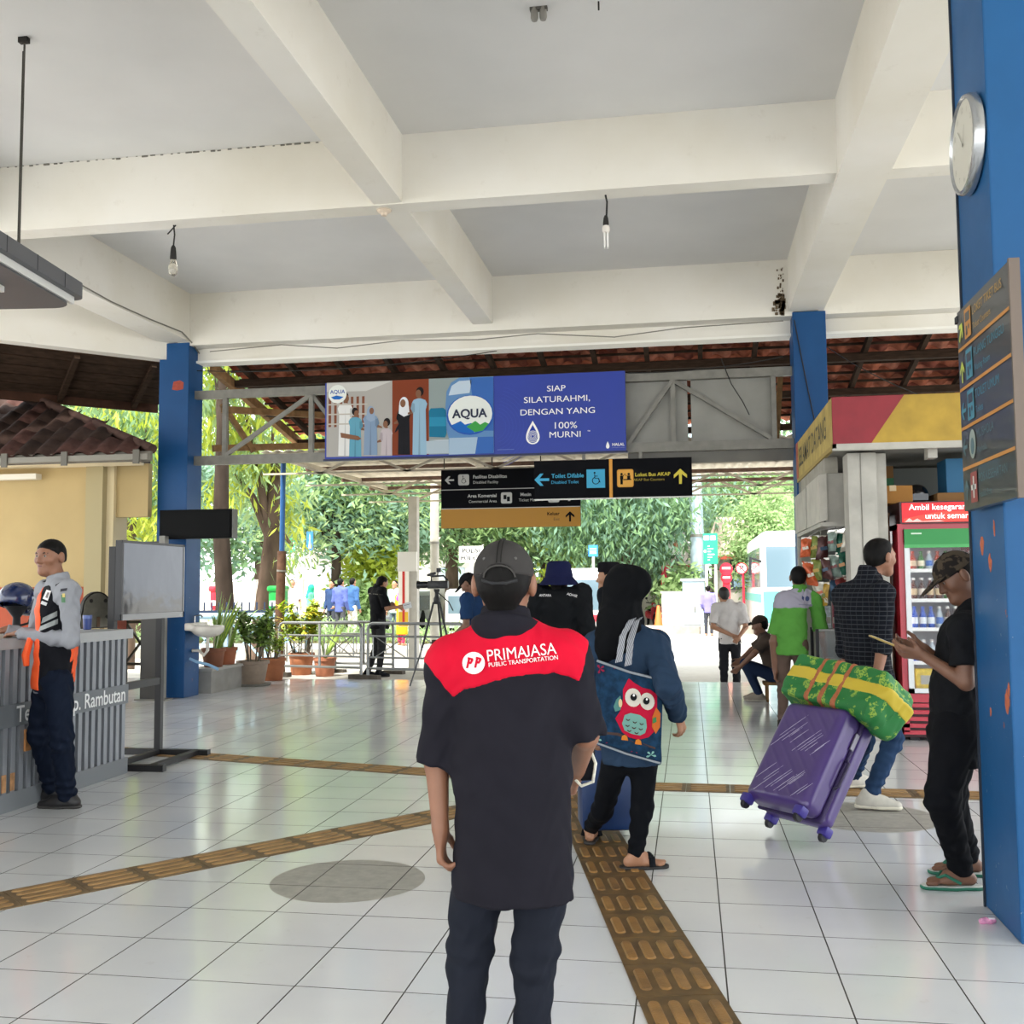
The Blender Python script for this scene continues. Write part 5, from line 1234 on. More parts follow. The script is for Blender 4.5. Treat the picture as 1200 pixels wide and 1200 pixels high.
# ------------------------------------------------------------------ steel crowd barriers
M_CHR = mat('barrier_steel', '#8e8f8e', .35, metal=.7)
def barrier(a, b, label):
    a = V(*a); b = V(*b); L = np.linalg.norm(b - a); d = (b - a) / L; t = thing('crowd_barrier', label, 'barrier', (a + b) / 2, 'steel crowd barriers'); r = .024
    zt, z0 = .86, .16; P = lambda x, z: a + d * x + V(0, 0, z)
    MB().tube([P(0, .02), P(0, zt - .08), P(.025, zt - .025), P(.08, zt), P(L - .08, zt), P(L - .025, zt - .025), P(L, zt - .08), P(L, .02)], r, 10).build('outer_frame', M_CHR, t, True)
    MB().tube([P(0, zt - .2), P(L, zt - .2)], .016, 8).build('upper_rail', M_CHR, t, True); MB().tube([P(0, z0), P(L, z0)], .02, 8).build('bottom_rail', M_CHR, t, True); MB().tube([P(0, z0 + .17), P(L, z0 + .17)], .014, 8).build('lower_rail', M_CHR, t, True)
    MB().tube([P(L / 2, z0), P(L / 2, zt)], .022, 8).build('mid_post', M_CHR, t, True)
    for s in (0, 1):
        x0 = .06 + s * L / 2; x1 = L / 2 - .06 + s * L / 2; xm = (x0 + x1) / 2
        MB().tube([P(x0 + .06, zt - .2), P(x1 - .1, z0 + .17)], .009, 6).build('cross_bar', M_CHR, t, True); MB().tube([P(x1 - .1, zt - .2), P(x0 + .06, z0 + .17)], .009, 6).build('cross_bar', M_CHR, t, True)
        MB().tube([P(x1 - .08, zt - .2), P(x1 - .08, z0 + .17)], .01, 6).build('picket', M_CHR, t, True); MB().tube([P(x0 + .03, zt - .2), P(x0 + .03, z0 + .17)], .01, 6).build('picket', M_CHR, t, True)
    for x in (0, L): MB().box(P(x, .02), (.2, .06, .035), (d, np.cross(V(0, 0, 1), d), V(0, 0, 1))).build('foot_block', mat('foot_wood', '#5a544c', .8, var=.2, vscale=10), t)
    return t
barrier((-6.62, 16.3, 0), (-5.12, 15.95, 0), 'steel crowd barrier in front of the yellow croton bush')
barrier((-4.98, 15.86, 0), (-3.35, 15.5, 0), 'steel crowd barrier beside the man in black and the tripod')
barrier((-6.0, 17.25, -.02), (-4.9, 17.0, -.02), 'farther crowd barrier seen through the left barrier')

# ------------------------------------------------------------------ video camera on tripod
tp = PX(512, 742, 14.75); tc = V(tp[0], 14.75, 0)
tr = thing('tripod', 'black camera tripod with spread legs beside the barrier', 'tripod', tc); M_TRI = mat('tripod_black', '#1a1a1c', .5)
hub = tc + V(0, 0, 1.2)
for dxy in ((-.36, -.15), (.36, -.1), (.05, .4)):
    f_ = tc + V(dxy[0], dxy[1], .01); md = hub + (f_ - hub) * .55
    MB().tube([hub + V(dxy[0] * .12, dxy[1] * .12, 0), md], .016, 8).build('leg', M_TRI, tr, True); MB().tube([md, f_], .011, 8).build('leg_extension', mat('tripod_grey', '#4a4b4d', .4, metal=.4), tr, True)
    MB().tube([tc + V(0, 0, .62), hub + (f_ - hub) * .5], .007, 6).build('spreader', M_TRI, tr, True)
MB().lathe(hub, [(.035, -.03), (.05, 0), (.05, .05), (.03, .09), (.03, .14), (.045, .16), (.045, .19)], 14).build('head', M_TRI, tr, True)
MB().tube([hub + V(.02, -.02, .14), hub + V(.2, -.1, .0), hub + V(.27, -.13, -.12)], .009, 6).build('pan_handle', M_TRI, tr, True)
MB().bx(hub[0] - .06, hub[0] + .12, 14.68, 14.78, .6, .66).build('pouch', mat('pouch_brown', '#3a211a', .7), tr)
MB().tube([hub + V(.1, -.05, -.55), hub + V(.13, -.05, -.7), hub + V(.05, -.05, -.85)], .012, 6).build('pouch_strap', M_TRI, tr, True)
cmr = thing('video_camera', 'black video camera with top handle on the tripod', 'camera', hub + V(0, 0, .19)); cb = hub + V(0, 0, .25)
MB().bbox_bevel(cb + V(.02, 0, 0), (.15, .05, .055), None, .012).build('body', mat('camera_black', '#121214', .45), cmr, True)
MB().lathe(cb + V(-.13, 0, .0), [(.045, 0), (.05, .04), (.05, .12), (.058, .125), (.058, .16), (.05, .16), (.0, .15)], 16, ax=(-1, 0, 0)).build('lens', mat('camera_lens', '#1c1c20', .3), cmr, True)
MB().tube([cb + V(-.08, 0, .05), cb + V(-.08, 0, .12), cb + V(.1, 0, .13), cb + V(.16, 0, .06)], .014, 8).build('top_handle', mat('camera_black', '#121214'), cmr, True)
MB().bx(cb[0] - .14, cb[0] - .03, cb[1] - .03, cb[1] + .03, cb[2] + .12, cb[2] + .16).build('viewfinder', mat('camera_black', '#121214'), cmr); MB().tube([cb + V(.01, 0, .13), cb + V(.02, 0, .19)], .008, 6).build('mic_mount', M_TRI, cmr, True); MB().bx(cb[0], cb[0] + .06, cb[1] - .02, cb[1] + .02, cb[2] + .18, cb[2] + .24).build('light_head', mat('camera_black', '#121214'), cmr); MB().tube([cb + V(-.12, .02, .15), cb + V(-.02, .02, .17)], .018, 8).build('microphone', M_TRI, cmr, True)

# ------------------------------------------------------------------ snack kiosk at the right
M_KYEL = mat('board_yellow', '#a98a30', .65, var=.18, vscale=5); M_KPALE = mat('board_paleyellow', '#ad9752', .7, var=.22, vscale=6); M_KRED = mat('board_red', '#86202b', .6, var=.12, vscale=5)
M_KWHT = mat('kiosk_white', '#aeaba2', .6, var=.15, vscale=5); M_KGRY = mat('kiosk_grey', '#8d8f8c', .7, var=.12, vscale=3)
ksb = thing('kiosk_signboard', 'yellow and red painted signboard box above the snack kiosk', 'signboard', (2.3, 11, 2.65))
KX, KY = 1.285, 9.6; kz0, kz1 = 2.655, 3.075
MB().bx(KX + .01, 4.6, KY + .02, 12.75, kz0 + .01, kz1 - .01).build('box', M_KGRY, ksb)
MB().bx(KX, KX + .015, KY, 12.75, kz0, kz1).build('side_panel', M_KPALE, ksb); MB().bx(KX - .004, KX + .012, 12.55, 12.75, kz0, kz1).build('side_red_end', mat('board_rust', '#a5563e', .7), ksb)
MB().bx(KX, 4.6, KY, KY + .02, kz0, kz1).build('front_panel', M_KYEL, ksb)
MB().prism([(0, 0), (.33, 0), (.62, kz1 - kz0), (0, kz1 - kz0)], (KX, KY - .004, kz0), (1, 0, 0), (0, 0, 1), (0, .006, 0)).build('red_corner', M_KRED, ksb)
MB().bx(KX, 4.6, KY, KY + .05, kz0 - .06, kz0).build('lower_trim', M_KWHT, ksb); MB().bx(KX, KX + .03, KY, 12.75, kz0 - .04, kz0).build('lower_trim', mat('trim_ochre', '#a08a4a', .7), ksb)
letter('SELAMAT DATANG', (KX - .002, 11.25, 2.86), (0, -1, 0), (0, 0, 1), .30, mat('board_letters', '#4e4a3a', .7), ksb, bold=.012, xscale=.95)
kk = thing('kiosk', 'white boarded snack kiosk with posts and panelled ceiling', 'kiosk', (2.6, 11, 0))
MB().bx(1.45, 1.70, 9.9, 10.2, 0, kz0 - .05).build('corner_post', M_KWHT, kk); MB().bx(1.70, 1.80, 9.98, 10.1, 0, kz0 - .05).build('door_stile', M_KWHT, kk)
MB().bx(1.56, 1.565, 9.893, 9.9, 0, kz0 - .05).build('board_joint', mat('joint_grey', '#77756e', .8), kk)
MB().bx(1.33, 4.6, 12.55, 12.65, 0, kz0).build('back_wall', mat('kiosk_back', '#6f7270', .8, var=.1), kk); MB().bx(1.33, 4.6, 9.7, 12.6, kz0 - .03, kz0 + .005).build('ceiling_panel', mat('kiosk_ceiling', '#8f8d86', .8), kk)
MB().bx(4.5, 4.6, 9.7, 12.6, 0, kz0).build('side_wall', M_KGRY, kk); MB().bx(1.27, 1.46, 12.45, 12.54, 0, 1.98).build('left_panel', mat('panel_sage', '#8b8d80', .7, var=.12, vscale=4), kk)
MB().bx(1.7, 4.5, 11.3, 11.4, 0, 2.6).build('partition', mat('kiosk_partition', '#7c807e', .8), kk)
MB().bx(1.245, 1.275, 12.5, 12.54, 0, 2.0).build('white_edge', M_KWHT, kk); MB().bx(2.12, 2.2, 9.75, 9.9, kz0 - .13, kz0 - .03).build('ceiling_lamp', M_KWHT, kk)
wbx = thing('shutter_box', 'worn white boxed shutter hanging under the kiosk signboard', 'box', (1.4, 11.3, 1.95))
MB().bx(1.30, 1.52, 10.35, 10.4, 2.0, 2.47).build('end_panel', M_KWHT, wbx)
MB().prism([(0, 0), (0, .45), (.07, .47), (.07, .02)], (1.24, 10.3, 2.0), (1, 0, 0), (0, 0, 1), (0, 1.1, 0)).build('front_flap', mat('kiosk_white2', '#b5b1a7', .6, var=.15, vscale=5), wbx)
MB().prism([(0, 0), (0, .43), (.07, .45), (.07, .02)], (1.235, 11.43, 2.0), (1, 0, 0), (0, 0, 1), (0, 1.15, 0)).build('rear_flap', M_KWHT, wbx)
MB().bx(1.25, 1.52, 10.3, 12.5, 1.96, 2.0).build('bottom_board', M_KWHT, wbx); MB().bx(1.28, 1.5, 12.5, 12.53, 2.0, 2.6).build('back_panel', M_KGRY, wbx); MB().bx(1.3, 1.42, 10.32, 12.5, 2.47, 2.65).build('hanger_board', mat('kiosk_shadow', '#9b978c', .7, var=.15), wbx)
MB().bx(1.33, 1.4, 11.0, 11.07, 1.9, 1.96).build('latch', M_STEEL, wbx)
# glowing tube lamp between post and box
tlp = thing('tube_lamp', 'bright white lamp panel behind the hanging snacks', 'lamp', (1.45, 11.4, 1.85))
MB().bx(1.43, 1.70, 11.15, 11.25, 1.82, 2.05).build('diffuser', mat('lamp_glow', '#ffffff', .5, emit=3.0), tlp); MB().bx(1.42, 1.71, 11.24, 11.29, 1.81, 2.06).build('housing', M_KWHT, tlp)
# hanging snack pouches, each its own
rr = random.Random(12); PC = ['#b5532b', '#6f7a35', '#4a2b2a', '#8fa39a', '#1f5a48', '#c7c3b4', '#a8862f', '#2f4a63', '#7a3030', '#c28b52']
rail = thing('snack_rail', 'thin wire rail holding the hanging snack pouches', 'rail', (1.35, 10.45, 1.95)); MB().tube([(1.12, 10.5, 1.84), (1.25, 10.45, 1.93), (1.6, 10.42, 1.96)], .006, 6).build('wire', M_STEEL, rail, True); MB().tube([(1.4, 10.44, 1.95), (1.4, 10.44, 1.99)], .005, 6).build('hook', M_STEEL, rail, True)
names = ['orange and red', 'olive green and tan', 'dark maroon', 'pale silver green', 'deep green', 'cream white', 'mustard', 'slate blue', 'brick red', 'caramel']
sp = []
for i in range(6):
    for j in range(3): sp.append((i, j))
for n, (i, j) in enumerate(sp):
    x = 1.13 + .078 * i + rr.uniform(-.012, .012); yq = 10.47 - .012 * i + rr.uniform(-.02, .02); ztop = 1.86 + .015 * i - .225 * j + rr.uniform(-.02, .02); 
    if i == 0 and j == 2: continue
    ci = (i * 1 + (j // 2) * 4) % 10; w, h = .105 * rr.uniform(.85, 1.15), .215 * rr.uniform(.9, 1.08); a = rr.uniform(-.7, .7); tl = rr.uniform(-.22, .22)
    vs = []; fs = []; ex = V(math.cos(a), math.sin(a), 0); en = V(-math.sin(a), math.cos(a), 0)
    NX, NZ = 4, 6
    for s in (-1, 1):
        for b in range(NZ + 1):
            for c in range(NX + 1):
                tx, tz = c / NX - .5, b / NZ; bul = .03 * math.cos(math.pi * tx) * math.sin(math.pi * tz) * s
                vs.append(V(x, yq, ztop - h * tz) + ex * (w * tx * (1 + .06 * math.sin(9 * tz)) + tl * h * tz) + V(0, 0, -tl * w * tx) + en * (bul + .004 * rr.uniform(-1, 1)))
    K = (NX + 1) * (NZ + 1)
    for s in range(2):
        for b in range(NZ):
            for c in range(NX): q_ = s * K + b * (NX + 1) + c; fs.append((q_, q_ + 1, q_ + NX + 2, q_ + NX + 1))
    t = thing('snack_pouch', '%s snack pouch in hanging strip %d from the left, %s down' % (names[ci], i + 1, ('top', 'second', 'third')[j]), 'snack', (x, yq, ztop - h), 'hanging snack pouches')
    make('pouch', vs, fs, mat('pouch_%d' % ci, PC[ci], .25, metal=.25, var=.3, vscale=25), t, True)
    MB().box(V(x, yq, ztop - .012), (w * .5, .003, .01), (ex, en, V(0, 0, 1))).build('seal', mat('pouch_seal', '#c9c5bb', .3, metal=.4), t)
    MB().box(V(x, yq, ztop - h * .55) - en * .029 + ex * tl * h * .55, (w * .3, .002, h * .07), (unit(ex + V(0, 0, .4 * tl + .25)), en, unit(V(0, 0, 1) - ex * (.4 * tl + .25)))).build('printed_patch', mat('pouch_print_%d' % ((ci + 5) % 10), PC[(ci + 5) % 10], .4), t)
# low display case with packets
dc = thing('display_case', 'low glass display case with black frame behind the man in green', 'display case', (1.4, 10.6, 0))
for x in (1.2, 1.62):
    for y in (10.45, 10.9): MB().bx(x - .015, x + .015, y - .015, y + .015, 0, .98).build('frame_post', M_BLK, dc)
for z in (.06, .36, .66, .97): MB().bx(1.2, 1.62, 10.45, 10.9, z - .008, z + .008).build('shelf', mat('shelf_grey', '#9a9a98', .5), dc)
MB().bx(1.21, 1.61, 10.44, 10.445, .05, .97).build('front_pane', mat('glass_pane', '#dfe8ea', .05, trans=.95, alpha=.35), dc)
for k in range(6):
    x = 1.26 + .065 * k; cl_ = ['#4a84b5', '#c9d4da', '#8a3a48', '#4d93a8', '#c7b7c0', '#345a86'][k]
    t = thing('snack_box', 'small packet on the display case top, %s from the left' % ['first', 'second', 'third', 'fourth', 'fifth', 'sixth'][k], 'packet', (x, 10.6, .98), 'packets on the display case')
    MB().bbox_bevel((x, 10.6, .98 + .09 + .02 * (k % 3)), (.027, .02, .09 + .02 * (k % 3)), None, .006).build('packet', mat('packet_%d' % k, cl_, .4, var=.3, vscale=40), t); MB().bx(x - .02, x + .02, 10.575, 10.58, 1.03, 1.09).build('printed_patch', M_KWHT, t)
for k in range(4):
    x = 1.27 + .09 * k
    t = thing('water_bottle', 'clear water bottle inside the low display case, %s from the left' % ['first', 'second', 'third', 'fourth'][k], 'bottle', (x, 10.6, .37), 'bottles in the low display case')
    MB().lathe((x, 10.6, .368), [(.03, 0), (.033, .01), (.033, .13), (.012, .18), (.012, .2), (0, .2)], 12).build('bottle_body', mat('bottle_clear', '#b9cbd6', .1, trans=.6), t, True); MB().lathe((x, 10.6, .568), [(.014, 0), (.014, .02), (0, .02)], 10).build('cap', mat('cap_blue', '#2f62b5', .4), t, True)

# rack with cartons on top
rk = thing('fabric_rack', 'narrow wooden rack with brown and red striped cloth', 'rack', (1.88, 10.25, 0))
for k, c in enumerate(('#6b3a30', '#8a5a3c', '#5a2d2b', '#97604a', '#6a4434')):
    x = 1.725 + .027 * k; MB().bx(x, x + .025, 10.22 + .012 * (k % 2), 10.3, .9, 2.045).build('hanging_cloth', mat('cloth_%d' % k, c, .9, var=.2, vscale=10), rk)
MB().bx(1.72, 1.86, 10.22, 10.6, 0, .9).build('cabinet', mat('rack_wood', '#7c5a44', .7, var=.2), rk); MB().bx(1.71, 1.865, 10.22, 10.6, 2.045, 2.07).build('top_board', mat('rack_wood', '#7c5a44'), rk); MB().bx(1.72, 1.74, 10.3, 10.6, .9, 2.045).build('side_board', mat('rack_wood', '#7c5a44'), rk)
M_CART = mat('cardboard', '#a3743f', .8, var=.1, vscale=6)
def carton(label, x0, x1, y0, y1, z0, z1, m, tape='#c9b28a'):
    t = thing('carton', label, 'carton', ((x0 + x1) / 2, (y0 + y1) / 2, z0), 'cartons stacked in the kiosk'); MB().bbox_bevel(((x0 + x1) / 2, (y0 + y1) / 2, (z0 + z1) / 2), ((x1 - x0) / 2, (y1 - y0) / 2, (z1 - z0) / 2), None, .005).build('box', m, t)
    MB().bx((x0 + x1) / 2 - .03, (x0 + x1) / 2 + .03, y0 - .002, y1 + .002, z1 - .05, z1 + .002).build('tape', mat('tape_' + tape[1:], tape, .4), t); return t
carton('wide brown cardboard carton lying on the kiosk rack', 1.71, 2.06, 10.15, 10.55, 2.152, 2.32, M_CART)
t = carton('brown carton with a green label standing behind the wide carton', 1.74, 1.99, 10.66, 11.0, 2.07, 2.56, mat('cardboard2', '#86633f', .8)); MB().bx(1.85, 1.99, 10.655, 10.66, 2.36, 2.44).build('green_label', mat('label_green', '#1f6a3f', .6), t)
carton('blue carton on the cooler top at the right', 2.36, 2.75, 10.15, 10.5, 2.24, 2.56, mat('carton_blue', '#1f5f86', .6), '#b9c6cf'); carton('low brown carton on the cooler under the blue carton', 2.26, 2.9, 10.08, 10.55, 2.152, 2.238, mat('cardboard2', '#86633f'))
hl = thing('helmet', 'black motorcycle helmet on the cooler top beside the cartons', 'helmet', (2.16, 10.3, 2.15)); sd = S(); sd.ell((2.12, 10.3, 2.24), (.11, .13, .1), k=.01); sd.cut((2.12, 10.3, 2.16), (0, 0, -1)); sd.build('shell', .012, mat('helmet_black', '#121214', .15, coat=.5), hl); MB().bx(2.04, 2.2, 10.165, 10.18, 2.18, 2.24).build('visor', mat('visor', '#3a3d40', .1), hl)

# ------------------------------------------------------------------ red drinks cooler
FX0, FX1, FY0, FY1 = 1.985, 3.25, 9.95, 10.6
FX0 = 1.875
fr = thing('drinks_cooler', 'tall red glass-door drinks cooler with lit header panel', 'cooler', ((FX0 + FX1) / 2, 10.2, 0)); M_FR = mat('cooler_red', '#b3132f', .35, coat=.3)
MB().bx(FX0, FX0 + .05, FY0, FY1, .08, 1.95).build('side_wall', M_FR, fr); MB().bx(FX1 - .05, FX1, FY0, FY1, .08, 1.95).build('side_wall', M_FR, fr); MB().bx(FX0, FX1, FY1 - .04, FY1, .08, 2.14).build('back_wall', mat('cooler_inner', '#c4cbd0', .4), fr)
MB().bx(FX0, FX1, FY0, FY1, .36, .42).build('deck', M_FR, fr); MB().bx(FX0, FX1, FY0 + .04, FY1, .03, .36).build('motor_housing', mat('cooler_dark', '#3c1219', .5), fr); MB().bx(FX0, FX1, FY0 + .02, FY1, 1.9, 1.95).build('top_wall', M_FR, fr)
for k in range(5): MB().bx(FX0, FX1, FY0, FY0 + .05, .06 + .06 * k, .095 + .06 * k).build('grille_slat', M_FR, fr)
MB().bx(FX0 + .04, FX1 - .04, FY0 - .002, FY0 + .05, .345, .37).build('grille_top', M_FR, fr)
for x in (FX0 + .1, FX1 - .1): MB().bx(x - .04, x + .04, FY0 + .06, FY0 + .14, 0, .04).build('foot', M_BLK, fr)
MB().bx(FX0 + .02, FX1, FY0 - .02, FY1, 1.95, 2.15).build('header', mat('header_dark', '#3a0d14', .4), fr)
hd = MB().bx(FX0 + .04, FX1 - .02, FY0 - .026, FY0 - .02, 1.962, 2.138).build('header_panel', mat('header_red', '#d8141f', .4, emit=.55), fr)
MB().prism([(0, .03), (.3, .09), (.7, .1), (1.1, .05), (1.2, .0), (0, 0)], (FX0 + .05, FY0 - .03, 1.965), (1, 0, 0), (0, 0, 1), (0, .003, 0)).build('header_swoosh', mat('header_orange', '#f0392b', .4, emit=.55), fr)
MW2 = mat('header_white', '#ffffff', .4, emit=.7)
letter('Ambil kesegaran di sini', (FX0 + .1, FY0 - .034, 2.095), (1, 0, 0), (0, 0, 1), .074, MW2, fr, bold=.009, align='LEFT'); letter('untuk semangatmu', (FX0 + .235, FY0 - .034, 2.015), (1, 0, 0), (0, 0, 1), .074, MW2, fr, bold=.009, align='LEFT')
MB().prism([(0, 0), (.04, .035), (.07, .01), (.11, .03), (.15, .005), (.3, .012), (.34, 0)], (FX0 + .06, FY0 - .032, 1.965), (1, 0, 0), (0, 0, 1), (0, .003, 0)).build('ice_motif', mat('ice', '#d8d0c8', .5), fr)
xm = (FX0 + FX1) / 2 + .02
for a, b in ((FX0 + .05, xm - .02), (xm + .02, FX1 - .05)):
    door = MB(); door.bx(a, a + .045, FY0 - .03, FY0, .43, 1.9); dd = door.build('door', mat('door_white', '#d8dcdf', .4), fr)
    MB().bx(b - .03, b, FY0 - .03, FY0, .43, 1.9).build('door_stile', M_FR, dd); MB().bx(a, b, FY0 - .03, FY0, .43, .47).build('door_rail', mat('door_white', '#d8dcdf'), dd)
    MB().bx(a, b, FY0 - .034, FY0, 1.76, 1.9).build('green_strip', mat('strip_green', '#2b8a45', .5), dd)
    MB().prism([(0, 0), (.06, .05), (b - a - .06, .05), (b - a, 0), (b - a, -.03), (0, -.03)], (a, FY0 - .032, 1.76), (1, 0, 0), (0, 0, 1), (0, .004, 0)).build('green_arch', mat('strip_green2', '#4aa35c', .5), dd)
    MB().bx(a + .06, a + .15, FY0 - .038, FY0 - .035, 1.853, 1.866).build('strip_mark', mat('strip_ink', '#cfe3cf', .5), dd)
    MB().bx(a + .04, b - .03, FY0 - .02, FY0 - .015, .47, 1.77).build('glass', mat('cooler_glass', '#f2f7f8', .03, trans=1.0, alpha=.25), dd)
MB().bx(xm - .02, xm + .02, FY0 - .025, FY1 - .04, .42, 1.92).build('center_stile', M_FR, fr)
shz = [.44, .70, 1.0, 1.26, 1.53]
for z in shz: MB().bx(FX0 + .05, FX1 - .05, FY0 + .04, FY1 - .05, z - .012, z).build('wire_shelf', mat('shelf_white', '#e4e6e6', .4), fr); 
for z in shz[1:]: MB().bx(FX0 + .1, FX1 - .1, FY0 + .02, FY0 + .035, z - .02, z + .012).build('price_strip', mat('price_white', '#f0f0ee', .5), fr)
MB().bx(FX0 + .06, FX0 + .085, FY0 + .05, FY0 + .08, .5, 1.85).build('light_tube', mat('cooler_light', '#f4f8ff', .4, emit=2.5), fr); MB().bx(FX0 + .1, FX1 - .1, FY0 + .03, FY0 + .06, 1.86, 1.885).build('light_tube', mat('cooler_light', '#f4f8ff'), fr)
bc = [('#2a55b8', '#dfe6ee', 'blue'), ('#5a2718', '#c9b089', 'brown cola'), ('#3f7a3c', '#e8e3c8', 'green tea'), ('#b9c7cf', '#3d6fc0', 'clear water'), ('#b0442f', '#e0c9a8', 'red tea'), ('#4b2a23', '#d9d1c5', 'dark cola')]
proto = {}
rowsn = ['bottom', 'second', 'third', 'fourth']
for si, z in enumerate(shz[1:]):
    for k in range(8):
        x = FX0 + .14 + .072 * k; ci = {0: [0, 3, 3, 0, 0, 3, 4, 4], 1: [0, 0, 0, 3, 5, 5, 0, 0], 2: [1, 5, 1, 1, 2, 2, 4, 5], 3: [4, 2, 3, 4, 2, 2, 1, 1]}[si][k]
        c0, c1, nm = bc[ci]; h = .2 if si != 3 else .17; p = V(x, FY0 + .09, z)
        lab = '%s drink bottle, %s from the left on the %s cooler shelf' % (nm, ['first', 'second', 'third', 'fourth', 'fifth', 'sixth', 'seventh', 'eighth'][k], rowsn[si])
        if (ci, h) not in proto:
            t = thing('drink_bottle', lab, 'bottle', p, 'drink bottles in the cooler'); s_ = h / .2
            MB().lathe(p, [(.028, 0), (.031, .008), (.031, .11 * s_), (.026, .13 * s_), (.013, .165 * s_), (.012, .185 * s_), (0, .185 * s_)], 12).build('bottle_body', mat('drink_' + nm, c0, .15, coat=.4), t, True)
            MB().lathe(p, [(.0315, .045 * s_), (.032, .05 * s_), (.032, .1 * s_), (.0315, .104 * s_)], 12).build('label_band', mat('drinklabel_' + nm, c1, .5), t, True); MB().lathe(p + V(0, 0, .185 * s_), [(.0145, -.006), (.0145, .016), (0, .016)], 10).build('cap', mat('drinkcap_' + nm, '#e8e6e0' if ci % 2 else c0, .4), t, True)
            proto[(ci, h)] = t
        else: copy_tree(proto[(ci, h)], p, lab, 'drink bottles in the cooler')
t = thing('snack_bag', 'yellow drink sachet box on the lowest cooler shelf', 'packet', (FX0 + .22, FY0 + .09, .44)); MB().bbox_bevel((FX0 + .22, FY0 + .1, .54), (.09, .03, .1), None, .01).build('packet', mat('packet_yellow', '#d9bd3a', .4, var=.2, vscale=30), t); MB().bx(FX0 + .17, FX0 + .27, FY0 + .06, FY0 + .068, .5, .58).build('printed_patch', M_KWHT, t)
li = thing('litter_wrapper', 'crumpled pink wrapper on the floor by the near column', 'litter', (1.187, 4.69, 0)); sd = S(); sd.cap((1.165, 4.69, .012), (1.21, 4.695, .012), .014, .012, k=.01); sd.disp = lambda p: .003 * np.sin(180 * p[:, 0]) * np.sin(210 * p[:, 1] + 90 * p[:, 2]); sd.build('wrapper', .003, mat('wrapper_pink', '#d68fb4', .35, var=.3, vscale=60), li); MB().box((1.2, 4.68, .026), (.012, .006, .002)).build('torn_flap', mat('wrapper_white', '#efe6ea', .4), li)

# ------------------------------------------------------------------ people
M_SKIN = mat('skin_brown', '#8a5f48', .5, var=.06, vscale=20); M_SKIN2 = mat('skin_dark', '#74503d', .5, var=.06, vscale=20); M_SKIN3 = mat('skin_tan', '#a5785c', .5, var=.06, vscale=20)
M_HAIR = mat('hair_black', '#0d0b0a', .6, spec=.15)
M_CLBLK = mat('cloth_black', '#15171c', .85, var=.12, vscale=14); M_CLNAVY = mat('cloth_navy', '#1b2740', .85, var=.1, vscale=14)
BVH = {}
def bvh_of(objs):
    vs, fs = [], []
    for o in objs:
        off = offset_of(o.parent) + np.array(o.location) if o.parent else np.array(o.location); b = len(vs); n = len(o.data.vertices)
        co = np.empty(n * 3, np.float32); o.data.vertices.foreach_get('co', co); vs += (co.reshape(-1, 3) + off).tolist()
        k = len(o.data.loops) // max(1, len(o.data.polygons)); li = np.empty(len(o.data.loops), np.int32); o.data.loops.foreach_get('vertex_index', li)
        fs += (li.reshape(-1, k) + b).tolist()
    return BVHTree.FromPolygons(vs, fs)
def cast(bv, x, y, lift=.003):
    d = unit(RW @ np.array([x - 600, 600 - y, F_PX])); h = bv.ray_cast(Vector((0, 0, CAM_H)), Vector(d))
    return None if h[0] is None else np.array(h[0]) - d * lift
def decal(bv, quad, m, parent, name='printed_patch', n=6, lift=.003, n2=None):
    """four photo points laid onto a surface as a small grid"""
    q_ = [np.array(p, float) for p in quad]; n2 = n2 or n; vs = []; ok = True; idx = {}
    for i in range(n + 1):
        for j in range(n2 + 1):
            a, b = i / n, j / n2; p = (q_[0] * (1 - a) + q_[1] * a) * (1 - b) + (q_[3] * (1 - a) + q_[2] * a) * b; c = cast(bv, *p, lift)
            if c is not None: idx[(i, j)] = len(vs); vs.append(c)
    fs = [tuple(idx[k] for k in ((i, j), (i + 1, j), (i + 1, j + 1), (i, j + 1))) for i in range(n) for j in range(n2) if all(k in idx for k in ((i, j), (i + 1, j), (i + 1, j + 1), (i, j + 1)))]
    return make(name, vs, fs, m, parent) if fs else None
def decal_poly(bv, pts, m, parent, name='printed_patch', lift=.004, rings=0):
    if rings:                                         # fill with inner rings so that the print follows a bulging surface
        P = np.array(pts, float); ct = P.mean(0); n = len(P); vs = [cast(bv, *(ct + (p - ct) * (1 - k / rings)), lift) for k in range(rings) for p in P] + [cast(bv, *ct, lift)]
        fs = [(k * n + i, k * n + (i + 1) % n, (k + 1) * n + (i + 1) % n, (k + 1) * n + i) for k in range(rings - 1) for i in range(n)] + [((rings - 1) * n + i, (rings - 1) * n + (i + 1) % n, rings * n) for i in range(n)]
        fs = [f for f in fs if all(vs[i] is not None for i in f)]; vs = [v if v is not None else np.zeros(3) for v in vs]
        return make(name, vs, fs, m, parent)
    c = [cast(bv, *p, lift) for p in pts]; c = [k for k in c if k is not None]
    return make(name, c, [tuple(range(len(c)))], m, parent) if len(c) > 2 else None
def decal_disc(bv, x, y, rx, ry, m, parent, name='printed_patch', lift=.004, n=18, rot=0):
    return decal_poly(bv, [(x + rx * math.cos(t) * math.cos(rot) - ry * math.sin(t) * math.sin(rot), y + rx * math.cos(t) * math.sin(rot) + ry * math.sin(t) * math.cos(rot)) for t in np.linspace(0, 2 * math.pi, n, endpoint=False)], m, parent, name, lift)
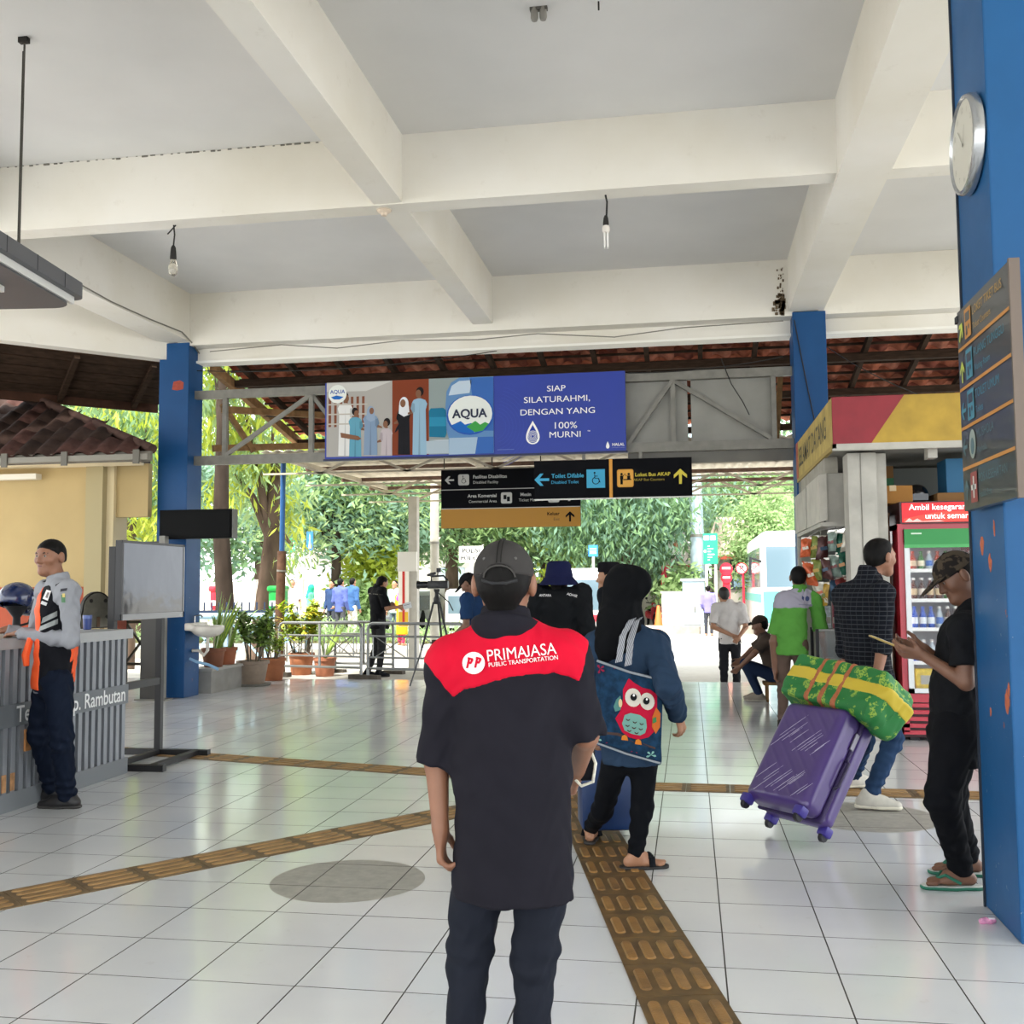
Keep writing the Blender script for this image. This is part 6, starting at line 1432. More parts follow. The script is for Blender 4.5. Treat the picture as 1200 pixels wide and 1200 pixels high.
def decal_text(bv, s, x0, y0, x1, y1, size, m, parent, bold=.01, lift=.005, lift_j=True):
    v, f = text_mesh(s, 1.0, bold, 'LEFT', valign='TOP_BASELINE'); w = v[:, 0].max(); ex = np.array([x1 - x0, y1 - y0]) / w; ey = np.array([-(y1 - y0), x1 - x0]); ey = -np.array([-ey[0], ey[1]]) if False else np.array([(y1 - y0), -(x1 - x0)]) / np.hypot(x1 - x0, y1 - y0) * size
    if lift_j:                                        # glyphs that dip below the baseline are squeezed to sit on it
        par = list(range(len(v)))
        def fd(a):
            while par[a] != a: a = par[a]
            return a
        for t in f:
            for k in t[1:]: par[fd(k)] = fd(t[0])
        cid = np.array([fd(k) for k in range(len(v))])
        for c in set(cid):
            i = cid == c; y = v[i, 1]
            if y.min() < -.05: v[i, 1] = (y - y.min()) / (y.max() - y.min()) * y.max()
    vs = []; keep = []
    for a, b in v:
        c = cast(bv, x0 + ex[0] * a + ey[0] * b, y0 + ex[1] * a + ey[1] * b, lift); vs.append(c); keep.append(c is not None)
    f = [t for t in f if all(keep[i] for i in t)]; vs = [c if c is not None else np.zeros(3) for c in vs]
    return make('lettering', vs, f, m, parent)
def person(label, J, group=None): return thing('person', label, 'person', J['base'], group)
def collar(J, m, root, h=.04, r=.07, flare=.016, drop=.035):
    q = J['H'] / 1.7; sd = S(); n = J['neck']; f = J['f']
    sd.cap(n - V(0, 0, drop * q), n + V(0, 0, (h - .03) * q) + f * .004, (r + flare) * q, (r + .004) * q, k=.01); sd.cap(n - V(0, 0, .06 * q), n + V(0, 0, .1 * q) + f * .01, (r - .006) * q, (r - .014) * q, k=.005, op='-'); sd.cut(n + V(0, 0, h * q) + f * .0, V(0, 0, 1) + f * .3); return sd.build('collar', .006, m, root)
def shoes(J, m, msole, root, q=1.0, up=None, vox=.008):
    for n in 'LR':
        s = shoe_sdf(J['an' + n], J['toe' + n], J['H'] / 1.7 * q).build('shoe', vox, m, root); sole_sdf(J['an' + n], J['toe' + n], J['H'] / 1.7 * q).build('sole', vox, msole, s)
def cap_hat(J, m, root, brim=True, vox=.005, opening=False, tilt=0.0, drop=.0):
    q = J['H'] / 1.7; f = unit(J['hf']); u = unit(J['hu'] - f * (J['hu'] @ f)); r = np.cross(f, u); c = J['head']; g = lambda x, y, z: c + (r * x + f * y + u * z) * q; sd = S()
    sd.ell(g(0, -.01, .03), V(.088, .11, .098) * q, (r, f, u), k=.01); sd.cut(g(0, 0, .028 - drop), -u - f * .12, k=.004)
    if opening: sd.ell(g(0, -.118, .028), V(.042, .04, .03) * q, (r, f, u), k=.004, op='-')
    o = sd.build('cap_crown', vox, m, root)
    if brim:
        sd = S(); sd.cap(g(0, .085, .035), g(0, .15, .018), .07 * q, .055 * q, k=.02, flat=(unit(u * 1.0 + f * .25), .09)); sd.build('cap_brim', vox, m, root)
    MB().lathe(g(0, -.01, .128), [(.009 * q, -.002), (.007 * q, .004), (0, .005)], 10, ax=u).build('cap_button', m, o, True)
    return o, g, (r, f, u)

# ---- man in the red and black bus company shirt (nearest)
YA = 2.72
b0 = PX(596, 900, YA); J = skeleton((b0[0], YA, 0), 1.53, 3)
J['head'] = PX(591, 684, YA); J['neck'] = PX(592, 729, YA - .01); J['hf'] = unit((-.04, 1, .02))
J['chest'] = PX(597, 800, YA); J['waist'] = PX(600, 900, YA); J['pelvis'] = PX(601, 975, YA)
J['shL'] = PX(528, 778, YA); J['shR'] = PX(664, 772, YA); J['elL'] = PX(512, 895, YA + .01); J['wrL'] = PX(516, 970, YA - .02); J['elR'] = PX(687, 862, YA + .03); J['wrR'] = PX(676, 905, YA + .22)
J['hipL'] = PX(563, 1020, YA); J['hipR'] = PX(638, 1020, YA); J['knL'] = PX(549, 1120, YA + .02); J['knR'] = PX(626, 1120, YA); J['anL'] = V(*PX(543, 1250, YA)[:2], .07); J['anR'] = V(*PX(622, 1250, YA)[:2], .07)
J['hdL'] = dict(d=unit(V(.02, .06, -1)), n=unit(V(1, .1, 0)), side=1, curl=32)
t_ = np.cross(J['hdL']['d'], J['hdL']['n']); J['hdL']['side'] = 1 if t_[1] > 0 else -1
RA = person('man with grey cap in red and black shirt lettered PRIMAJASA, seen from behind', J)
body_sdf(J, girth=.92).build('body', .0055, M_SKIN, RA)
M_SHB = mat('shirt_charcoal', '#1e1d24', .88, var=.08, vscale=12, bump=.08, bscale=700)
sh = shirt_sdf(J, 'short', hem=.44, loose=1.12, sl=.95, bell=1.10, wr=.0035, slw=.86)
so = sh.build('shirt', .0065, M_SHB, RA)
yk = sh.copy(); yk.infl = .003
zx = [PX(x, y, YA - .1) for x, y in ((478, 745), (490, 765), (504, 783), (518, 800), (531, 815), (545, 806), (580, 796), (620, 789), (650, 787), (668, 791), (679, 797), (684, 782), (690, 755), (697, 700), (740, 650))]
zX = np.array([p[0] for p in zx]); zZ = np.array([p[2] for p in zx]); yref = YA - .1
def yoke_fn(p):
    s = yref / np.maximum(p[:, 1], .5); X = p[:, 0] * s; Z = CAM_H + (p[:, 2] - CAM_H) * s
    return np.maximum(np.interp(X, zX, zZ) - Z, (p[:, 1] - (YA + .035)))
yk.fn(yoke_fn, .002); nk = J['neck']
yk.cut(nk + V(0, 0, .012), V(0, .25, 1))
M_RED = mat('yoke_red', '#c8102e', .8, var=.06, vscale=10, bump=.08, bscale=700); yo = yk.build('yoke', .0045, M_RED, RA)
collar(J, M_SHB, RA, h=.045, r=.07, flare=.03, drop=.0)
BV = bvh_of([yo, so]); M_LW = mat('letter_cloth_white', '#e9e6e6', .7)
decal_text(BV, 'PRIMAJASA', 570.5, 775.3, 652.5, 766, 19.5, M_LW, RA, bold=0.0); decal_text(BV, 'PUBLIC TRANSPORTATION', 572.5, 781.8, 654, 772.6, 7.2, M_LW, RA, bold=0.0)
decal_disc(BV, 555, 777, 13.2, 13, M_LW, RA, 'logo_disc', .004, 26)
for k, (x, y) in enumerate(((550, 777), (559.5, 776.5))):
    decal_poly(BV, [(x - 4, y + 6), (x - 1.4, y - 6), (x + 1.2, y - 6), (x - 1.4, y + 6)], M_RED, RA, 'logo_stroke', .007); decal_poly(BV, [(x - 1.8, y - 7), (x + 4.2, y - 5.5), (x + 4.6, y - 3), (x + 2.2, y + 1), (x - .8, y + 1.2), (x - .2, y - 1.2), (x + 1.6, y - 2), (x + 1.8, y - 3.8), (x - 2.2, y - 4.6)], M_RED, RA, 'logo_stroke', .007)
trousers_sdf(J, loose=.98, top=.56, wr=.0042).build('trousers', .0065, mat('trousers_ink', '#1d2029', .85, var=.1, vscale=14, bump=.1, bscale=500), RA)
shoes(J, M_CLBLK, mat('sole_dark', '#2a2826', .7), RA)
hair_sdf(J, low=-.075, off=.02).build('hair', .005, M_HAIR, RA)
M_CAPG = mat('cap_grey', '#3b3938', .85, var=.08, vscale=20, bump=.1, bscale=600)
cp, g, ax = cap_hat(J, M_CAPG, RA, opening=True, vox=.004, drop=.012)
for s in (-.006, .006): MB().tube([g(s, -.01 - .112 * math.sin(a), .03 + .1 * math.cos(a)) for a in np.linspace(.2, 1.25, 9)], .0016, 5).build('seam', mat('seam_dark', '#242322', .9), cp, True)
for s in (-.045, .045): MB().lathe(g(s, -.088, .073), [(.004, 0), (.004, .004), (0, .005)], 8, ax=-ax[1]).build('eyelet', mat('eyelet', '#5c5a58', .6), cp, True)
MB().tube([g(.045 * math.cos(a), -.104 - .012 * math.sin(a), .02 + .034 * math.sin(a)) for a in np.linspace(0, math.pi, 10)], .0025, 5).build('opening_trim', mat('cap_trim', '#474543', .85), cp, True)
MB().tube([g(-.05, -.098, .012), g(-.02, -.11, .004), g(.02, -.11, .004), g(.05, -.098, .012)], .006, 6).build('adjust_strap', mat('strap_black', '#17171a', .7), cp, True)
BVc = bvh_of([cp]); 
decal_poly(BVc, [(562, 673), (564.5, 672), (571.5, 682), (566.5, 687.5), (563, 685), (566.5, 681.5), (563, 677)], M_LW, cp, 'cap_emblem', .003); decal_poly(BVc, [(560, 677), (563.5, 675.8), (564, 680.5)], M_LW, cp, 'cap_emblem', .003)
# small strapped pouch in his right hand
pc = PX(686, 893, YA + .22); pch = thing('pouch', 'small black pouch with white strap in the right hand of the man with grey cap', 'pouch', pc - V(0, 0, .05)); sd = S(); sd.box(pc, (.026, .016, .05), rad=.012); sd.disp = wrinkle(.002, 2.0); sd.build('body', .005, M_CLBLK, pch); MB().tube([pc + V(-.03, -.02, .055), pc + V(.012, -.02, .05), pc + V(.03, -.02, .0), pc + V(.022, -.02, -.05), pc + V(-.01, -.02, -.062), pc + V(-.026, -.02, -.045)], .0045, 6).build('strap', mat('strap_white', '#d7d4c4', .7, var=.3, vscale=60), pch, True)

# ---- woman in black headscarf with tote bag
YW = 5.35; b0 = FL(752, 1022)
J = skeleton((b0[0] - .05, YW, 0), 1.53, -6)
J['head'] = PX(730, 690, YW); J['neck'] = PX(727, 722, YW); J['chest'] = PX(735, 768, YW); J['waist'] = PX(738, 828, YW); J['pelvis'] = PX(740, 878, YW); J['hf'] = unit((-.35, 1, 0))
J['shL'] = PX(700, 758, YW); J['shR'] = PX(768, 757, YW); J['elL'] = PX(684, 812, YW + .02); J['wrL'] = PX(690, 856, YW + .12); J['elR'] = PX(783, 803, YW - .2); J['wrR'] = PX(795, 838, YW + .05)
J['hipL'] = PX(722, 890, YW); J['hipR'] = PX(755, 890, YW); J['knL'] = PX(706, 950, YW + .25); J['knR'] = PX(752, 950, YW + .03); J['anL'] = V(*PX(692, 985, YW + .5)[:2], .075); J['anR'] = V(*FL(745, 1018)[:2], .072)
J['toeL'] = V(0, 1, 0); J['toeR'] = unit(V(.93, .3, 0)); dd = unit(PX(801, 862, YW + .08) - J['wrR']); J['hdR'] = dict(d=dd, n=unit(V(-.9, .5, 0)), side=1, curl=26)
t_ = np.cross(dd, J['hdR']['n']); J['hdR']['side'] = 1 if t_ @ V(-.4, 1, 0) > 0 else -1
RB = person('woman in black headscarf and blue tunic carrying an owl tote bag', J)
body_sdf(J, girth=.9, detail=False, feet=True).build('body', .006, M_SKIN3, RB)
sh = shirt_sdf(J, 'long', hem=.5, loose=1.12, bell=1.05, wr=.006, slw=1.15, seed=2)
so = sh.build('tunic', .007, mat('tunic_blue', '#27394f', .8, var=.08, vscale=10, bump=.1, bscale=300), RB)
tro = trousers_sdf(J, loose=.95, top=.58, wr=.003); tro.build('trousers', .008, mat('trousers_black', '#0b0d12', .85), RB)
sd = S(); c = J['head']; sd.ell(c + V(0, 0, .018), (.098, .115, .108), k=.03); sd.ell(c + V(.075, -.03, .03), (.075, .07, .075), k=.05); sd.cap(c + V(-.01, .0, -.05), J['neck'] + V(0, 0, -.03), .085, .1, k=.05); sd.cap(J['neck'] + V(0, 0, -.02), J['chest'] + V(-.05, -.02, .06), .1, .13, k=.07, flat=(J['f'], .8)); sd.cap(J['neck'] + V(-.02, -.05, -.02), J['chest'] + V(-.09, -.085, .035), .07, .04, k=.05)
sd.cut(c + unit(J['hf']) * .085 + V(0, 0, -.01), unit(J['hf']) + V(0, 0, -.2)); sd.disp = wrinkle(.0045, .8, 3); sd.build('headscarf', .007, mat('scarf_black', '#0c0d10', .9, var=.1, vscale=12), RB)
for n in 'LR':
    so_ = sole_sdf(J['an' + n] - V(0, 0, .006), J['toe' + n], .88, th=.018).build('sandal_sole', .006, mat('sandal_sole', '#2a2725', .7), RB); q = .9; tt = J['toe' + n]; sx = np.cross(tt, V(0, 0, 1)); bp_ = V(J['an' + n][0], J['an' + n][1], J['an' + n][2] - .068) + tt * .075
    MB().tube([bp_ - sx * .045 + V(0, 0, .012), bp_ - sx * .036 + V(0, 0, .05), bp_ + V(0, 0, .062) - tt * .01, bp_ + sx * .036 + V(0, 0, .05), bp_ + sx * .045 + V(0, 0, .012)], .017, 8).build('sandal_strap', M_CLBLK, so_, True)
# tote bag
YT_ = 5.2
tb = thing('tote_bag', 'dark blue owl-print tote bag with striped straps on the woman shoulder', 'bag', PX(735, 880, YT_))
cn = [PX(700, 774, YT_ + .03), PX(777, 797, YT_ + .03), PX(774, 893, YT_ + .01), PX(696, 868, YT_ + .02)]
N_ = 14; vs = []; fs = []
for s in (-1, 1):
    for i in range(N_ + 1):
        for j in range(N_ + 1):
            a, b = i / N_, j / N_; p = (cn[0] * (1 - a) + cn[1] * a) * (1 - b) + (cn[3] * (1 - a) + cn[2] * a) * b
            vs.append(p + V(-.17, .98, 0) * s * (.006 + .05 * (math.sin(math.pi * a) ** .6) * (math.sin(math.pi * (.12 + .88 * b)) ** .6)) + V(0, 0, .004 * math.sin(9 * a + 5 * b)))
K = (N_ + 1) ** 2
for s in range(2):
    for i in range(N_):
        for j in range(N_): q_ = s * K + i * (N_ + 1) + j; fs.append((q_, q_ + 1, q_ + N_ + 2, q_ + N_ + 1))
for i in range(N_):
    for e in ((i * (N_ + 1), (i + 1) * (N_ + 1)), (i * (N_ + 1) + N_, (i + 1) * (N_ + 1) + N_), (i, i + 1), (N_ * (N_ + 1) + i, N_ * (N_ + 1) + i + 1)): fs.append((e[0], e[1], e[1] + K, e[0] + K))
def bag_material():
    m = mat('tote_navy', '#173049', .85); nb = NB(m); p = nb.pos(); n1 = nb.noise(p, 30, 3); c = nb.mixc(nb.ramp(n1, .35, .65), lin('#14293f'), lin('#1d3c58')); nb.l(c, nb.b.inputs['Base Color']); return m
bo = MB(); bo.v = [tuple(v) for v in vs]; bo.f = fs; bag = bo.build('bag_body', bag_material(), tb, True); BVb = bvh_of([bag])
MB().tube([cn[0] + V(0, -.02, 0), (cn[0] + cn[1]) / 2 + V(0, -.055, -.005), cn[1] + V(0, -.02, 0)], .006, 6).build('top_binding', mat('binding_grey', '#8f959b', .8), tb, True); MB().tube([cn[3] + V(0, -.015, -.004), (cn[2] + cn[3]) / 2 + V(0, -.03, -.008), cn[2] + V(0, -.015, -.004)], .005, 6).build('bottom_binding', mat('binding_grey', '#8f959b'), tb, True)
M_STR = mat('strap_grey', '#9fa1a8', .85); nb = NB(M_STR); _x = nb.sep(nb.pos()); w_ = nb.math('SINE', nb.math('MULTIPLY', nb.math('ADD', _x[0], nb.math('MULTIPLY', _x[2], -.28)), 900)); nb.l(nb.mixc(nb.ramp(w_, -.2, .2), lin('#b4b6bc'), lin('#55565e')), nb.b.inputs['Base Color'])
def ribbon(pts, w, side, m, name, parent, th=.003):
    vs = []; fs = []; s = unit(side)
    for p in pts: vs += [p + s * w / 2, p - s * w / 2]
    for i in range(len(pts) - 1): fs.append((2 * i, 2 * i + 1, 2 * i + 3, 2 * i + 2))
    o = make(name, vs, fs, m, parent); k = o.modifiers.new('t', 'SOLIDIFY'); k.thickness = th; return o
for (xa, ya), (xb, yb), (xc, yc), dy_ in (((725, 776), (730, 745), (742, 721), -.04), ((736, 780), (739, 750), (748, 722), -.02)):
    ribbon([PX(xa, ya, YT_ - .06), PX(xb, yb, YT_ - .0 + dy_), PX(xc - 2, yc + 6, YW - .1 + dy_ * .5), PX(xc + 2, yc + 2, YW - .02), PX(xc + 2, yc + 10, YW + .1)], .034, (1, .1, .25), M_STR, 'strap', tb)
OW = lambda n, c: mat('owl_' + n, c, .8)
M_OR_ = OW('red', '#b01535')
decal_poly(BVb, [(735.5, 797), (737, 795), (743, 800), (753, 806), (762, 808), (770, 814), (770, 833), (767, 846), (768, 856), (760, 864), (748, 867), (737, 864), (729, 858), (721, 842), (727, 833), (730, 820), (730, 808)], M_OR_, tb, 'owl_body', .004, 5)
decal_disc(BVb, 742, 817.5, 9.5, 11, OW('eye', '#c9c3b8'), tb, 'owl_eye', .008, rot=-.2); decal_disc(BVb, 758.5, 822, 8.5, 10.2, OW('eye', '#c9c3b8'), tb, 'owl_eye', .008, rot=-.2)
decal_disc(BVb, 742.5, 817, 3.8, 4.2, OW('pupil', '#15181c'), tb, 'owl_pupil', .012); decal_disc(BVb, 757.5, 821.5, 3.8, 4.2, OW('pupil', '#15181c'), tb, 'owl_pupil', .012); decal_disc(BVb, 742.8, 814.8, 1.2, 1.5, OW('glint', '#f2f2f0'), tb, 'owl_glint', .015); decal_disc(BVb, 758, 819.5, 1.1, 1.4, OW('glint', '#f2f2f0'), tb, 'owl_glint', .015)
decal_poly(BVb, [(729, 848), (732, 838), (739, 835.5), (750, 838), (757, 843), (758, 852), (756, 859), (750, 862), (740, 860), (732, 856)], OW('belly', '#6f9c92'), tb, 'owl_belly', .008, 3)
for x, y in ((736, 843), (744, 846), (752, 848), (735.5, 850), (743, 852.5), (751, 854), (737.5, 856), (746, 858.5)): decal_poly(BVb, [(x - 2.6, y - 1), (x, y + .6), (x + 2.6, y - .6), (x + 2, y + 1), (x, y + 2), (x - 2.2, y + .8)], OW('feather', '#4a3a34'), tb, 'owl_feather', .011)
decal_poly(BVb, [(769, 829), (774, 836), (773.5, 852), (768.5, 860), (764, 852), (764.5, 840)], OW('wing', '#c0642c'), tb, 'owl_wing', .008); decal_poly(BVb, [(765, 842), (769, 840), (769.5, 846), (765, 848)], OW('wing2', '#3f7a4a'), tb, 'owl_wing_mark', .011)
decal_poly(BVb, [(722, 820), (727, 815), (729, 824), (727, 832), (721, 834), (719, 828)], OW('bird', '#4f7d78'), tb, 'owl_wing', .006); decal_disc(BVb, 727, 824, 2.2, 5, OW('bird2', '#c9b58f'), tb, 'owl_wing_mark', .009)
for x, y in ((732, 864), (748, 869)): decal_poly(BVb, [(x - 4, y + 3), (x - 3, y - 1.5), (x, y - 3), (x + 3, y - 1), (x + 4, y + 4)], OW('foot', '#c77a2e'), tb, 'owl_foot', .008)
decal_poly(BVb, [(704, 857), (725, 859), (745, 868), (768, 876), (768, 878), (745, 871), (724, 862), (704, 860)], OW('branch', '#4c3b36'), tb, 'branch_print', .005)
for x, y, c in ((703, 784, 'flower'), (722, 779, 'flower'), (712, 875, 'flower'), (742, 885, 'flower'), (699, 866, 'leafp'), (763, 885, 'leafp')):
    for k in range(5): a = k * 1.257 + x; decal_poly(BVb, [(x, y), (x + 5 * math.cos(a - .3), y + 4.4 * math.sin(a - .3)), (x + 6.4 * math.cos(a), y + 5.4 * math.sin(a)), (x + 5 * math.cos(a + .3), y + 4.4 * math.sin(a + .3))], OW('flower', '#8a2040') if c == 'flower' else OW('leafp', '#7fb0a4'), tb, 'floral_print', .005)
# blue suitcase ahead of her
bs = thing('suitcase', 'dark blue suitcase half hidden behind the woman legs', 'suitcase', PX(715, 985, 5.95)); c = PX(714, 955, 5.95); c[2] = .33
MB().bbox_bevel(c, (.17, .11, .27), (unit((1, .2, 0)), unit((-.2, 1, 0)), V(0, 0, 1)), .04).build('shell', mat('suitcase_navy', '#10305f', .4), bs, True)
for s in (-1, 1): MB().lathe(c + V(.13 * s, 0, -.29), [(.03, -.012), (.03, .012)], 12, ax=(1, .2, 0)).build('wheel', M_BLK, bs, True)
MB().tube([c + V(-.08, 0, .26), c + V(-.08, 0, .55), c + V(.08, 0, .55), c + V(.08, 0, .26)], .01, 6).build('pull_handle', M_CHR, bs, True)

# ---- man in black jacket and bucket hat
YC = 8.5; b0 = PX(658, 800, YC); J = skeleton((b0[0], YC, 0), 1.66, 8)
RC = person('man in black jacket and navy bucket hat walking ahead', J); J['head'] = PX(655, 681, YC); J['neck'] = PX(655, 702, YC); J['wrL'] = J['elL'] + V(0, .12, -.2)
body_sdf(J, detail=False).build('body', .008, M_SKIN2, RC); sh = shirt_sdf(J, 'long', hem=.45, loose=1.18, wr=.006, slw=1.15); jk = sh.build('jacket', .01, mat('jacket_black', '#0f1114', .8, var=.1, vscale=10), RC); collar(J, mat('jacket_black', '#0f1114'), RC, .06, .075)
trousers_sdf(J).build('trousers', .01, M_CLNAVY, RC); shoes(J, M_CLBLK, M_CLBLK, RC, vox=.01); hair_sdf(J, low=-.08).build('hair', .008, M_HAIR, RC)
c = J['head']; sd = S(); sd.cap(c + V(0, 0, .05), c + V(.0, 0, .1), .115, .104, k=.02); sd.cut(c + V(0, 0, .165), (0, 0, 1), k=.02); sd.cut(c + V(0, 0, .03), (0, 0, -1)); hb = sd.build('hat_crown', .007, mat('hat_navy', '#15193a', .85, var=.08), RC)
MB().lathe(c + V(0, 0, .035), [(.095, .012), (.106, .012), (.165, -.062), (.16, -.068), (.1, .0)], 28).build('hat_brim', mat('hat_navy', '#15193a'), RC, True)
BVc = bvh_of([jk]); decal_text(BVc, 'ANTARA', 632, 699, 646, 699, 4, M_LW, RC, bold=.01); decal_text(BVc, 'ADHIE', 664, 697, 676, 700, 4, M_LW, RC, bold=.01)

# ---- man with black cap seen in profile beside the headscarf
YD = 9.6; b0 = PX(716, 800, YD); J = skeleton((b0[0], YD, 0), 1.64, -75); J['head'] = PX(712, 677, YD); J['neck'] = PX(716, 702, YD); J['hf'] = unit((-1, .12, -.05))
RD = person('man in a black rimless cap seen in profile past the headscarf', J); body_sdf(J).build('body', .007, M_SKIN3, RD); shirt_sdf(J, 'long').build('shirt', .012, M_CLBLK, RD); trousers_sdf(J).build('trousers', .012, M_CLBLK, RD); shoes(J, M_CLBLK, M_CLBLK, RD, vox=.012); hair_sdf(J, low=-.06).build('hair', .008, M_HAIR, RD)
c = J['head']; MB().lathe(c + V(.012, 0, .05), [(.088, 0), (.094, .01), (.09, .085), (.07, .095), (0, .092)], 24, scale=(1.12, .95)).build('rimless_cap', mat('songkok', '#121015', .8), RD, True)
eyes(J, RD)

# ---- man in navy shirt and black cap looking down
YE = 11.0; b0 = PX(556, 800, YE); J = skeleton((b0[0], YE, 0), 1.58, -70); J['head'] = PX(549, 684, YE); J['neck'] = PX(556, 703, YE); J['hf'] = unit((-.8, .15, -.55)); J['hu'] = unit((-.5, .1, .85)); J['wrL'] = J['elL'] + V(-.15, -.02, -.12); J['wrR'] = J['elR'] + V(-.15, .02, -.12)
RE = person('man in navy shirt and black cap looking down beside the tripod', J); body_sdf(J).build('body', .008, M_SKIN2, RE); sh = shirt_sdf(J, 'short', loose=1.1, wr=.005); sh.build('shirt', .01, mat('shirt_navy', '#1d3558', .85, var=.1, vscale=10), RE); trousers_sdf(J).build('trousers', .012, M_CLBLK, RE); shoes(J, M_CLBLK, M_CLBLK, RE, vox=.012); hair_sdf(J).build('hair', .008, M_HAIR, RE); cap_hat(J, mat('cap_black', '#111114', .8), RE, vox=.007)

# ---- man in black polo behind the barrier
YF = 16.45; b0 = PX(443, 780, YF); J = skeleton((b0[0], YF, -.02), 1.69, 48); J['head'] = PX(448, 684, YF); J['hf'] = unit((.6, .6, -.45)); J['elR'] = J['shR'] + V(.08, .0, -.27); J['wrR'] = J['elR'] + V(.17, .12, .02); J['elL'] = J['shL'] + V(.0, .1, -.26); J['wrL'] = J['elL'] + V(.2, .05, .04); J['anL'] = J['anL'] + V(-.08, -.1, 0)
RF = person('man in black polo shirt standing behind the barrier looking down', J); body_sdf(J, detail=False).build('body', .009, M_SKIN3, RF); sh = shirt_sdf(J, 'short', loose=1.12, wr=.005, sl=.85); so = sh.build('shirt', .011, mat('polo_black', '#131316', .85), RF); trousers_sdf(J, loose=1.0).build('trousers', .011, mat('trousers_grey', '#2f2f31', .85, var=.1), RF); shoes(J, M_CLBLK, mat('sole_dark', '#2a2826'), RF, vox=.01); hair_sdf(J, low=-.05).build('hair', .008, M_HAIR, RF); BVp = bvh_of([so]); decal(BVp, [(432, 695), (448, 696.5), (448, 697.5), (432, 696)], mat('piping_grey', '#6a675f', .8), RF, 'piping', 6, n2=1)
ph = thing('phone', 'pale sheet in the hands of the man in black polo', 'paper', J['wrR'] + V(.08, .04, 0)); MB().box(J['wrR'] + V(.12, .05, .02), (.07, .004, .05), (unit((1, .6, .3)), unit((-.5, 1, 0)), unit((-.2, -.1, 1)))).build('sheet', mat('sheet_white', '#d9dcdf', .6), ph); MB().box(J['wrR'] + V(.12, .045, .035), (.05, .003, .003), (unit((1, .6, .3)), unit((-.5, 1, 0)), unit((-.2, -.1, 1)))).build('printed_line', M_BLK, ph)

# ---- uniformed officer at the counter
YG = 6.2; b0 = FL(64, 945); J = skeleton((b0[0], 6.2, 0), 1.72, -112)
J['head'] = PX(59, 653, YG); J['neck'] = PX(69, 681, YG); J['hf'] = unit((-.16, -.98, -.04)); J['chest'] = PX(67, 715, YG); J['waist'] = PX(66, 758, YG); J['pelvis'] = PX(62, 795, YG)
J['shL'] = PX(81, 693, YG - .15); J['elL'] = PX(84, 750, YG - .2); J['wrL'] = PX(24, 742, YG - .02); J['shR'] = PX(54, 692, YG + .15); J['elR'] = PX(40, 748, YG + .2); J['wrR'] = PX(8, 738, YG + .1)
J['hipL'] = PX(68, 800, YG - .08); J['hipR'] = PX(56, 800, YG + .08); J['knL'] = PX(72, 866, YG - .09); J['knR'] = PX(46, 862, YG + .1); J['anL'] = V(*FL(78, 947)[:2], .075); J['anR'] = V(*FL(62, 938)[:2], .075); J['toeL'] = unit(V(-1, -.12, 0)); J['toeR'] = unit(V(-1, .1, 0))
for n in 'LR': d = unit(V(-1, .25 if n == 'L' else -.1, -.1)); J['hd' + n] = dict(d=d, n=V(0, 0, -1), side=(1 if n == 'R' else -1), curl=14)
t_ = np.cross(J['hdL']['d'], J['hdL']['n']); J['hdL']['side'] = 1 if t_[1] > 0 else -1; t_ = np.cross(J['hdR']['d'], J['hdR']['n']); J['hdR']['side'] = 1 if t_[1] < 0 else -1
RG = person('officer in grey shirt and orange safety vest leaning on the counter', J)
body_sdf(J).build('body', .0056, M_SKIN, RG); eyes(J, RG)
M_GREY = mat('uniform_grey', '#8f9197', .8, var=.06, vscale=12, bump=.08, bscale=400)
sh = shirt_sdf(J, 'long', hem=.5, loose=.98, wr=.005, slw=1.0, seed=5); so = sh.build('shirt', .007, M_GREY, RG); collar(J, M_GREY, RG, .05, .066)
sd = S(); q = 1.72 / 1.7; f = J['f']
def vest(infl=0.0):
    v = S(); bot = J['pelvis'] + V(0, 0, -.03); v.cap(J['chest'], J['neck'] - V(0, 0, .075), .135, .085, k=.06, flat=(f, .8)); v.cap(J['waist'], J['chest'], .152, .165, k=.06, flat=(f, .76)); v.cap(bot, J['waist'], .16, .15, k=.05, flat=(f, .8))
    for n in 'LR': v.cap(J['chest'] + V(0, 0, .06), J['sh' + n] * .8 + J['chest'] * .2 + V(0, 0, .035), .08, .062, k=.05); v.cap(J['sh' + n] + V(0, 0, -.02) + (J['sh' + n] - J['chest']) * .5, J['el' + n] + (J['sh' + n] - J['chest']) * .45, .075, .06, k=.02, op='-')
    v.cut(bot - V(0, 0, .03), (0, 0, -1)); v.disp = wrinkle(.004, 1, 7); v.infl = infl; return v
vb = vest().build('vest', .007, mat('vest_black', '#16171c', .85), RG)
M_VOR = mat('vest_orange', '#f05a22', .7)
vo = vest(.003); cf = J['chest']; vo.fn(lambda p: np.maximum(.075 - (p - cf) @ f + .1 * np.clip(p[:, 2] - 1.3, 0, 1), p[:, 2] - 1.45), .003); vo.build('vest_front_panel', .005, M_VOR, RG)
vo = vest(.003); vo.fn(lambda p: np.maximum(np.maximum((p - cf) @ f + .108, p[:, 2] - 1.42), -10.0), .003); vo.build('vest_back_panel', .005, M_VOR, RG)
tg = MB(); tg.tube([PX(36, 748, YG - .1), PX(30, 768, YG - .13), PX(31, 780, YG - .12)], [.02, .024, .018], 8); tg.build('vest_loose_flap', M_VOR, RG, True)
BVg = bvh_of([vb, so] + [o for o in RG.children if o.name.startswith('vest_')])
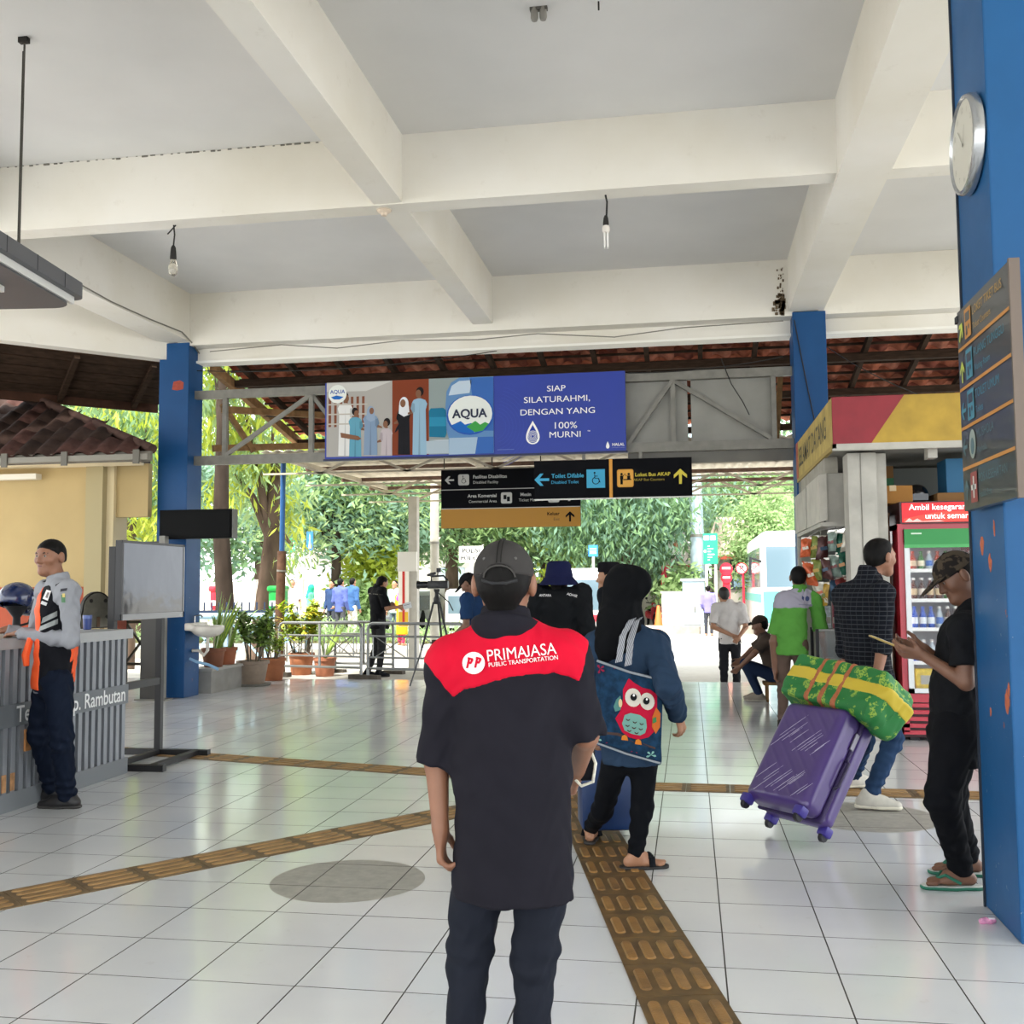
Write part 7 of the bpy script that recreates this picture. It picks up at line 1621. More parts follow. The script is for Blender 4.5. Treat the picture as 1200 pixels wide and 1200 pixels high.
decal(BVg, [(50, 724), (67, 716), (67, 722), (48, 731)], mat('reflective_grey', '#8d9190', .4, metal=.4), RG, 'reflective_stripe', 6, .006); decal(BVg, [(47, 734), (68, 725), (68, 731), (45, 740)], mat('reflective_grey', '#8d9190'), RG, 'reflective_stripe', 6, .006)
decal(BVg, [(54.5, 691), (60, 692.5), (56, 704), (50, 701.5)], M_LW, RG, 'id_card', 4, .006); decal(BVg, [(55.5, 694), (58, 694.5), (55.5, 701), (53, 700)], mat('id_grey', '#6f6a66', .6), RG, 'id_photo', 3, .008); decal(BVg, [(49, 704), (55.5, 706.5), (54, 710), (47.5, 707.5)], mat('name_tag', '#c8c9cc', .5), RG, 'name_tag', 3, .006)
BVs = bvh_of([so]); decal(BVs, [(71, 690), (79, 689), (78, 692), (70.5, 693.5)], mat('patch_dark', '#2b2a33', .7), RG, 'shoulder_flash', 4, .004); decal(BVs, [(71.5, 697), (76.5, 697), (76.5, 706), (72, 706)], mat('patch_green', '#4d7a56', .7), RG, 'shoulder_badge', 4, .004); decal(BVs, [(73, 695.5), (76, 695.5), (76, 700), (73, 700)], mat('patch_gold', '#c9b46a', .7), RG, 'shoulder_badge_top', 3, .006)
trousers_sdf(J, loose=1.1, top=.57, wr=.005, flare=1.15).build('trousers', .007, mat('uniform_navy', '#121a2a', .8, var=.08, vscale=10), RG); shoes(J, mat('shoe_black', '#1b1a1c', .5), mat('sole_black', '#3a3836', .7), RG)
hair_sdf(J, cut=(-.8, .6), off=.03, infl=.004, low=-.005).build('hair', .005, M_HAIR, RG)

# ---- man in cap with phone by the column
YP = 5.16; b0 = FL(1112, 1046); J = skeleton((b0[0] + .06, YP, 0), 1.6, -88)
J['head'] = PX(1121, 676, YP); J['neck'] = PX(1142, 708, YP); J['hf'] = unit((-.85, -.12, -.5)); J['hu'] = unit((-.5, 0, .86))
J['chest'] = PX(1128, 758, YP); J['waist'] = PX(1118, 812, YP); J['pelvis'] = PX(1120, 852, YP); J['shL'] = PX(1130, 738, YP - .16); J['elL'] = PX(1132, 800, YP - .17); J['wrL'] = PX(1082, 768, YP - .07); J['shR'] = PX(1128, 738, YP + .16); J['elR'] = PX(1122, 792, YP + .16); J['wrR'] = PX(1082, 760, YP + .06)
J['hipL'] = PX(1120, 860, YP - .08); J['hipR'] = PX(1122, 860, YP + .08); J['knL'] = PX(1104, 935, YP - .08); J['knR'] = PX(1112, 932, YP + .09); J['anL'] = V(*FL(1128, 1042)[:2], .085); J['anR'] = V(*FL(1136, 1026)[:2], .085); J['toeL'] = unit(V(-1, -.1, 0)); J['toeR'] = unit(V(-1, .1, 0))
J['hdL'] = dict(d=unit(V(-1, .18, .18)), n=unit(V(0, .75, .66)), side=1, curl=20); J['hdR'] = dict(d=unit(V(-1, -.16, .15)), n=unit(V(0, -.75, .66)), side=1, curl=18)
for n in 'LR': t_ = np.cross(J['hd' + n]['d'], J['hd' + n]['n']); J['hd' + n]['side'] = 1 if t_[2] > 0 else -1
RP = person('man in dark cap and black clothes reading a phone behind the near column', J)
body_sdf(J, girth=.98, feet=True).build('body', .0048, M_SKIN2, RP); eyes(J, RP)
M_DKT = mat('tee_dark', '#16171a', .9, var=.25, vscale=25); sh = shirt_sdf(J, 'short', hem=.44, loose=1.06, sl=.62, wr=.004, seed=8)
sh.build('tee_shirt', .006, M_DKT, RP); trousers_sdf(J, loose=1.27, top=.54, wr=.0035, flare=.95).build('trousers', .007, mat('jogger_black', '#0f1014', .9, var=.1), RP)
hair_sdf(J, low=-.05).build('hair', .006, M_HAIR, RP)
M_CAMO = mat('cap_camo', '#2d2722', .85); nb = NB(M_CAMO); nz = nb.noise(nb.pos(), 28, 3); nb.l(nb.mixc(nb.ramp(nz, .47, .52), lin('#231f1d'), lin('#4a4034')), nb.b.inputs['Base Color']); cap_hat(J, M_CAMO, RP, vox=.004)
M_GRN = mat('flipflop_green', '#1f6b54', .6)
for n in 'LR':
    an, tt = J['an' + n], J['toe' + n]; sx = np.cross(tt, V(0, 0, 1)); s_ = sole_sdf(an - V(0, 0, .013), tt, .95, th=.016, L=1.04).build('flipflop_sole', .005, M_GRN, RP); sole_sdf(an - V(0, 0, .001), tt, .93, th=.006, L=1.04).build('insole', .004, mat('insole_white', '#c6ccc6', .7), s_)
    b_ = V(an[0], an[1], .025); tip = b_ + tt * .12
    for s2 in (-1, 1): MB().tube([tip + V(0, 0, .02), b_ + tt * .085 + sx * .03 * s2 + V(0, 0, .045), b_ + tt * .02 + sx * .042 * s2 + V(0, 0, .01)], .0075, 7).build('thong_strap', M_GRN, s_, True)
for k in range(6): p = J['knL'] * (.42 - .05 * k) + J['anL'] * (.58 + .05 * k); MB().lathe(p + V(-.052 + .002 * k, -.028, 0), [(.006, 0), (.005, .003), (0, .004)], 8, ax=(-.6, -.8, 0)).build('snap_button', M_CHR, RP, True)
fn_ = thing('phone', 'thin gold smartphone held by the man in dark cap', 'phone', PX(1042, 752, YP)); pc = (J['wrL'] + J['wrR']) / 2 + V(-.165, .0, .045); ax = (unit((-1, 0, .42)), V(0, 1, 0), unit((.42, 0, 1))); MB().bbox_bevel(pc, (.078, .037, .0045), ax, .004).build('case', mat('phone_gold', '#b99f5f', .35, metal=.5), fn_); MB().box(pc + ax[2] * .0048, (.072, .033, .0005), ax).build('screen', mat('phone_screen', '#c9d2d8', .2), fn_)

# ---- man in plaid shirt at the suitcase
YL = 7.05; b0 = FL(1030, 948); J = skeleton((b0[0], YL, 0), 1.68, 52)
J['head'] = PX(1032, 653, YL); J['neck'] = PX(1018, 673, YL); J['hf'] = unit((.86, .5, -.08)); J['chest'] = PX(1009, 716, YL); J['waist'] = PX(1016, 765, YL); J['pelvis'] = PX(1025, 800, YL)
J['shL'] = PX(989, 698, YL + .12); J['shR'] = PX(1035, 697, YL - .14); J['elR'] = PX(1034, 760, YL - .2); J['wrR'] = PX(1026, 800, YL - .26); J['elL'] = PX(990, 762, YL + .2); J['wrL'] = PX(1000, 800, YL + .3)
J['hipR'] = PX(1035, 810, YL - .06); J['hipL'] = PX(1018, 810, YL + .08); J['knR'] = PX(1046, 868, YL - .02); J['knL'] = PX(1012, 870, YL + .15); J['anR'] = V(*FL(1020, 949)[:2], .085); J['anL'] = V(*FL(1000, 925)[:2], .09); J['toeR'] = unit(V(.97, -.1, 0)); J['toeL'] = unit(V(.9, .4, 0)); d = unit(V(.06, -.05, -1)); J['hdR'] = dict(d=d, n=unit(V(-.8, .4, 0)), side=1, curl=34); t_ = np.cross(d, J['hdR']['n']); J['hdR']['side'] = 1 if t_ @ V(.5, .5, 0) > 0 else -1
RL = person('man in dark checked shirt and jeans pulling the purple suitcase', J); body_sdf(J).build('body', .0055, M_SKIN, RL)
M_PLAID = mat('plaid_dark', '#171922', .85); nb = NB(M_PLAID); x, y, z = nb.sep(nb.pos()); w1 = nb.math('SINE', nb.math('MULTIPLY', z, 220)); h_ = nb.math('ADD', nb.math('MULTIPLY', x, .8), nb.math('MULTIPLY', y, -.6)); w2 = nb.math('SINE', nb.math('MULTIPLY', h_, 160)); a_ = nb.math('MULTIPLY', nb.ramp(w1, .75, .95), .26); b_ = nb.math('MULTIPLY', nb.ramp(w2, .85, .97), .12); nb.l(nb.mixc(nb.math('MAXIMUM', a_, b_), lin('#12141b'), lin('#6c6f74')), nb.b.inputs['Base Color'])
sh = shirt_sdf(J, 'long', hem=.49, loose=1.1, sl=.12, wr=.005, seed=4); so = sh.build('shirt', .0065, M_PLAID, RL); collar(J, M_PLAID, RL, .05, .068); BVl = bvh_of([so])
decal_poly(BVl, [(1000, 671.5), (1003.5, 675.5), (1000.5, 679.5), (997, 675.5)], M_GRYW, RL, 'embroidered_mark', .003); decal_poly(BVl, [(1000, 673), (1002.3, 675.5), (1000.4, 678), (998.2, 675.5)], mat('plaid_patch', '#12141b', .9), RL, 'embroidered_mark_inner', .005)
trousers_sdf(J, loose=1.0, top=.56, wr=.005).build('jeans', .007, mat('denim', '#253a57', .85, var=.2, vscale=16), RL); shoes(J, mat('sneaker_white', '#c3bfb4', .7, var=.1, vscale=20), mat('sneaker_sole', '#d9d4c2', .7), RL); hair_sdf(J, low=-.045, infl=.012).build('hair', .005, M_HAIR, RL)
wr_ = J['wrR']; MB().lathe(wr_ - V(0, 0, -.02), [(.034, -.012), (.036, 0), (.034, .012), (.03, .012), (.03, -.012)], 16, ax=unit(J['elR'] - wr_)).build('wristwatch', mat('watch_dark', '#26211d', .4), RL, True)

# ---- purple suitcase and woven bag
GA, GB = V(*FL(906, 975)[:2], 0), V(*FL(968, 992)[:2], 0); O_ = (GA + GB) / 2; wv = unit(GB - GA); hv = unit(V(-wv[1], wv[0], 0)); hv = hv if hv[1] > 0 else -hv; T_ = R(36); lx = hv * math.sin(T_) + V(0, 0, math.cos(T_)); nx = -hv * math.cos(T_) + V(0, 0, math.sin(T_))
SU = thing('suitcase', 'tilted purple hard-shell suitcase with silver ridge streaks', 'suitcase', O_); M_PUR = mat('suitcase_purple', '#45306f', .32, coat=.3, var=.08, vscale=8)
hw, hl_, ht = .235, .315, .135; c0 = O_ + V(0, 0, .045) + lx * (hl_ + .03) + nx * ht
def sbox(c, h, rad, infl=0): s = S(); s.box(c, h, (wv, lx, nx), rad=rad); s.infl = infl; return s
rid = sbox(c0 + nx * .055, (hw, hl_, ht - .055), .055)
def ridges(p):
    l = (p - c0) @ lx; w = (p - c0) @ wv; n = (p - c0) @ nx; s = np.sin((l * .75 + w * .66) * 95); g_ = np.clip((n - .06) / .05, 0, 1) * np.clip((hl_ - .03 - np.abs(l)) / .03, 0, 1) * np.clip((hw - .045 - np.abs(w)) / .03, 0, 1)
    return -.0035 * np.clip(s - .3, 0, 1) * g_
rid.disp = ridges; shf = rid.build('front_shell', .0065, M_PUR, SU); sbox(c0 - nx * .082, (hw, hl_, .053), .045).build('back_shell', .009, M_PUR, SU); sbox(c0 - nx * .02, (hw + .004, hl_ + .004, .012), .01).build('zip_band', .008, mat('zip_purple', '#2c1d4c', .6), SU)
sf = BVs_ = bvh_of([shf]); rr = random.Random(6)
for k in range(22):
    w0 = -.19 + .034 * (k % 11) + rr.uniform(-.01, .01); l0 = (-.24 if k < 11 else .02) + rr.uniform(-.03, .06); L = rr.uniform(.1, .24); p0 = c0 + wv * w0 + lx * l0 + nx * ht; p1 = p0 + wv * (L * .62) + lx * (L * .72) * .95
    if abs((p1 - c0) @ wv) > .2 or abs((p1 - c0) @ lx) > .28: p1 = p0 + (p1 - p0) * .5
    MB().tube([p0 + nx * .001, (p0 + p1) / 2 + nx * .0018, p1 + nx * .001], [.0012, .0022, .0008], 5).build('streak', mat('streak_silver', '#b9b3cc', .35, metal=.3), SU, True)
for a in (-1, 1):
    for b in (0, 1):
        p = O_ + wv * a * .2 + V(0, 0, .045) + nx * (b * 2 * ht + (.025 if b == 0 else -.025)) + lx * .012; wh = MB(); wh.bbox_bevel(p + lx * .01, (.032, .028, .03), (wv, lx, nx), .012); hs = wh.build('wheel_housing', mat('caster_violet', '#3a2f86', .4), SU, True)
        MB().lathe(p - lx * .02, [(.024, -.014), (.028, -.01), (.028, .01), (.024, .014)], 14, ax=wv).build('wheel', mat('wheel_black', '#1c1a20', .5), hs, True)
MB().bbox_bevel(c0 + wv * (hw + .006) + lx * .17 - nx * .0, (.006, .05, .014), (wv, lx, nx), .004).build('badge', mat('badge_grey', '#7d7a86', .4, metal=.4), SU); MB().tube([c0 + wv * (hw + .004) + lx * -.12, c0 + wv * (hw + .03) + lx * -.1, c0 + wv * (hw + .03) + lx * .04, c0 + wv * (hw + .004) + lx * .06], .009, 7).build('side_handle', mat('handle_dark', '#241a3c', .5), SU, True)
for s in (-.07, .07): MB().tube([c0 + lx * hl_ - nx * .1 + wv * s, c0 + lx * (hl_ + .36) - nx * .1 + wv * s], .009, 8).build('pull_rod', M_CHR, SU, True)
MB().tube([c0 + lx * (hl_ + .36) - nx * .1 - wv * .08, c0 + lx * (hl_ + .36) - nx * .1 + wv * .08], .016, 8).build('pull_grip', mat('handle_dark', '#241a3c'), SU, True)
bt = c0 + lx * (hl_ + .14) + nx * (-.0) + wv * .03; b1 = unit(wv + V(0, 0, -.10)); b3 = unit(nx - b1 * (nx @ b1)); b2 = np.cross(b3, b1); b2 = b2 if b2[2] > 0 else -b2
GBAG = thing('woven_bag', 'green woven bag with yellow band resting on the purple suitcase', 'bag', bt - b2 * .12)
M_GB = mat('woven_green', '#1f7a35', .6, bump=.2, bscale=400); nb = NB(M_GB); ps = nb.pos(); nz = nb.noise(ps, 16, 2); nz2 = nb.noise(ps, 90, 4, .7); nb.l(nb.mixc(nb.math('MULTIPLY', nb.ramp(nz, .54, .57), nb.ramp(nz2, .45, .5)), lin('#187030'), lin('#8fae3e')), nb.b.inputs['Base Color'])
hb1, hb2, hb3 = .335, .14, .15
sd = S(); sd.box(bt, (hb1, hb2, hb3), (b1, b2, b3), rad=.035); sd.box(bt + b1 * hb1 * .82 - b2 * .03, (hb1 * .25, hb2 * .9, hb3 * .85), (unit(b1 - b2 * .35), unit(b2 + b1 * .35), b3), rad=.03, k=.03); sd.disp = wrinkle(.005, .7, 2); gb = sd.build('bag_body', .007, M_GB, GBAG)
bandc = sd.copy(); bandc.infl = .003; bandc.fn(lambda p: np.abs((p - bt) @ b2 - .012) - .034, .003); bandc.build('yellow_band', .007, mat('band_yellow', '#c9b032', .6, bump=.15, bscale=400), GBAG)
for s in (-.11, -.01, .09):
    st_ = sd.copy(); st_.infl = .0042; st_.fn(lambda p, s=s: np.abs((p - bt) @ b1 - s) - .009, .002); st_.build('orange_stripe', .005, mat('stripe_orange', '#a8603a', .6, var=.2, vscale=60), GBAG)
hp_ = J['wrR'] + V(.0, -.02, -.11); MB().tube([bt + b1 * .24 + b2 * hb2 + b3 * .08, hp_ + V(.01, -.02, 0), bt + b1 * .3 + b2 * .06 - b3 * .1], .011, 8).build('carry_handle', mat('handle_orange', '#b57a2e', .6), GBAG, True)

# ---- man in bright green shirt
YN = 10.5; b0 = FL(931, 858); J = skeleton((b0[0], YN, 0), 1.6, 16); J['head'] = PX(936, 677, YN); J['neck'] = PX(937, 690, YN); J['hf'] = unit((.1, 1, 0)); J['elL'] = PX(906, 752, YN); J['wrL'] = PX(908, 785, YN + .02); J['shL'] = PX(918, 703, YN); J['shR'] = PX(956, 702, YN + .0); J['elR'] = PX(963, 746, YN + .04); J['wrR'] = PX(967, 768, YN + .2)
J['anL'] = V(*FL(917, 857)[:2], .075); J['toeL'] = unit(V(.2, 1, 0)); J['knL'] = J['knL'] + V(.0, .0, 0)
RN = person('man in bright green and grey shirt standing at the kiosk', J); body_sdf(J, detail=False).build('body', .0065, M_SKIN2, RN); sh = shirt_sdf(J, 'short', hem=.47, loose=1.1, sl=.8, wr=.005, slw=1.05, seed=6, bell=1.05)
so = sh.build('shirt', .008, mat('shirt_green', '#55913f', .8, var=.06, vscale=10), RN); yk = sh.copy(); yk.infl = .003; zc = PX(937, 712, YN)[2]; xc = J['chest']; yk.fn(lambda p: np.maximum(np.maximum(zc - p[:, 2], np.abs((p - xc) @ J['r']) - .2), (p - xc) @ J['f'] - .02), .003); yk.cut(J['neck'] + V(0, 0, .0), (0, 0, 1)); yo = yk.build('yoke', .006, mat('yoke_lavender', '#9b98a6', .8), RN); collar(J, mat('shirt_green', '#55913f'), RN, .04, .07); BVn = bvh_of([yo, so])
decal_disc(BVn, 946, 701.5, 2.4, 3, mat('logo_navy', '#2d3a66', .7), RN, 'logo_mark', .004); decal_poly(BVn, [(940, 698), (942.5, 700), (941.5, 704), (939.5, 701)], mat('logo_navy', '#2d3a66'), RN, 'logo_mark', .004); decal(BVn, [(936, 707.6), (952, 708.4), (952, 709.8), (936, 709)], mat('logo_dim', '#7f7c90', .7), RN, 'logo_line', 6, n2=1)
trousers_sdf(J, loose=1.0, top=.52).build('trousers', .009, mat('trousers_brown', '#5a4a42', .85, var=.1), RN); shoes(J, M_CLBLK, mat('sole_dark', '#2a2826'), RN, vox=.009); hair_sdf(J, low=-.04).build('hair', .007, M_HAIR, RN)

# ---- man sitting low in the shade at the platform edge
YS = 13.2; st0 = thing('stool', 'low wooden stool under the seated man', 'stool', PX(908, 822, YS)); sb = V(PX(908, 805, YS)[0], YS, 0); MB().bx(sb[0] - .14, sb[0] + .16, YS - .14, YS + .14, .2, .235).build('seat', M_WOODL, st0)
for a in (-1, 1):
    for b in (-1, 1): MB().bx(sb[0] + .11 * a, sb[0] + .11 * a + .03, YS + .11 * b - .015, YS + .11 * b + .015, 0, .2).build('leg', M_WOODL, st0)
J = skeleton((sb[0] - .1, YS, 0), 1.6, -90); J['pelvis'] = sb + V(0, 0, .34); J['waist'] = sb + V(-.03, 0, .47); J['chest'] = sb + V(-.08, 0, .63); J['neck'] = sb + V(-.12, 0, .8); J['head'] = sb + V(-.16, 0, .92); J['hf'] = unit((-.95, .1, -.2))
for n, s in (('L', -1), ('R', 1)):
    J['sh' + n] = sb + V(-.09, .16 * s, .74); J['hip' + n] = sb + V(-.02, .09 * s, .31); J['kn' + n] = sb + V(-.34, .12 * s, .44); J['an' + n] = sb + V(-.2, .1 * s, .08); J['toe' + n] = V(-1, 0, 0)
J['elL'] = sb + V(-.25, -.2, .58); J['wrL'] = sb + V(-.42, -.16, .42); J['elR'] = sb + V(-.26, .2, .6); J['wrR'] = sb + V(-.4, .16, .48)
RS = person('man seated low facing left beside the man in green', J); body_sdf(J).build('body', .008, M_SKIN2, RS); shirt_sdf(J, 'short', loose=1.05).build('shirt', .01, mat('shirt_brown', '#4a3f38', .85), RS)
sd = S(); sd.cap(J['pelvis'], J['pelvis'] + V(0, 0, .05), .135, k=.03, flat=(J['f'], .85))
for n in 'LR': sd.cap(J['hip' + n], J['kn' + n], .085, .062, k=.03); sd.cap(J['kn' + n], J['an' + n] + V(0, 0, .03), .062, .05, k=.03)
sd.build('jeans', .01, mat('denim_dark', '#1f2c44', .85), RS); shoes(J, mat('shoe_beige', '#8f867a', .7), mat('sole_pale', '#b9b2a4', .7), RS, vox=.01); hair_sdf(J).build('hair', .008, M_HAIR, RS); cap_hat(J, mat('cap_brown', '#3a302a', .8), RS, vox=.008)

# ---- man in white shirt with hands behind his back
YH = 15.95; b0 = PX(856, 800, YH); J = skeleton((b0[0], YH, GZ), 1.66, 4); J['head'] = PX(848, 697, YH); J['elL'] = J['shL'] + V(-.06, -.08, -.28); J['wrL'] = PX(859, 745, YH - .17); J['elR'] = J['shR'] + V(.06, -.06, -.28); J['wrR'] = PX(866, 747, YH - .2); J['hf'] = unit((-.3, 1, 0))
for n, d in (('L', V(.8, -.1, -.35)), ('R', V(-.5, -.1, -.6))): J['hd' + n] = dict(d=unit(d), n=V(0, -1, 0), side=1, curl=45)
RH = person('man in white shirt with hands clasped behind his back at the street', J); body_sdf(J, detail=False, legs=True).build('body', .009, M_SKIN3, RH); sh = shirt_sdf(J, 'short', hem=.5, loose=1.15, wr=.006, sl=.8); sh.build('shirt', .011, mat('shirt_white', '#cfcac6', .85, var=.05), RH); trousers_sdf(J, loose=1.05, top=.57).build('trousers', .012, mat('trousers_charcoal', '#222226', .85), RH); shoes(J, M_CLBLK, M_CLBLK, RH, vox=.012); hair_sdf(J, low=-.05).build('hair', .009, mat('hair_greyblack', '#22211f', .6), RH)

# ---- distant people
def far_person(label, px, Y, ytop, H, yaw, shirt, trouser, sleeve='long', veil=None, hem=.47, z0=GZ, bag=None, group='people across the street'):
    b = PX(px, 700, Y); J = skeleton((b[0], Y, z0), H, yaw); t = person(label, J, group); v = .017 if Y < 30 else .022
    J['wrL'] = J['elL'] + J['f'] * .12 * H + V(0, 0, -.09 * H)
    body_sdf(J, detail=False, toes=False, feet=True).build('body', v, M_SKIN3, t); shirt_sdf(J, sleeve, hem=hem, loose=1.15, wr=.004, bell=1.0 if hem > .4 else 1.15).build('top', v, mat('far_' + shirt[1:], shirt, .85), t); trousers_sdf(J, loose=1.05).build('trousers', v, mat('far_' + trouser[1:], trouser, .85), t)
    if veil: sd = S(); sd.ell(J['head'] + V(0, 0, .02), (.1, .115, .115), k=.03); sd.cap(J['neck'], J['chest'] + V(0, 0, .08), .1, .14, k=.06); sd.cut(J['head'] + J['f'] * .08, J['f']); sd.build('headscarf', v, mat('far_' + veil[1:], veil, .85), t)
    else: hair_sdf(J, low=-.05, infl=.012).build('hair', v * .8, M_HAIR, t)
    return J
far_person('man in lilac shirt and dark trousers walking past the grey cabinet', 830, 36, 0, 1.68, 10, '#7f78b8', '#3a3c44')
far_person('man in white tee across the street behind the blue railing', 342, 28, 0, 1.7, 150, '#e4e6ea', '#4a4a50', 'short', z0=-.03)
far_person('rider in a green headscarf across the street', 364, 29, 0, 1.55, 60, '#6fb59a', '#4a4a50', veil='#2fa07e', z0=-.03)
far_person('man in navy jacket farther behind the man in blue shirt', 389, 30, 0, 1.68, 200, '#2f4266', '#3c3f46', z0=-.03)
far_person('man in violet blue shirt walking right across the street', 399, 28, 0, 1.72, 25, '#55619f', '#4c4d52', z0=-.03)
far_person('man in blue top with pale trousers beside the dark tree trunk', 413, 29, 0, 1.74, 30, '#3e5f8e', '#cfc9bb', z0=-.03)
far_person('man in bright orange shirt walking far off beside the white post', 474, 30, 0, 1.75, 40, '#e0622a', '#5a4a44', 'short', z0=-.03)
far_person('woman in purple headscarf and long orange dress at the kerb', 471, 25.5, 0, 1.5, 40, '#e39a1f', '#c43a5a', veil='#a04bb8', hem=.2, z0=-.03)
far_person('person in pale teal shirt beside the orange-dressed woman', 463, 28, 0, 1.65, 200, '#a9c4c0', '#54606a', 'short', z0=-.03)

# ------------------------------------------------------------------ trees and greenery
def leaf_material(name, c, tl):
    m = mat(name, c, .55, spec=.25); nb = NB(m); p = nb.pos(); col = lin(c); n = nb.noise(p, 1.4, 3); n2 = nb.noise(p, 9, 2)
    f = nb.math('ADD', nb.math('MULTIPLY', nb.ramp(n, .3, .7), .7), nb.math('MULTIPLY', nb.ramp(n2, .3, .7), .3))
    cc = nb.mixc(f, [v * .6 for v in col], [min(1, v * 1.35) for v in col]); nb.l(cc, nb.b.inputs['Base Color'])
    t = nb.n('ShaderNodeBsdfTranslucent'); nb.l(nb.mixc(.5, cc, lin(tl)), t.inputs[0]); mx = nb.n('ShaderNodeMixShader'); mx.inputs[0].default_value = .45
    nb.l(nb.b.outputs[0], mx.inputs[1]); nb.l(t.outputs[0], mx.inputs[2]); nb.l(mx.outputs[0], nb.nt.nodes['Material Output'].inputs[0]); return m
L_DK = leaf_material('foliage_dark', '#587558', '#7f9c68'); L_MD = leaf_material('foliage_mid', '#6f8f66', '#9db583'); L_LT = leaf_material('foliage_light', '#8fab74', '#b9cc94'); L_YL = leaf_material('foliage_lime', '#a9b844', '#d5da6a'); L_BL = leaf_material('foliage_bluegreen', '#789a84', '#a5c2a8')  # pale, muted greens: the haze over the trees is put into the leaf colour
M_BARK = mat('bark', '#5d4e43', .9, var=.35, vscale=5, bump=.6, bscale=12, stretch=(1, 1, .35)); M_BARKD = mat('bark_dark', '#3b322b', .9, var=.35, vscale=5, bump=.6, bscale=12, stretch=(1, 1, .35))
def foliage(parent, blobs, n, L, W, m, seed, droop=.3, clump=.5, name='foliage'):
    """blobs: (centre, radii) ellipsoids filled with clumps of diamond leaves"""
    rg = np.random.default_rng(seed); wts = np.array([b[1][0] * b[1][1] * b[1][2] for b in blobs]) ** .66; wts /= wts.sum(); per = 28; nc = max(1, n // per); C = []
    for b, w in zip(blobs, wts):
        k = max(2, int(nc * w)); d = rg.normal(size=(k, 3)); d /= np.linalg.norm(d, axis=1)[:, None]; rad = rg.uniform(.35, 1, (k, 1)) ** .5; C.append(np.array(b[0]) + d * rad * np.array(b[1]))
    C = np.concatenate(C); K = len(C); P = np.repeat(C, per, 0) + rg.normal(size=(K * per, 3)) * clump * np.array([1, 1, .7])
    d = rg.normal(size=P.shape); d[:, 2] = d[:, 2] * .5 - droop * 2; d /= np.linalg.norm(d, axis=1)[:, None]; s = np.cross(d, rg.normal(size=P.shape)); s /= np.linalg.norm(s, axis=1)[:, None]
    sc = rg.uniform(.6, 1.3, (len(P), 1)); v = np.stack([P, P + d * L * sc * .45 + s * W * sc * .5, P + d * L * sc, P + d * L * sc * .45 - s * W * sc * .5], 1).reshape(-1, 3); f = np.arange(len(P) * 4).reshape(-1, 4)
    o = make(name, v, f, m, parent); o['kind'] = 'stuff'; return o
def tree(label, px, Y, blobs, n, L, W, m, seed, trunk=.2, z0=GZ, droop=.3, clump=.5, bark=None, lean=0.0, fork=True, m2=None, tall=None):
    """blobs in photo pixels: (x, y, radius_m, squash, dY)"""
    b = PX(px, 700, Y); base = V(b[0], Y, z0); t = thing('tree', label, 'tree', base, 'trees around the street'); B = []
    for x, y, r, sq, dY in blobs:
        if Y >= 33 and r > 1.3: y = min(y, 608 if Y < 55 else 622)
        c = PX(x, y, Y + dY)
        B.append((c, (r, r, r * sq)))
    top = np.mean([c for c, _ in B], 0); bark = bark or M_BARK; mid = base + (V(base[0] + lean, Y, top[2]) - base) * .5 + V(.06, 0, 0)
    hz = tall if tall else top[2]; e = V(base[0] + lean, Y, hz)
    MB().tube([base, base + (e - base) * .25 + V(.04, 0, 0), mid * 1.0 if not tall else base + (e - base) * .5 + V(-.05, 0, 0), e], [trunk * 1.25, trunk, trunk * .9, trunk * .55], 10).build('trunk', bark, t, True)
    if fork:
        for c, r in B[:5]:
            st = base + (e - base) * .62; MB().tube([st, (st + c) / 2 + V(0, 0, .2), c], [trunk * .5, trunk * .35, trunk * .12], 7).build('branch', bark, t, True)
    if Y >= 33: n = int(n * .68)
    if m2 is not None: foliage(t, B, n // 2, L, W, m, seed, droop, clump); foliage(t, B, n // 2, L, W, m2, seed + 50, droop, clump)
    else: foliage(t, B, n, L, W, m, seed, droop, clump)
    return t
# near trees left of the white post
tree('tall straight dark tree trunk just right of the left column', 262, 18.6, [(268, 430, .8, 1.0, .6), (250, 380, 1.0, .7, .4)], 1200, 0.29, 0.065, L_YL, 1, .17, droop=.5, clump=.25, bark=M_BARKD, tall=5.6, lean=-.05, m2=L_MD)
tree('knotty tree with drooping lime leaves beside the blue topped post', 300, 20.0, [(285, 470, .75, 1.2, -.4), (320, 500, .8, 1.1, .2), (275, 555, .55, 1.3, -.3), (322, 570, .5, 1.5, .2), (343, 640, .3, 1.4, .1), (240, 480, .7, 1.2, .5)], 3900, 0.29, 0.061, L_YL, 2, .2, droop=.8, clump=.22, lean=.45, m2=L_LT)
tree('bright drooping tree seen through the gap beside the cream building', 150, 19.0, [(150, 610, .5, 1.4, 0), (175, 560, .6, 1.2, .5), (135, 490, .8, .9, .8), (172, 500, .7, 1, .5)], 2700, 0.29, 0.061, L_YL, 3, .12, droop=.8, clump=.25, m2=L_MD)
tree('leafy tree above the brown tiled roof at left', 110, 22, [(60, 470, 1.6, .8, 0), (120, 480, 1.3, .9, .6), (20, 455, 1.5, .8, .4), (165, 520, 1.1, 1, .5)], 4500, 0.34, 0.086, L_LT, 4, .2, droop=.6, clump=.35, m2=L_DK)
tree('dark green tree far behind the gap beside the cream building', 160, 30, [(150, 640, 1.6, 1, 0), (175, 560, 2, 1, 0), (120, 600, 1.6, 1, 1)], 6650, 0.31, 0.120, L_BL, 5, .2, m2=L_DK)
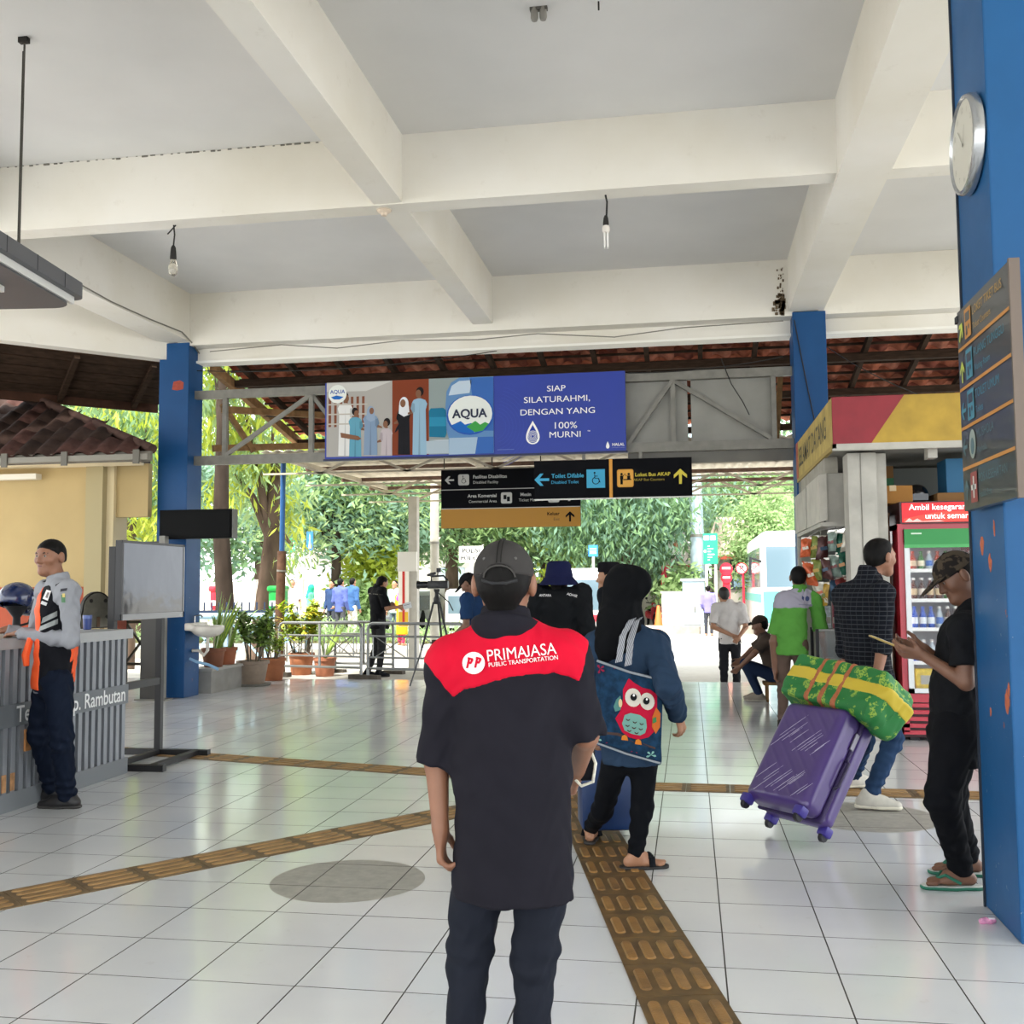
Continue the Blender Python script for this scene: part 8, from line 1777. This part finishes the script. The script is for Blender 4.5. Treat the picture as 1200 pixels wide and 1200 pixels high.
# street trees behind
tree('feathery green tree left of the white banner post', 392, 33, [(360, 560, 2.2, .8, 0), (420, 540, 2.4, .8, .6), (390, 600, 2.0, .6, -.5), (395, 490, 2.4, .8, 0), (340, 620, 1.5, .6, .4), (455, 600, 1.5, .8, .4)], 22800, 0.31, 0.090, L_LT, 6, .18, clump=.5, bark=M_BARKD, m2=L_BL)
tree('dark green tree with slim trunk behind the man in black', 422, 36, [(425, 610, 2.0, .9, 0), (405, 640, 1.4, .8, 0), (460, 580, 2.2, 1, 0), (455, 640, 1.8, .9, .4)], 17100, 0.31, 0.096, L_DK, 7, .2, bark=M_BARKD, m2=L_MD)
tree('spreading tree with bare lower branches beside the video camera', 528, 40, [(520, 620, 2.4, .7, 0), (560, 590, 2.6, .8, .5), (480, 560, 2.6, .9, 0), (600, 640, 2.2, .7, .6), (545, 545, 2.8, .7, 0)], 20900, 0.31, 0.108, L_LT, 8, .28, m2=L_MD)
tree('broad dark tree behind the hanging signs', 640, 44, [(640, 600, 3.2, .8, 0), (690, 580, 3.2, .8, 1), (600, 570, 3.0, .9, 0), (660, 640, 2.6, .6, .5)], 20900, 0.34, 0.120, L_MD, 9, .3, m2=L_DK)
tree('weeping green tree behind the headscarf woman', 735, 40, [(720, 590, 3.0, .9, 0), (770, 600, 2.6, 1, .6), (690, 630, 2.2, .8, 0), (745, 640, 2.2, .8, -.4), (730, 545, 3.0, .6, 0)], 24700, 0.34, 0.096, L_MD, 10, .3, droop=.7, m2=L_BL)
tree('tall green tree behind the big grey lamp pole', 845, 47, [(840, 580, 2.6, .9, 0), (890, 570, 2.8, .8, .6), (860, 620, 2.0, .7, 0), (915, 610, 2.4, .9, .5)], 19000, 0.31, 0.108, L_LT, 11, .25, m2=L_MD)
tree('lime green street tree beside the white bus', 889, 39, [(884, 625, .9, 1.2, 0), (894, 655, .7, 1.1, 0), (878, 652, .5, 1.0, .3), (902, 605, 1.0, 1, .4), (888, 680, .5, 1, 0)], 12350, 0.19, 0.078, L_LT, 12, .16, clump=.28)
for k, px in enumerate((225, 303, 459, 615, 771, 927, 1005)):
    tree(['dense', 'tall', 'wide', 'rounded', 'dark', 'hazy', 'pale', 'full', 'leafy', 'soft', 'far'][k] + ' backdrop tree, %s of the back row counted from the left' % ['first', 'second', 'third', 'fourth', 'fifth', 'sixth', 'seventh', 'eighth', 'ninth', 'tenth', 'eleventh'][k], px, 62 + 3 * (k % 3), [(px, 600 - 12 * (k % 3), 4.4, 1.0, 0), (px + 30, 560, 4.0, .9, 1), (px - 25, 640, 3.6, .7, 0)], 4600, .62, .3, [L_BL, L_MD, L_DK][k % 3], 30 + k, .35, clump=1.0, fork=False)
for k, (px, Y, py, r) in enumerate(((440, 34, 668, .9), (425, 33, 700, .5), (585, 38, 690, .8), (788, 42.6, 668, .6), (665, 40, 680, 1.0), (806, 39, 680, .35))):
    b = PX(px, py, Y); t = thing('shrub', ['yellowish shrub behind the man in black', 'low shrub at the kerb behind the barrier gap', 'light shrub right of the near man cap', 'shrub overhanging the red tent', 'shrub behind the bucket hat', 'small shrub beside the grey cabinet'][k], 'shrub', (b[0], Y, GZ), 'street shrubs'); foliage(t, [(b, (r, r, r * .9)), (b - V(.3, 0, .4), (r * .8, r * .8, r * .8))], 1500, .35, .13, L_LT if k % 2 else L_YL, 70 + k, clump=.3); MB().tube([V(b[0], Y, GZ), b], [.06, .03], 7).build('stem', M_BARK, t, True)
prop(MB().bx(-24, -5.2, 24.0, 36, GZ, -.03).build('pavement', mat('pavement', '#b0aca3', .85, var=.1, vscale=2)), 'raised pavement across the street on the left', 'pavement', kind='structure')
gm = thing('grass_verge', 'strip of grass along the far kerb', 'grass', (-8, 27, -.03)); rg = np.random.default_rng(3); 
MB().bx(-16, -4.6, 26.6, 27.4, -.03, .03).build('verge_soil', mat('verge_soil', '#6d6a4a', .9, var=.2), gm); go = foliage(gm, [(V(-10.5, 27.0, .05), (5.4, .35, .05))], 5000, .2, .05, L_LT, 90, droop=-.6, clump=.25, name='grass'); 

# ------------------------------------------------------------------ street furniture, far right
def at(px, py, Y): return PX(px, py, Y)
def pole(m, x, y, z0, z1, r): m.tube([(x, y, z0), (x, y, z1)], r, 12); return m
YQ = 37.0; S_ = 1225 / (YQ * .985)
kb = thing('kerb', 'concrete kerb wall along the far side of the street', 'kerb', (1, 37.4, GZ)); a = at(773, 725, 37.2); 
for k in range(7): MB().bx(a[0] - .5 + k * .95, a[0] + .42 + k * .95, 37.2, 37.5, GZ, GZ + .3).build('kerb_stone', mat('kerb_stone_%d' % (k % 2), ('#b9b3a8', '#9a948a')[k % 2], .85, var=.15, vscale=4), kb)
ptr = thing('street_planter', 'low white planter wall beside the red tent', 'planter', (at(790, 715, 38)[0], 38, GZ)); x0, x1 = at(776, 710, 38)[0], at(801, 710, 38)[0]; MB().bx(x0, x1, 37.8, 38.4, GZ, at(790, 695, 38)[2]).build('wall', mat('planter_white', '#e6e3dc', .8), ptr); MB().bx(x0 - .05, x1 + .05, 37.75, 38.45, at(790, 695, 38)[2], at(790, 695, 38)[2] + .06).build('coping', mat('planter_cap', '#cfcbc2', .8), ptr)
cb = thing('utility_cabinet', 'grey metal utility cabinet at the kerb beside the lilac-shirted man', 'cabinet', (at(814, 712, 37.6)[0], 37.6, GZ)); x0, x1 = at(800, 700, 37.6)[0], at(826, 700, 37.6)[0]; zt = at(813, 681, 37.6)[2]
MB().bx(x0, x1, 37.55, 38.1, GZ + .25, zt).build('body', mat('cabinet_grey', '#9fb0bb', .5), cb); MB().bx(x0 - .06, x1 + .06, 37.5, 38.15, zt, zt + .09).build('lid', mat('cabinet_lid', '#b5c2ca', .5), cb); MB().bx(x0 + .02, x1 - .02, 37.53, 37.55, GZ + .32, zt - .05).build('door', mat('cabinet_door', '#a8b8c2', .5), cb); MB().bx((x0 + x1) / 2, (x0 + x1) / 2 + .06, 37.5, 37.53, .5, .68).build('handle', M_STEEL, cb); MB().bx(x0, x1, 37.6, 38.05, GZ, GZ + .25).build('plinth', M_KGRY, cb)
bp = thing('lamp_pole', 'large tapered grey steel lamp pole across the street', 'pole', (at(818, 700, 39)[0], 39, GZ)); xp = at(818, 640, 39)[0]; MB().tube([(xp, 39, GZ), (xp - .02, 39, 3), (xp - .1, 39, 9)], [.3, .26, .17], 16).build('shaft', mat('pole_steel', '#a9bac6', .45, metal=.3), bp, True); MB().tube([(xp, 39, 3.2), (xp, 39, 3.3)], .285, 16).build('clamp_band', M_STEEL, bp, True)
gp2 = thing('road_sign', 'green information sign on two white posts beside the lamp pole', 'sign', (at(832, 700, 37.3)[0], 37.3, GZ)); x0, x1 = at(824, 640, 37.3)[0], at(841, 640, 37.3)[0]; z0, z1 = at(832, 661, 37.3)[2], at(832, 625, 37.3)[2]
MB().bx(x0, x1, 37.3, 37.34, z0, z1).build('panel', mat('sign_green', '#1f9a72', .5), gp2); pg = Print((x0, 37.3, z0), (x1 - x0, 0, 0), (0, 0, z1 - z0), gp2)
for k in range(6): pg.rect('text_line', .3, .12 + .09 * k, .45 + .08 * (k * 7 % 5), .15 + .09 * k, M_WHT, 2)
for a_, b_ in ((.06, .78), (.5, .78)): pg.rect('pictogram', a_, b_, a_ + .36, b_ + .14, M_WHT, 2)
pg.disc('pictogram', .13, .42, .09, .05, M_WHT, 2)
for x in (x0 + .1, x1 - .08): MB().tube([(x, 37.36, GZ), (x, 37.36, z0 + .1)], .045, 8).build('post', mat('post_white', '#e4e1da'), gp2, True)
ps = thing('road_sign', 'white police post sign with a red emblem behind the red tent', 'sign', (at(794, 700, 39.5)[0], 39.5, GZ)); x0, x1 = at(783, 640, 39.5)[0], at(803, 640, 39.5)[0]; z0, z1 = at(794, 650, 39.5)[2], at(794, 624, 39.5)[2]; MB().bx(x0, x1, 39.5, 39.55, z0, z1).build('panel', mat('sign_white', '#f0eeea', .5), ps); pg = Print((x0, 39.5, z0), (x1 - x0, 0, 0), (0, 0, z1 - z0), ps); pg.text('POLISI', .5, .86, .2, mat('ink_grey', '#4a4c50', .6), 2, bold=.02); pg.disc('emblem', .5, .38, .26, .2, mat('emblem_red', '#b86a52', .6), 2); pg.disc('emblem_top', .5, .62, .14, .1, mat('emblem_gold', '#8a6a52', .6), 3); MB().tube([((x0 + x1) / 2, 39.56, GZ), ((x0 + x1) / 2, 39.56, z0 + .1)], .05, 8).build('post', M_STEEL, ps, True)
ss = thing('stop_sign', 'round red sign with white wording on a red pillar', 'sign', (at(851, 700, 37.8)[0], 37.8, GZ)); c = at(851, 667, 37.8); MB().lathe(c, [(.23, 0), (.23, .04), (0, .04)], 24, ax=(0, 1, 0)).build('disc', mat('sign_redd', '#d3223a', .5), ss); MB().lathe(c - V(0, 0, .3), [(.2, .01), (.2, .04), (0, .04)], 24, ax=(0, 1, 0)).build('lower_disc', mat('sign_redd', '#d3223a'), ss); pg = Print(c - V(0, .005, 0), (1, 0, 0), (0, 0, 1), ss); pg.rect('white_wording', -.15, .0, .15, .08, M_WHT, 2); pg.rect('white_wording', -.13, -.33, .13, -.26, M_WHT, 1); MB().bx(c[0] - .13, c[0] + .13, 37.84, 37.9, GZ, c[2] - .4).build('pillar', mat('sign_redd', '#d3223a'), ss)
np_ = thing('road_sign', 'round no-parking sign on a red post beside the guard house window', 'sign', (at(871, 700, 37.5)[0], 37.5, GZ)); c = at(869, 666, 37.5); MB().lathe(c, [(.2, 0), (.2, .03), (0, .03)], 22, ax=(0, 1, 0)).build('disc', M_WHT, np_); pg = Print(c - V(0, .003, 0), (1, 0, 0), (0, 0, 1), np_); pg.ring('red_ring', 0, 0, .2, .035, mat('sign_redd', '#d3223a'), 2); pg.text('P', 0, 0, .26, mat('ink_black', '#222222', .6), 2, bold=.02); pg.line('red_slash', [(-.12, .12), (.12, -.12)], .035, mat('sign_redd', '#d3223a'), 4); MB().tube([(c[0] + .07, 37.55, GZ), (c[0] + .05, 37.55, c[2])], .04, 8).build('post', mat('sign_redd', '#d3223a'), np_, True)
tn = thing('canopy_tent', 'red pop-up canopy tent with a pale peaked roof', 'tent', (at(797, 700, 41)[0], 41, GZ)); x0, x1 = at(776, 660, 40)[0], at(822, 660, 40)[0]; zv = at(790, 672, 40)[2]; ze = at(790, 662, 40)[2]; ap = V((x0 + x1) / 2 + .2, 41.2, at(800, 632, 41)[2]); M_TR = mat('tent_red', '#d42a45', .6)
MB().add([V(x0, 40, ze), V(x1, 40, ze), V(x1, 42.4, ze), V(x0, 42.4, ze), ap], [(0, 1, 4), (1, 2, 4), (2, 3, 4), (3, 0, 4)]).build('roof_cloth', mat('tent_cream', '#f1dcd8', .7), tn)
MB().bx(x0, x1, 39.98, 40.02, zv - .05, ze).build('valance', M_TR, tn); MB().bx(x0 - .02, x0 + .02, 40, 42.4, zv - .05, ze).build('valance', M_TR, tn); pg = Print((x0, 39.98, zv - .05), (1, 0, 0), (0, 0, 1), tn); pg.rect('white_wording', .15, .12, .5, .22, M_WHT, 2); pg.rect('white_wording', .9, .12, 1.3, .22, M_WHT, 2)
for x in (x0 + .06, x1 - .06):
    for y in (40.05, 42.3): MB().bx(x - .04, x + .04, y - .04, y + .04, GZ, ze).build('leg', M_TR, tn)
MB().bx(x0 - .05, x0 + .25, 39.95, 40.0, GZ + .5, zv).build('corner_drape', M_TR, tn)
gh = thing('guard_house', 'small guard house with grey tiled roof and dark window', 'building', (at(857, 700, 41)[0], 41, GZ)); x0, x1 = at(836, 680, 40.5)[0], at(884, 680, 40.5)[0]; ze = at(857, 652, 40.5)[2]; MB().bx(x0, x1, 40.5, 43.5, GZ, ze).build('wall', mat('ghouse_wall', '#d5cfc4', .8), gh)
MB().add([V(x0 - .4, 40.1, ze), V(x1 + .4, 40.1, ze), V(x1 - .2, 42, ze + 1.6), V(x0 + .2, 42, ze + 1.6), V(x0 - .4, 44, ze), V(x1 + .4, 44, ze)], [(0, 1, 2, 3), (0, 3, 4), (1, 5, 2), (3, 2, 5, 4)]).build('roof', mat('ghouse_roof', '#b5a294', .85, var=.15, vscale=6), gh)
MB().bx(x0 - .4, x1 + .4, 40.05, 40.12, ze - .12, ze + .02).build('fascia', mat('ghouse_red', '#b4523e', .7), gh); wx0, wx1 = at(856, 680, 40.4)[0], at(877, 680, 40.4)[0]; w_ = MB().bx(wx0, wx1, 40.44, 40.5, at(866, 691, 40.4)[2], at(866, 656, 40.4)[2]).build('window_frame', mat('win_dark', '#3a4048', .5), gh); MB().bx(wx0 + .12, wx1 - .08, 40.43, 40.44, at(866, 688, 40.4)[2], at(866, 672, 40.4)[2]).build('pane', mat('win_pane', '#9ab8d0', .1), w_)
# traffic cone and parked motorbike
cz = FL(772, 743, GZ); cn_ = thing('traffic_cone', 'orange traffic cone standing on the street', 'cone', cz); hc = 1.0; MB().lathe(cz, [(.19, .05), (.05, hc - .02), (.035, hc), (0, hc)], 18).build('cone_body', mat('cone_orange', '#e8642a', .6), cn_, True); MB().bx(cz[0] - .26, cz[0] + .26, cz[1] - .26, cz[1] + .26, cz[2], cz[2] + .05).build('base', mat('cone_base', '#c9532a', .6), cn_); MB().lathe(cz, [(.128, .42), (.095, .62), (.09, .62), (.12, .42)], 18).build('reflective_collar', M_WHT, cn_, True)
def motorbike(label, c, yaw, body, group='parked motorbikes'):
    f, r = frame(yaw); c = np.asarray(c, float); t = thing('motorbike', label, 'motorbike', c, group); P = lambda x, y, z: c + f * x + r * y + V(0, 0, z)
    for x in (-.6, .6):
        w = MB().lathe(P(x, 0, .28), [(.16, -.04), (.27, -.05), (.285, 0), (.27, .05), (.16, .04)], 18, ax=r).build('tyre', mat('tyre', '#1d1d1f', .8), t, True); MB().lathe(P(x, 0, .28), [(.03, -.05), (.17, -.02), (.17, .02), (.03, .05)], 12, ax=r).build('rim', M_CHR, w, True)
    sd = S(); sd.cap(P(.42, 0, .75), P(.3, 0, .42), .12, .1, k=.05); sd.cap(P(.3, 0, .42), P(-.3, 0, .48), .1, .13, k=.06); sd.cap(P(-.3, 0, .52), P(-.8, 0, .72), .13, .07, k=.06); sd.cap(P(.45, 0, .75), P(.4, 0, .95), .12, .1, k=.05); sd.build('fairing', .03, body, t)
    sd = S(); sd.cap(P(.0, 0, .72), P(-.65, 0, .8), .11, .1, k=.05, flat=((0, 0, 1), .55)); sd.build('seat', .025, M_CLBLK, t); MB().tube([P(.38, -.32, 1.02), P(.42, 0, .98), P(.38, .32, 1.02)], .018, 8).build('handlebar', M_BLK, t, True); MB().tube([P(.45, 0, .8), P(.6, 0, .3)], .03, 8).build('fork', M_CHR, t, True)
    for s in (-1, 1): MB().tube([P(.38, .22 * s, 1.02), P(.36, .28 * s, 1.16)], .008, 6).build('mirror_stalk', M_BLK, t, True); MB().lathe(P(.35, .29 * s, 1.19), [(.05, -.01), (.05, .01)], 10, ax=f).build('mirror', M_BLK, t, True)
    MB().lathe(P(.5, 0, .9), [(.07, 0), (.07, .04), (0, .06)], 12, ax=f).build('headlamp', M_WHT, t, True); return t
motorbike('red and white motorbike parked beside the orange cone', FL(763, 735, GZ), 160, mat('bike_red', '#c6303f', .35))
motorbike('silver motorbike parked behind the left counter', (-7.75, 11.6, 0), 95, mat('bike_silver', '#b5b7b8', .35))
motorbike('dark motorbike parked across the street behind the yellow bush', FL(385, 742, GZ), 70, mat('bike_dark', '#4a4f5c', .35))

# ------------------------------------------------------------------ vehicles
def bus(label, x0, x1, y0, y1, zt, m, stripe=None, name='bus', wins=5):
    t = thing(name, label, name, ((x0 + x1) / 2, (y0 + y1) / 2, GZ)); h = (x1 - x0) / 2; MB().bbox_bevel(((x0 + x1) / 2, (y0 + y1) / 2, (zt + GZ + .35) / 2), (h, (y1 - y0) / 2, (zt - GZ - .35) / 2), None, .18).build('body', m, t, True); M_WG = mat('vehicle_glass', '#5f7480', .1, coat=.5)
    zz0, zz1 = GZ + (zt - GZ) * .5, GZ + (zt - GZ) * .86; MB().bx(x0 + .15, x1 - .15, y0 - .012, y0 + .05, zz0, zz1).build('windscreen', M_WG, t)
    n = wins; L = (y1 - y0 - .6) / n
    for k in range(n):
        for xx in (x0, x1): MB().bx(xx - .012, xx + .012, y0 + .3 + k * L + .05, y0 + .3 + (k + 1) * L - .05, zz0, zz1).build('side_window', M_WG, t)
    for yy in (y0 + .9, y1 - .9):
        for xx in (x0 + .12, x1 - .12): MB().lathe((xx, yy, GZ + .4), [(.2, -.14), (.4, -.12), (.4, .12), (.2, .14)], 18, ax=(1, 0, 0)).build('wheel', mat('tyre', '#1d1d1f'), t, True)
    if stripe is not None:
        for xx in (x0, x1): MB().bx(xx - .014, xx + .014, y0 + .2, y1 - .2, zz0 - .45, zz0 - .2).build('side_stripe', stripe, t)
        MB().bx(x0 + .1, x1 - .1, y0 - .014, y0 + .03, zz0 - .3, zz0 - .12).build('front_stripe', stripe, t)
    for xx in (x0 + .25, x1 - .25): MB().bx(xx - .15, xx + .15, y0 - .02, y0 + .03, GZ + .62, GZ + .8).build('headlamp', M_WHT, t)
    MB().bx(x0 + .05, x1 - .05, y0 - .05, y0 + .05, GZ + .35, GZ + .55).build('bumper', mat('bumper', '#8f9294', .5), t); return t
M_VW = mat('vehicle_white', '#e9eaea', .3, coat=.4)
bx_ = at(884, 690, 31)[0]; B_ = bus('white coach parked behind the kiosk side', bx_ + .2, bx_ + 2.7, 31, 41, at(905, 622, 31)[2], M_VW, mat('bus_teal', '#58b0a4', .4)); MB().prism([(0, 0), (.9, 0), (.3, .9), (0, .9)], (bx_ + .25, 30.97, GZ + .6), (1, 0, 0), (0, 0, 1), (0, .02, 0)).build('painted_swoosh', mat('bus_teal', '#58b0a4'), B_); MB().tube([(bx_ + .2, 31.05, 2.1), (bx_ - .1, 30.8, 2.2), (bx_ - .12, 30.8, 1.7)], .04, 8).build('mirror_arm', M_BLK, B_, True)
vx = at(648, 700, 27)[0]; bus('white van with red roof stripe behind the bucket hat', vx, vx + 1.25 + .55, 27, 31.5, at(670, 666, 27)[2], M_VW, mat('van_red', '#d2333f', .4), 'van', 3)
cx_ = at(520, 705, 34)[0]; bus('white car behind the camera tripod', cx_, cx_ + 1.75, 34, 38, at(535, 690, 34)[2], M_VW, None, 'car', 2)
bus('silver car beyond the yellow dressed woman', at(440, 705, 40)[0], at(440, 705, 40)[0] + 1.7, 40, 44, at(440, 692, 40)[2], mat('car_silver', '#b9bdc0', .3), None, 'car', 2)

# ------------------------------------------------------------------ far left: signs, bins, wall
fw = thing('boundary_wall', 'long pale panelled boundary wall behind the street trees', 'wall', (-16, 44, GZ), kind='structure')
for k in range(16):
    x = -30 + 2.2 * k; MB().bx(x, x + 2.14, 44, 44.2, GZ, 1.75).build('panel', mat('wall_panel_%d' % (k % 2), ('#cfcac2', '#c3bdb4')[k % 2], .85, var=.08, vscale=2), fw); MB().bx(x - .08, x + .02, 43.95, 44.25, GZ, 1.85).build('pier', mat('wall_pier', '#b5afa6', .85), fw)
hs = thing('distant_house', 'pale low house with a sand roof behind the far wall', 'building', (-14, 50, GZ)); MB().bx(-19, -10, 50, 56, GZ, 3.2).build('wall', mat('house_wall', '#d8d4cb', .8), hs); MB().add([V(-19.5, 49.5, 3.2), V(-9.5, 49.5, 3.2), V(-11, 53, 4.6), V(-18, 53, 4.6)], [(0, 1, 2, 3)]).build('roof', mat('house_roof', '#cbbfae', .8), hs)
for k in range(3): MB().bx(-17.8 + 2.8 * k, -16.4 + 2.8 * k, 49.96, 50, 1.2, 2.4).build('window', mat('house_window', '#8f9da6', .3), hs)
def round_bin(label, px, Y, col_):
    c = at(px, 700, Y); t = thing('plastic_bin', label, 'bin', (c[0], Y, -.02), 'plastic bins by the railing'); zt = at(px, 687, Y)[2]; w = 9 / (1225 / (Y + 1.2)); m_ = mat('bin_' + col_[1:], col_, .45); zb = zt - .48
    MB().bbox_bevel((c[0], Y, (zt + zb) / 2), (w * .95, .2, (zt - zb) / 2), None, .08).build('body', m_, t, True); MB().bbox_bevel((c[0], Y, zt - .05), (w * 1.05, .23, .06), None, .05).build('lid', mat('binlid_' + col_[1:], col_, .35, coat=.3), t, True); MB().bx(c[0] - w * .6, c[0] + w * .6, Y - .212, Y - .2, zb + .1, zb + .2).build('white_lettering_band', M_WHT, t)
    for s in (-1, 1): MB().bx(c[0] + s * w * .8 - .015, c[0] + s * w * .8 + .015, Y + .15, Y + .18, -.02, zt - .1).build('frame_leg', M_STEEL, t)
round_bin('red plastic bin behind the pale blue railing', 258, 19.5, '#d8243a'); round_bin('green plastic bin behind the pale blue railing', 326, 19.5, '#1f9a45')
def plate_sign(label, px, y0, y1, w_px, Y, col_, arrow=True):
    c0_, c1_ = at(px - w_px / 2, y0, Y), at(px + w_px / 2, y1, Y); t = thing('road_sign', label, 'sign', ((c0_[0] + c1_[0]) / 2, Y, GZ), 'roadside plate signs'); x0, x1, z1, z0 = c0_[0], c1_[0], c0_[2], c1_[2]; MB().bx(x0, x1, Y, Y + .03, z0, z1).build('panel', mat('plate_' + col_[1:], col_, .5), t); pg = Print((x0, Y, z0), (x1 - x0, 0, 0), (0, 0, z1 - z0), t)
    if arrow: pg.poly('white_arrow', [(.3, .12), (.7, .12), (.55, .6), (.62, .6), (.5, .9), (.38, .6), (.45, .6)], M_WHT, 2)
    else:
        for k in range(3): pg.rect('text_line', .15, .25 + .2 * k, .85, .33 + .2 * k, M_WHT, 2)
    MB().tube([((x0 + x1) / 2, Y + .05, GZ), ((x0 + x1) / 2, Y + .05, z1)], .04, 8).build('post', mat('post_white', '#e4e1da'), t, True)
plate_sign('blue roadside sign with a white arrow left of the banner post', 363, 623, 645, 7, 30, '#2a6fd0'); plate_sign('green roadside sign beside the blue topped post', 342, 631, 647, 6, 28, '#1f9a72', False); plate_sign('blue bus stop sign right of the bucket hat', 695, 639, 652, 11, 33, '#2f7fd0', False)
pz = thing('road_sign', 'white police sign lettered POLISI POLICE behind the cap of the nearest man', 'sign', (at(549, 700, 32)[0], 32, GZ)); x0, x1 = at(538, 650, 32)[0], at(566, 650, 32)[0]; z0, z1 = at(550, 659, 32)[2], at(550, 640, 32)[2]; MB().bx(x0, x1, 32, 32.05, z0, z1).build('panel', mat('sign_white', '#f0eeea'), pz); pg = Print((x0, 31.98, z0), (1, 0, 0), (0, 0, 1), pz); pg.text('POLISI', (x1 - x0) / 2, .36, .2, mat('ink_dark', '#15171c', .8), 2, bold=.02); pg.text('POLICE', (x1 - x0) / 2, .13, .2, mat('ink_dark', '#33363c'), 2, bold=.02); MB().tube([((x0 + x1) / 2, 32.06, GZ), ((x0 + x1) / 2, 32.06, z1)], .05, 8).build('post', M_WHT, pz, True)
gpole = thing('lamp_pole', 'slim pale concrete pole right of the banner post', 'pole', (at(509, 700, 23)[0], 23, GZ)); xg = at(509, 640, 23)[0]; MB().tube([(xg, 23, GZ), (xg + .02, 23, 8)], [.11, .085], 12).build('shaft', mat('pole_concrete', '#b4b0a6', .8, var=.1), gpole, True); MB().tube([(xg, 23, 2.4), (xg, 23, 2.45)], .12, 12).build('clamp_band', M_STEEL, gpole, True)
bn = thing('info_banner', 'standing blue and white info banner seen behind the television', 'banner', (at(138, 700, 14.5)[0], 14.5, 0)); x0, x1 = at(127, 690, 14.5)[0], at(150, 690, 14.5)[0]; z0, z1 = at(138, 715, 14.5)[2], at(138, 658, 14.5)[2]; MB().bx(x0, x1, 14.5, 14.53, z0, z1).build('panel', mat('banner_blue', '#2f7f9a', .5), bn); pg = Print((x0, 14.5, z0), (x1 - x0, 0, 0), (0, 0, z1 - z0), bn)
for k in range(7): pg.rect('text_line', .12, .3 + .09 * k, .5 + .06 * (k * 3 % 6), .33 + .09 * k, M_WHT, 2)
pg.rect('white_foot', 0, 0, 1, .24, M_WHT, 2); pg.rect('coloured_icons', .5, .44, .95, .56, mat('icon_red', '#c25a4a', .6), 3)
for x in (x0 + .03, x1 - .03): MB().bx(x - .015, x + .015, 14.53, 14.56, 0, z1).build('leg', M_STEEL, bn)
xg0 = thing('gate', 'black steel cross-braced gate behind the television stand', 'gate', (-7.2, 14.0, 0)); x0, x1 = at(148, 730, 14)[0], at(182, 730, 14)[0]
for z in (.35, .95, 1.12): MB().bx(x0 - .6, x1, 13.98, 14.02, z - .02, z + .02).build('rail', M_ST, xg0)
for x in (x0 - .6, x0, x1): MB().bx(x - .02, x + .02, 13.98, 14.02, -.02, 1.14).build('post', M_ST, xg0)
MB().beam((x0, 14, .36), (x1, 14, .94), .03, .03).build('brace', M_ST, xg0); MB().beam((x0, 14, .94), (x1, 14, .36), .03, .03).build('brace', M_ST, xg0)
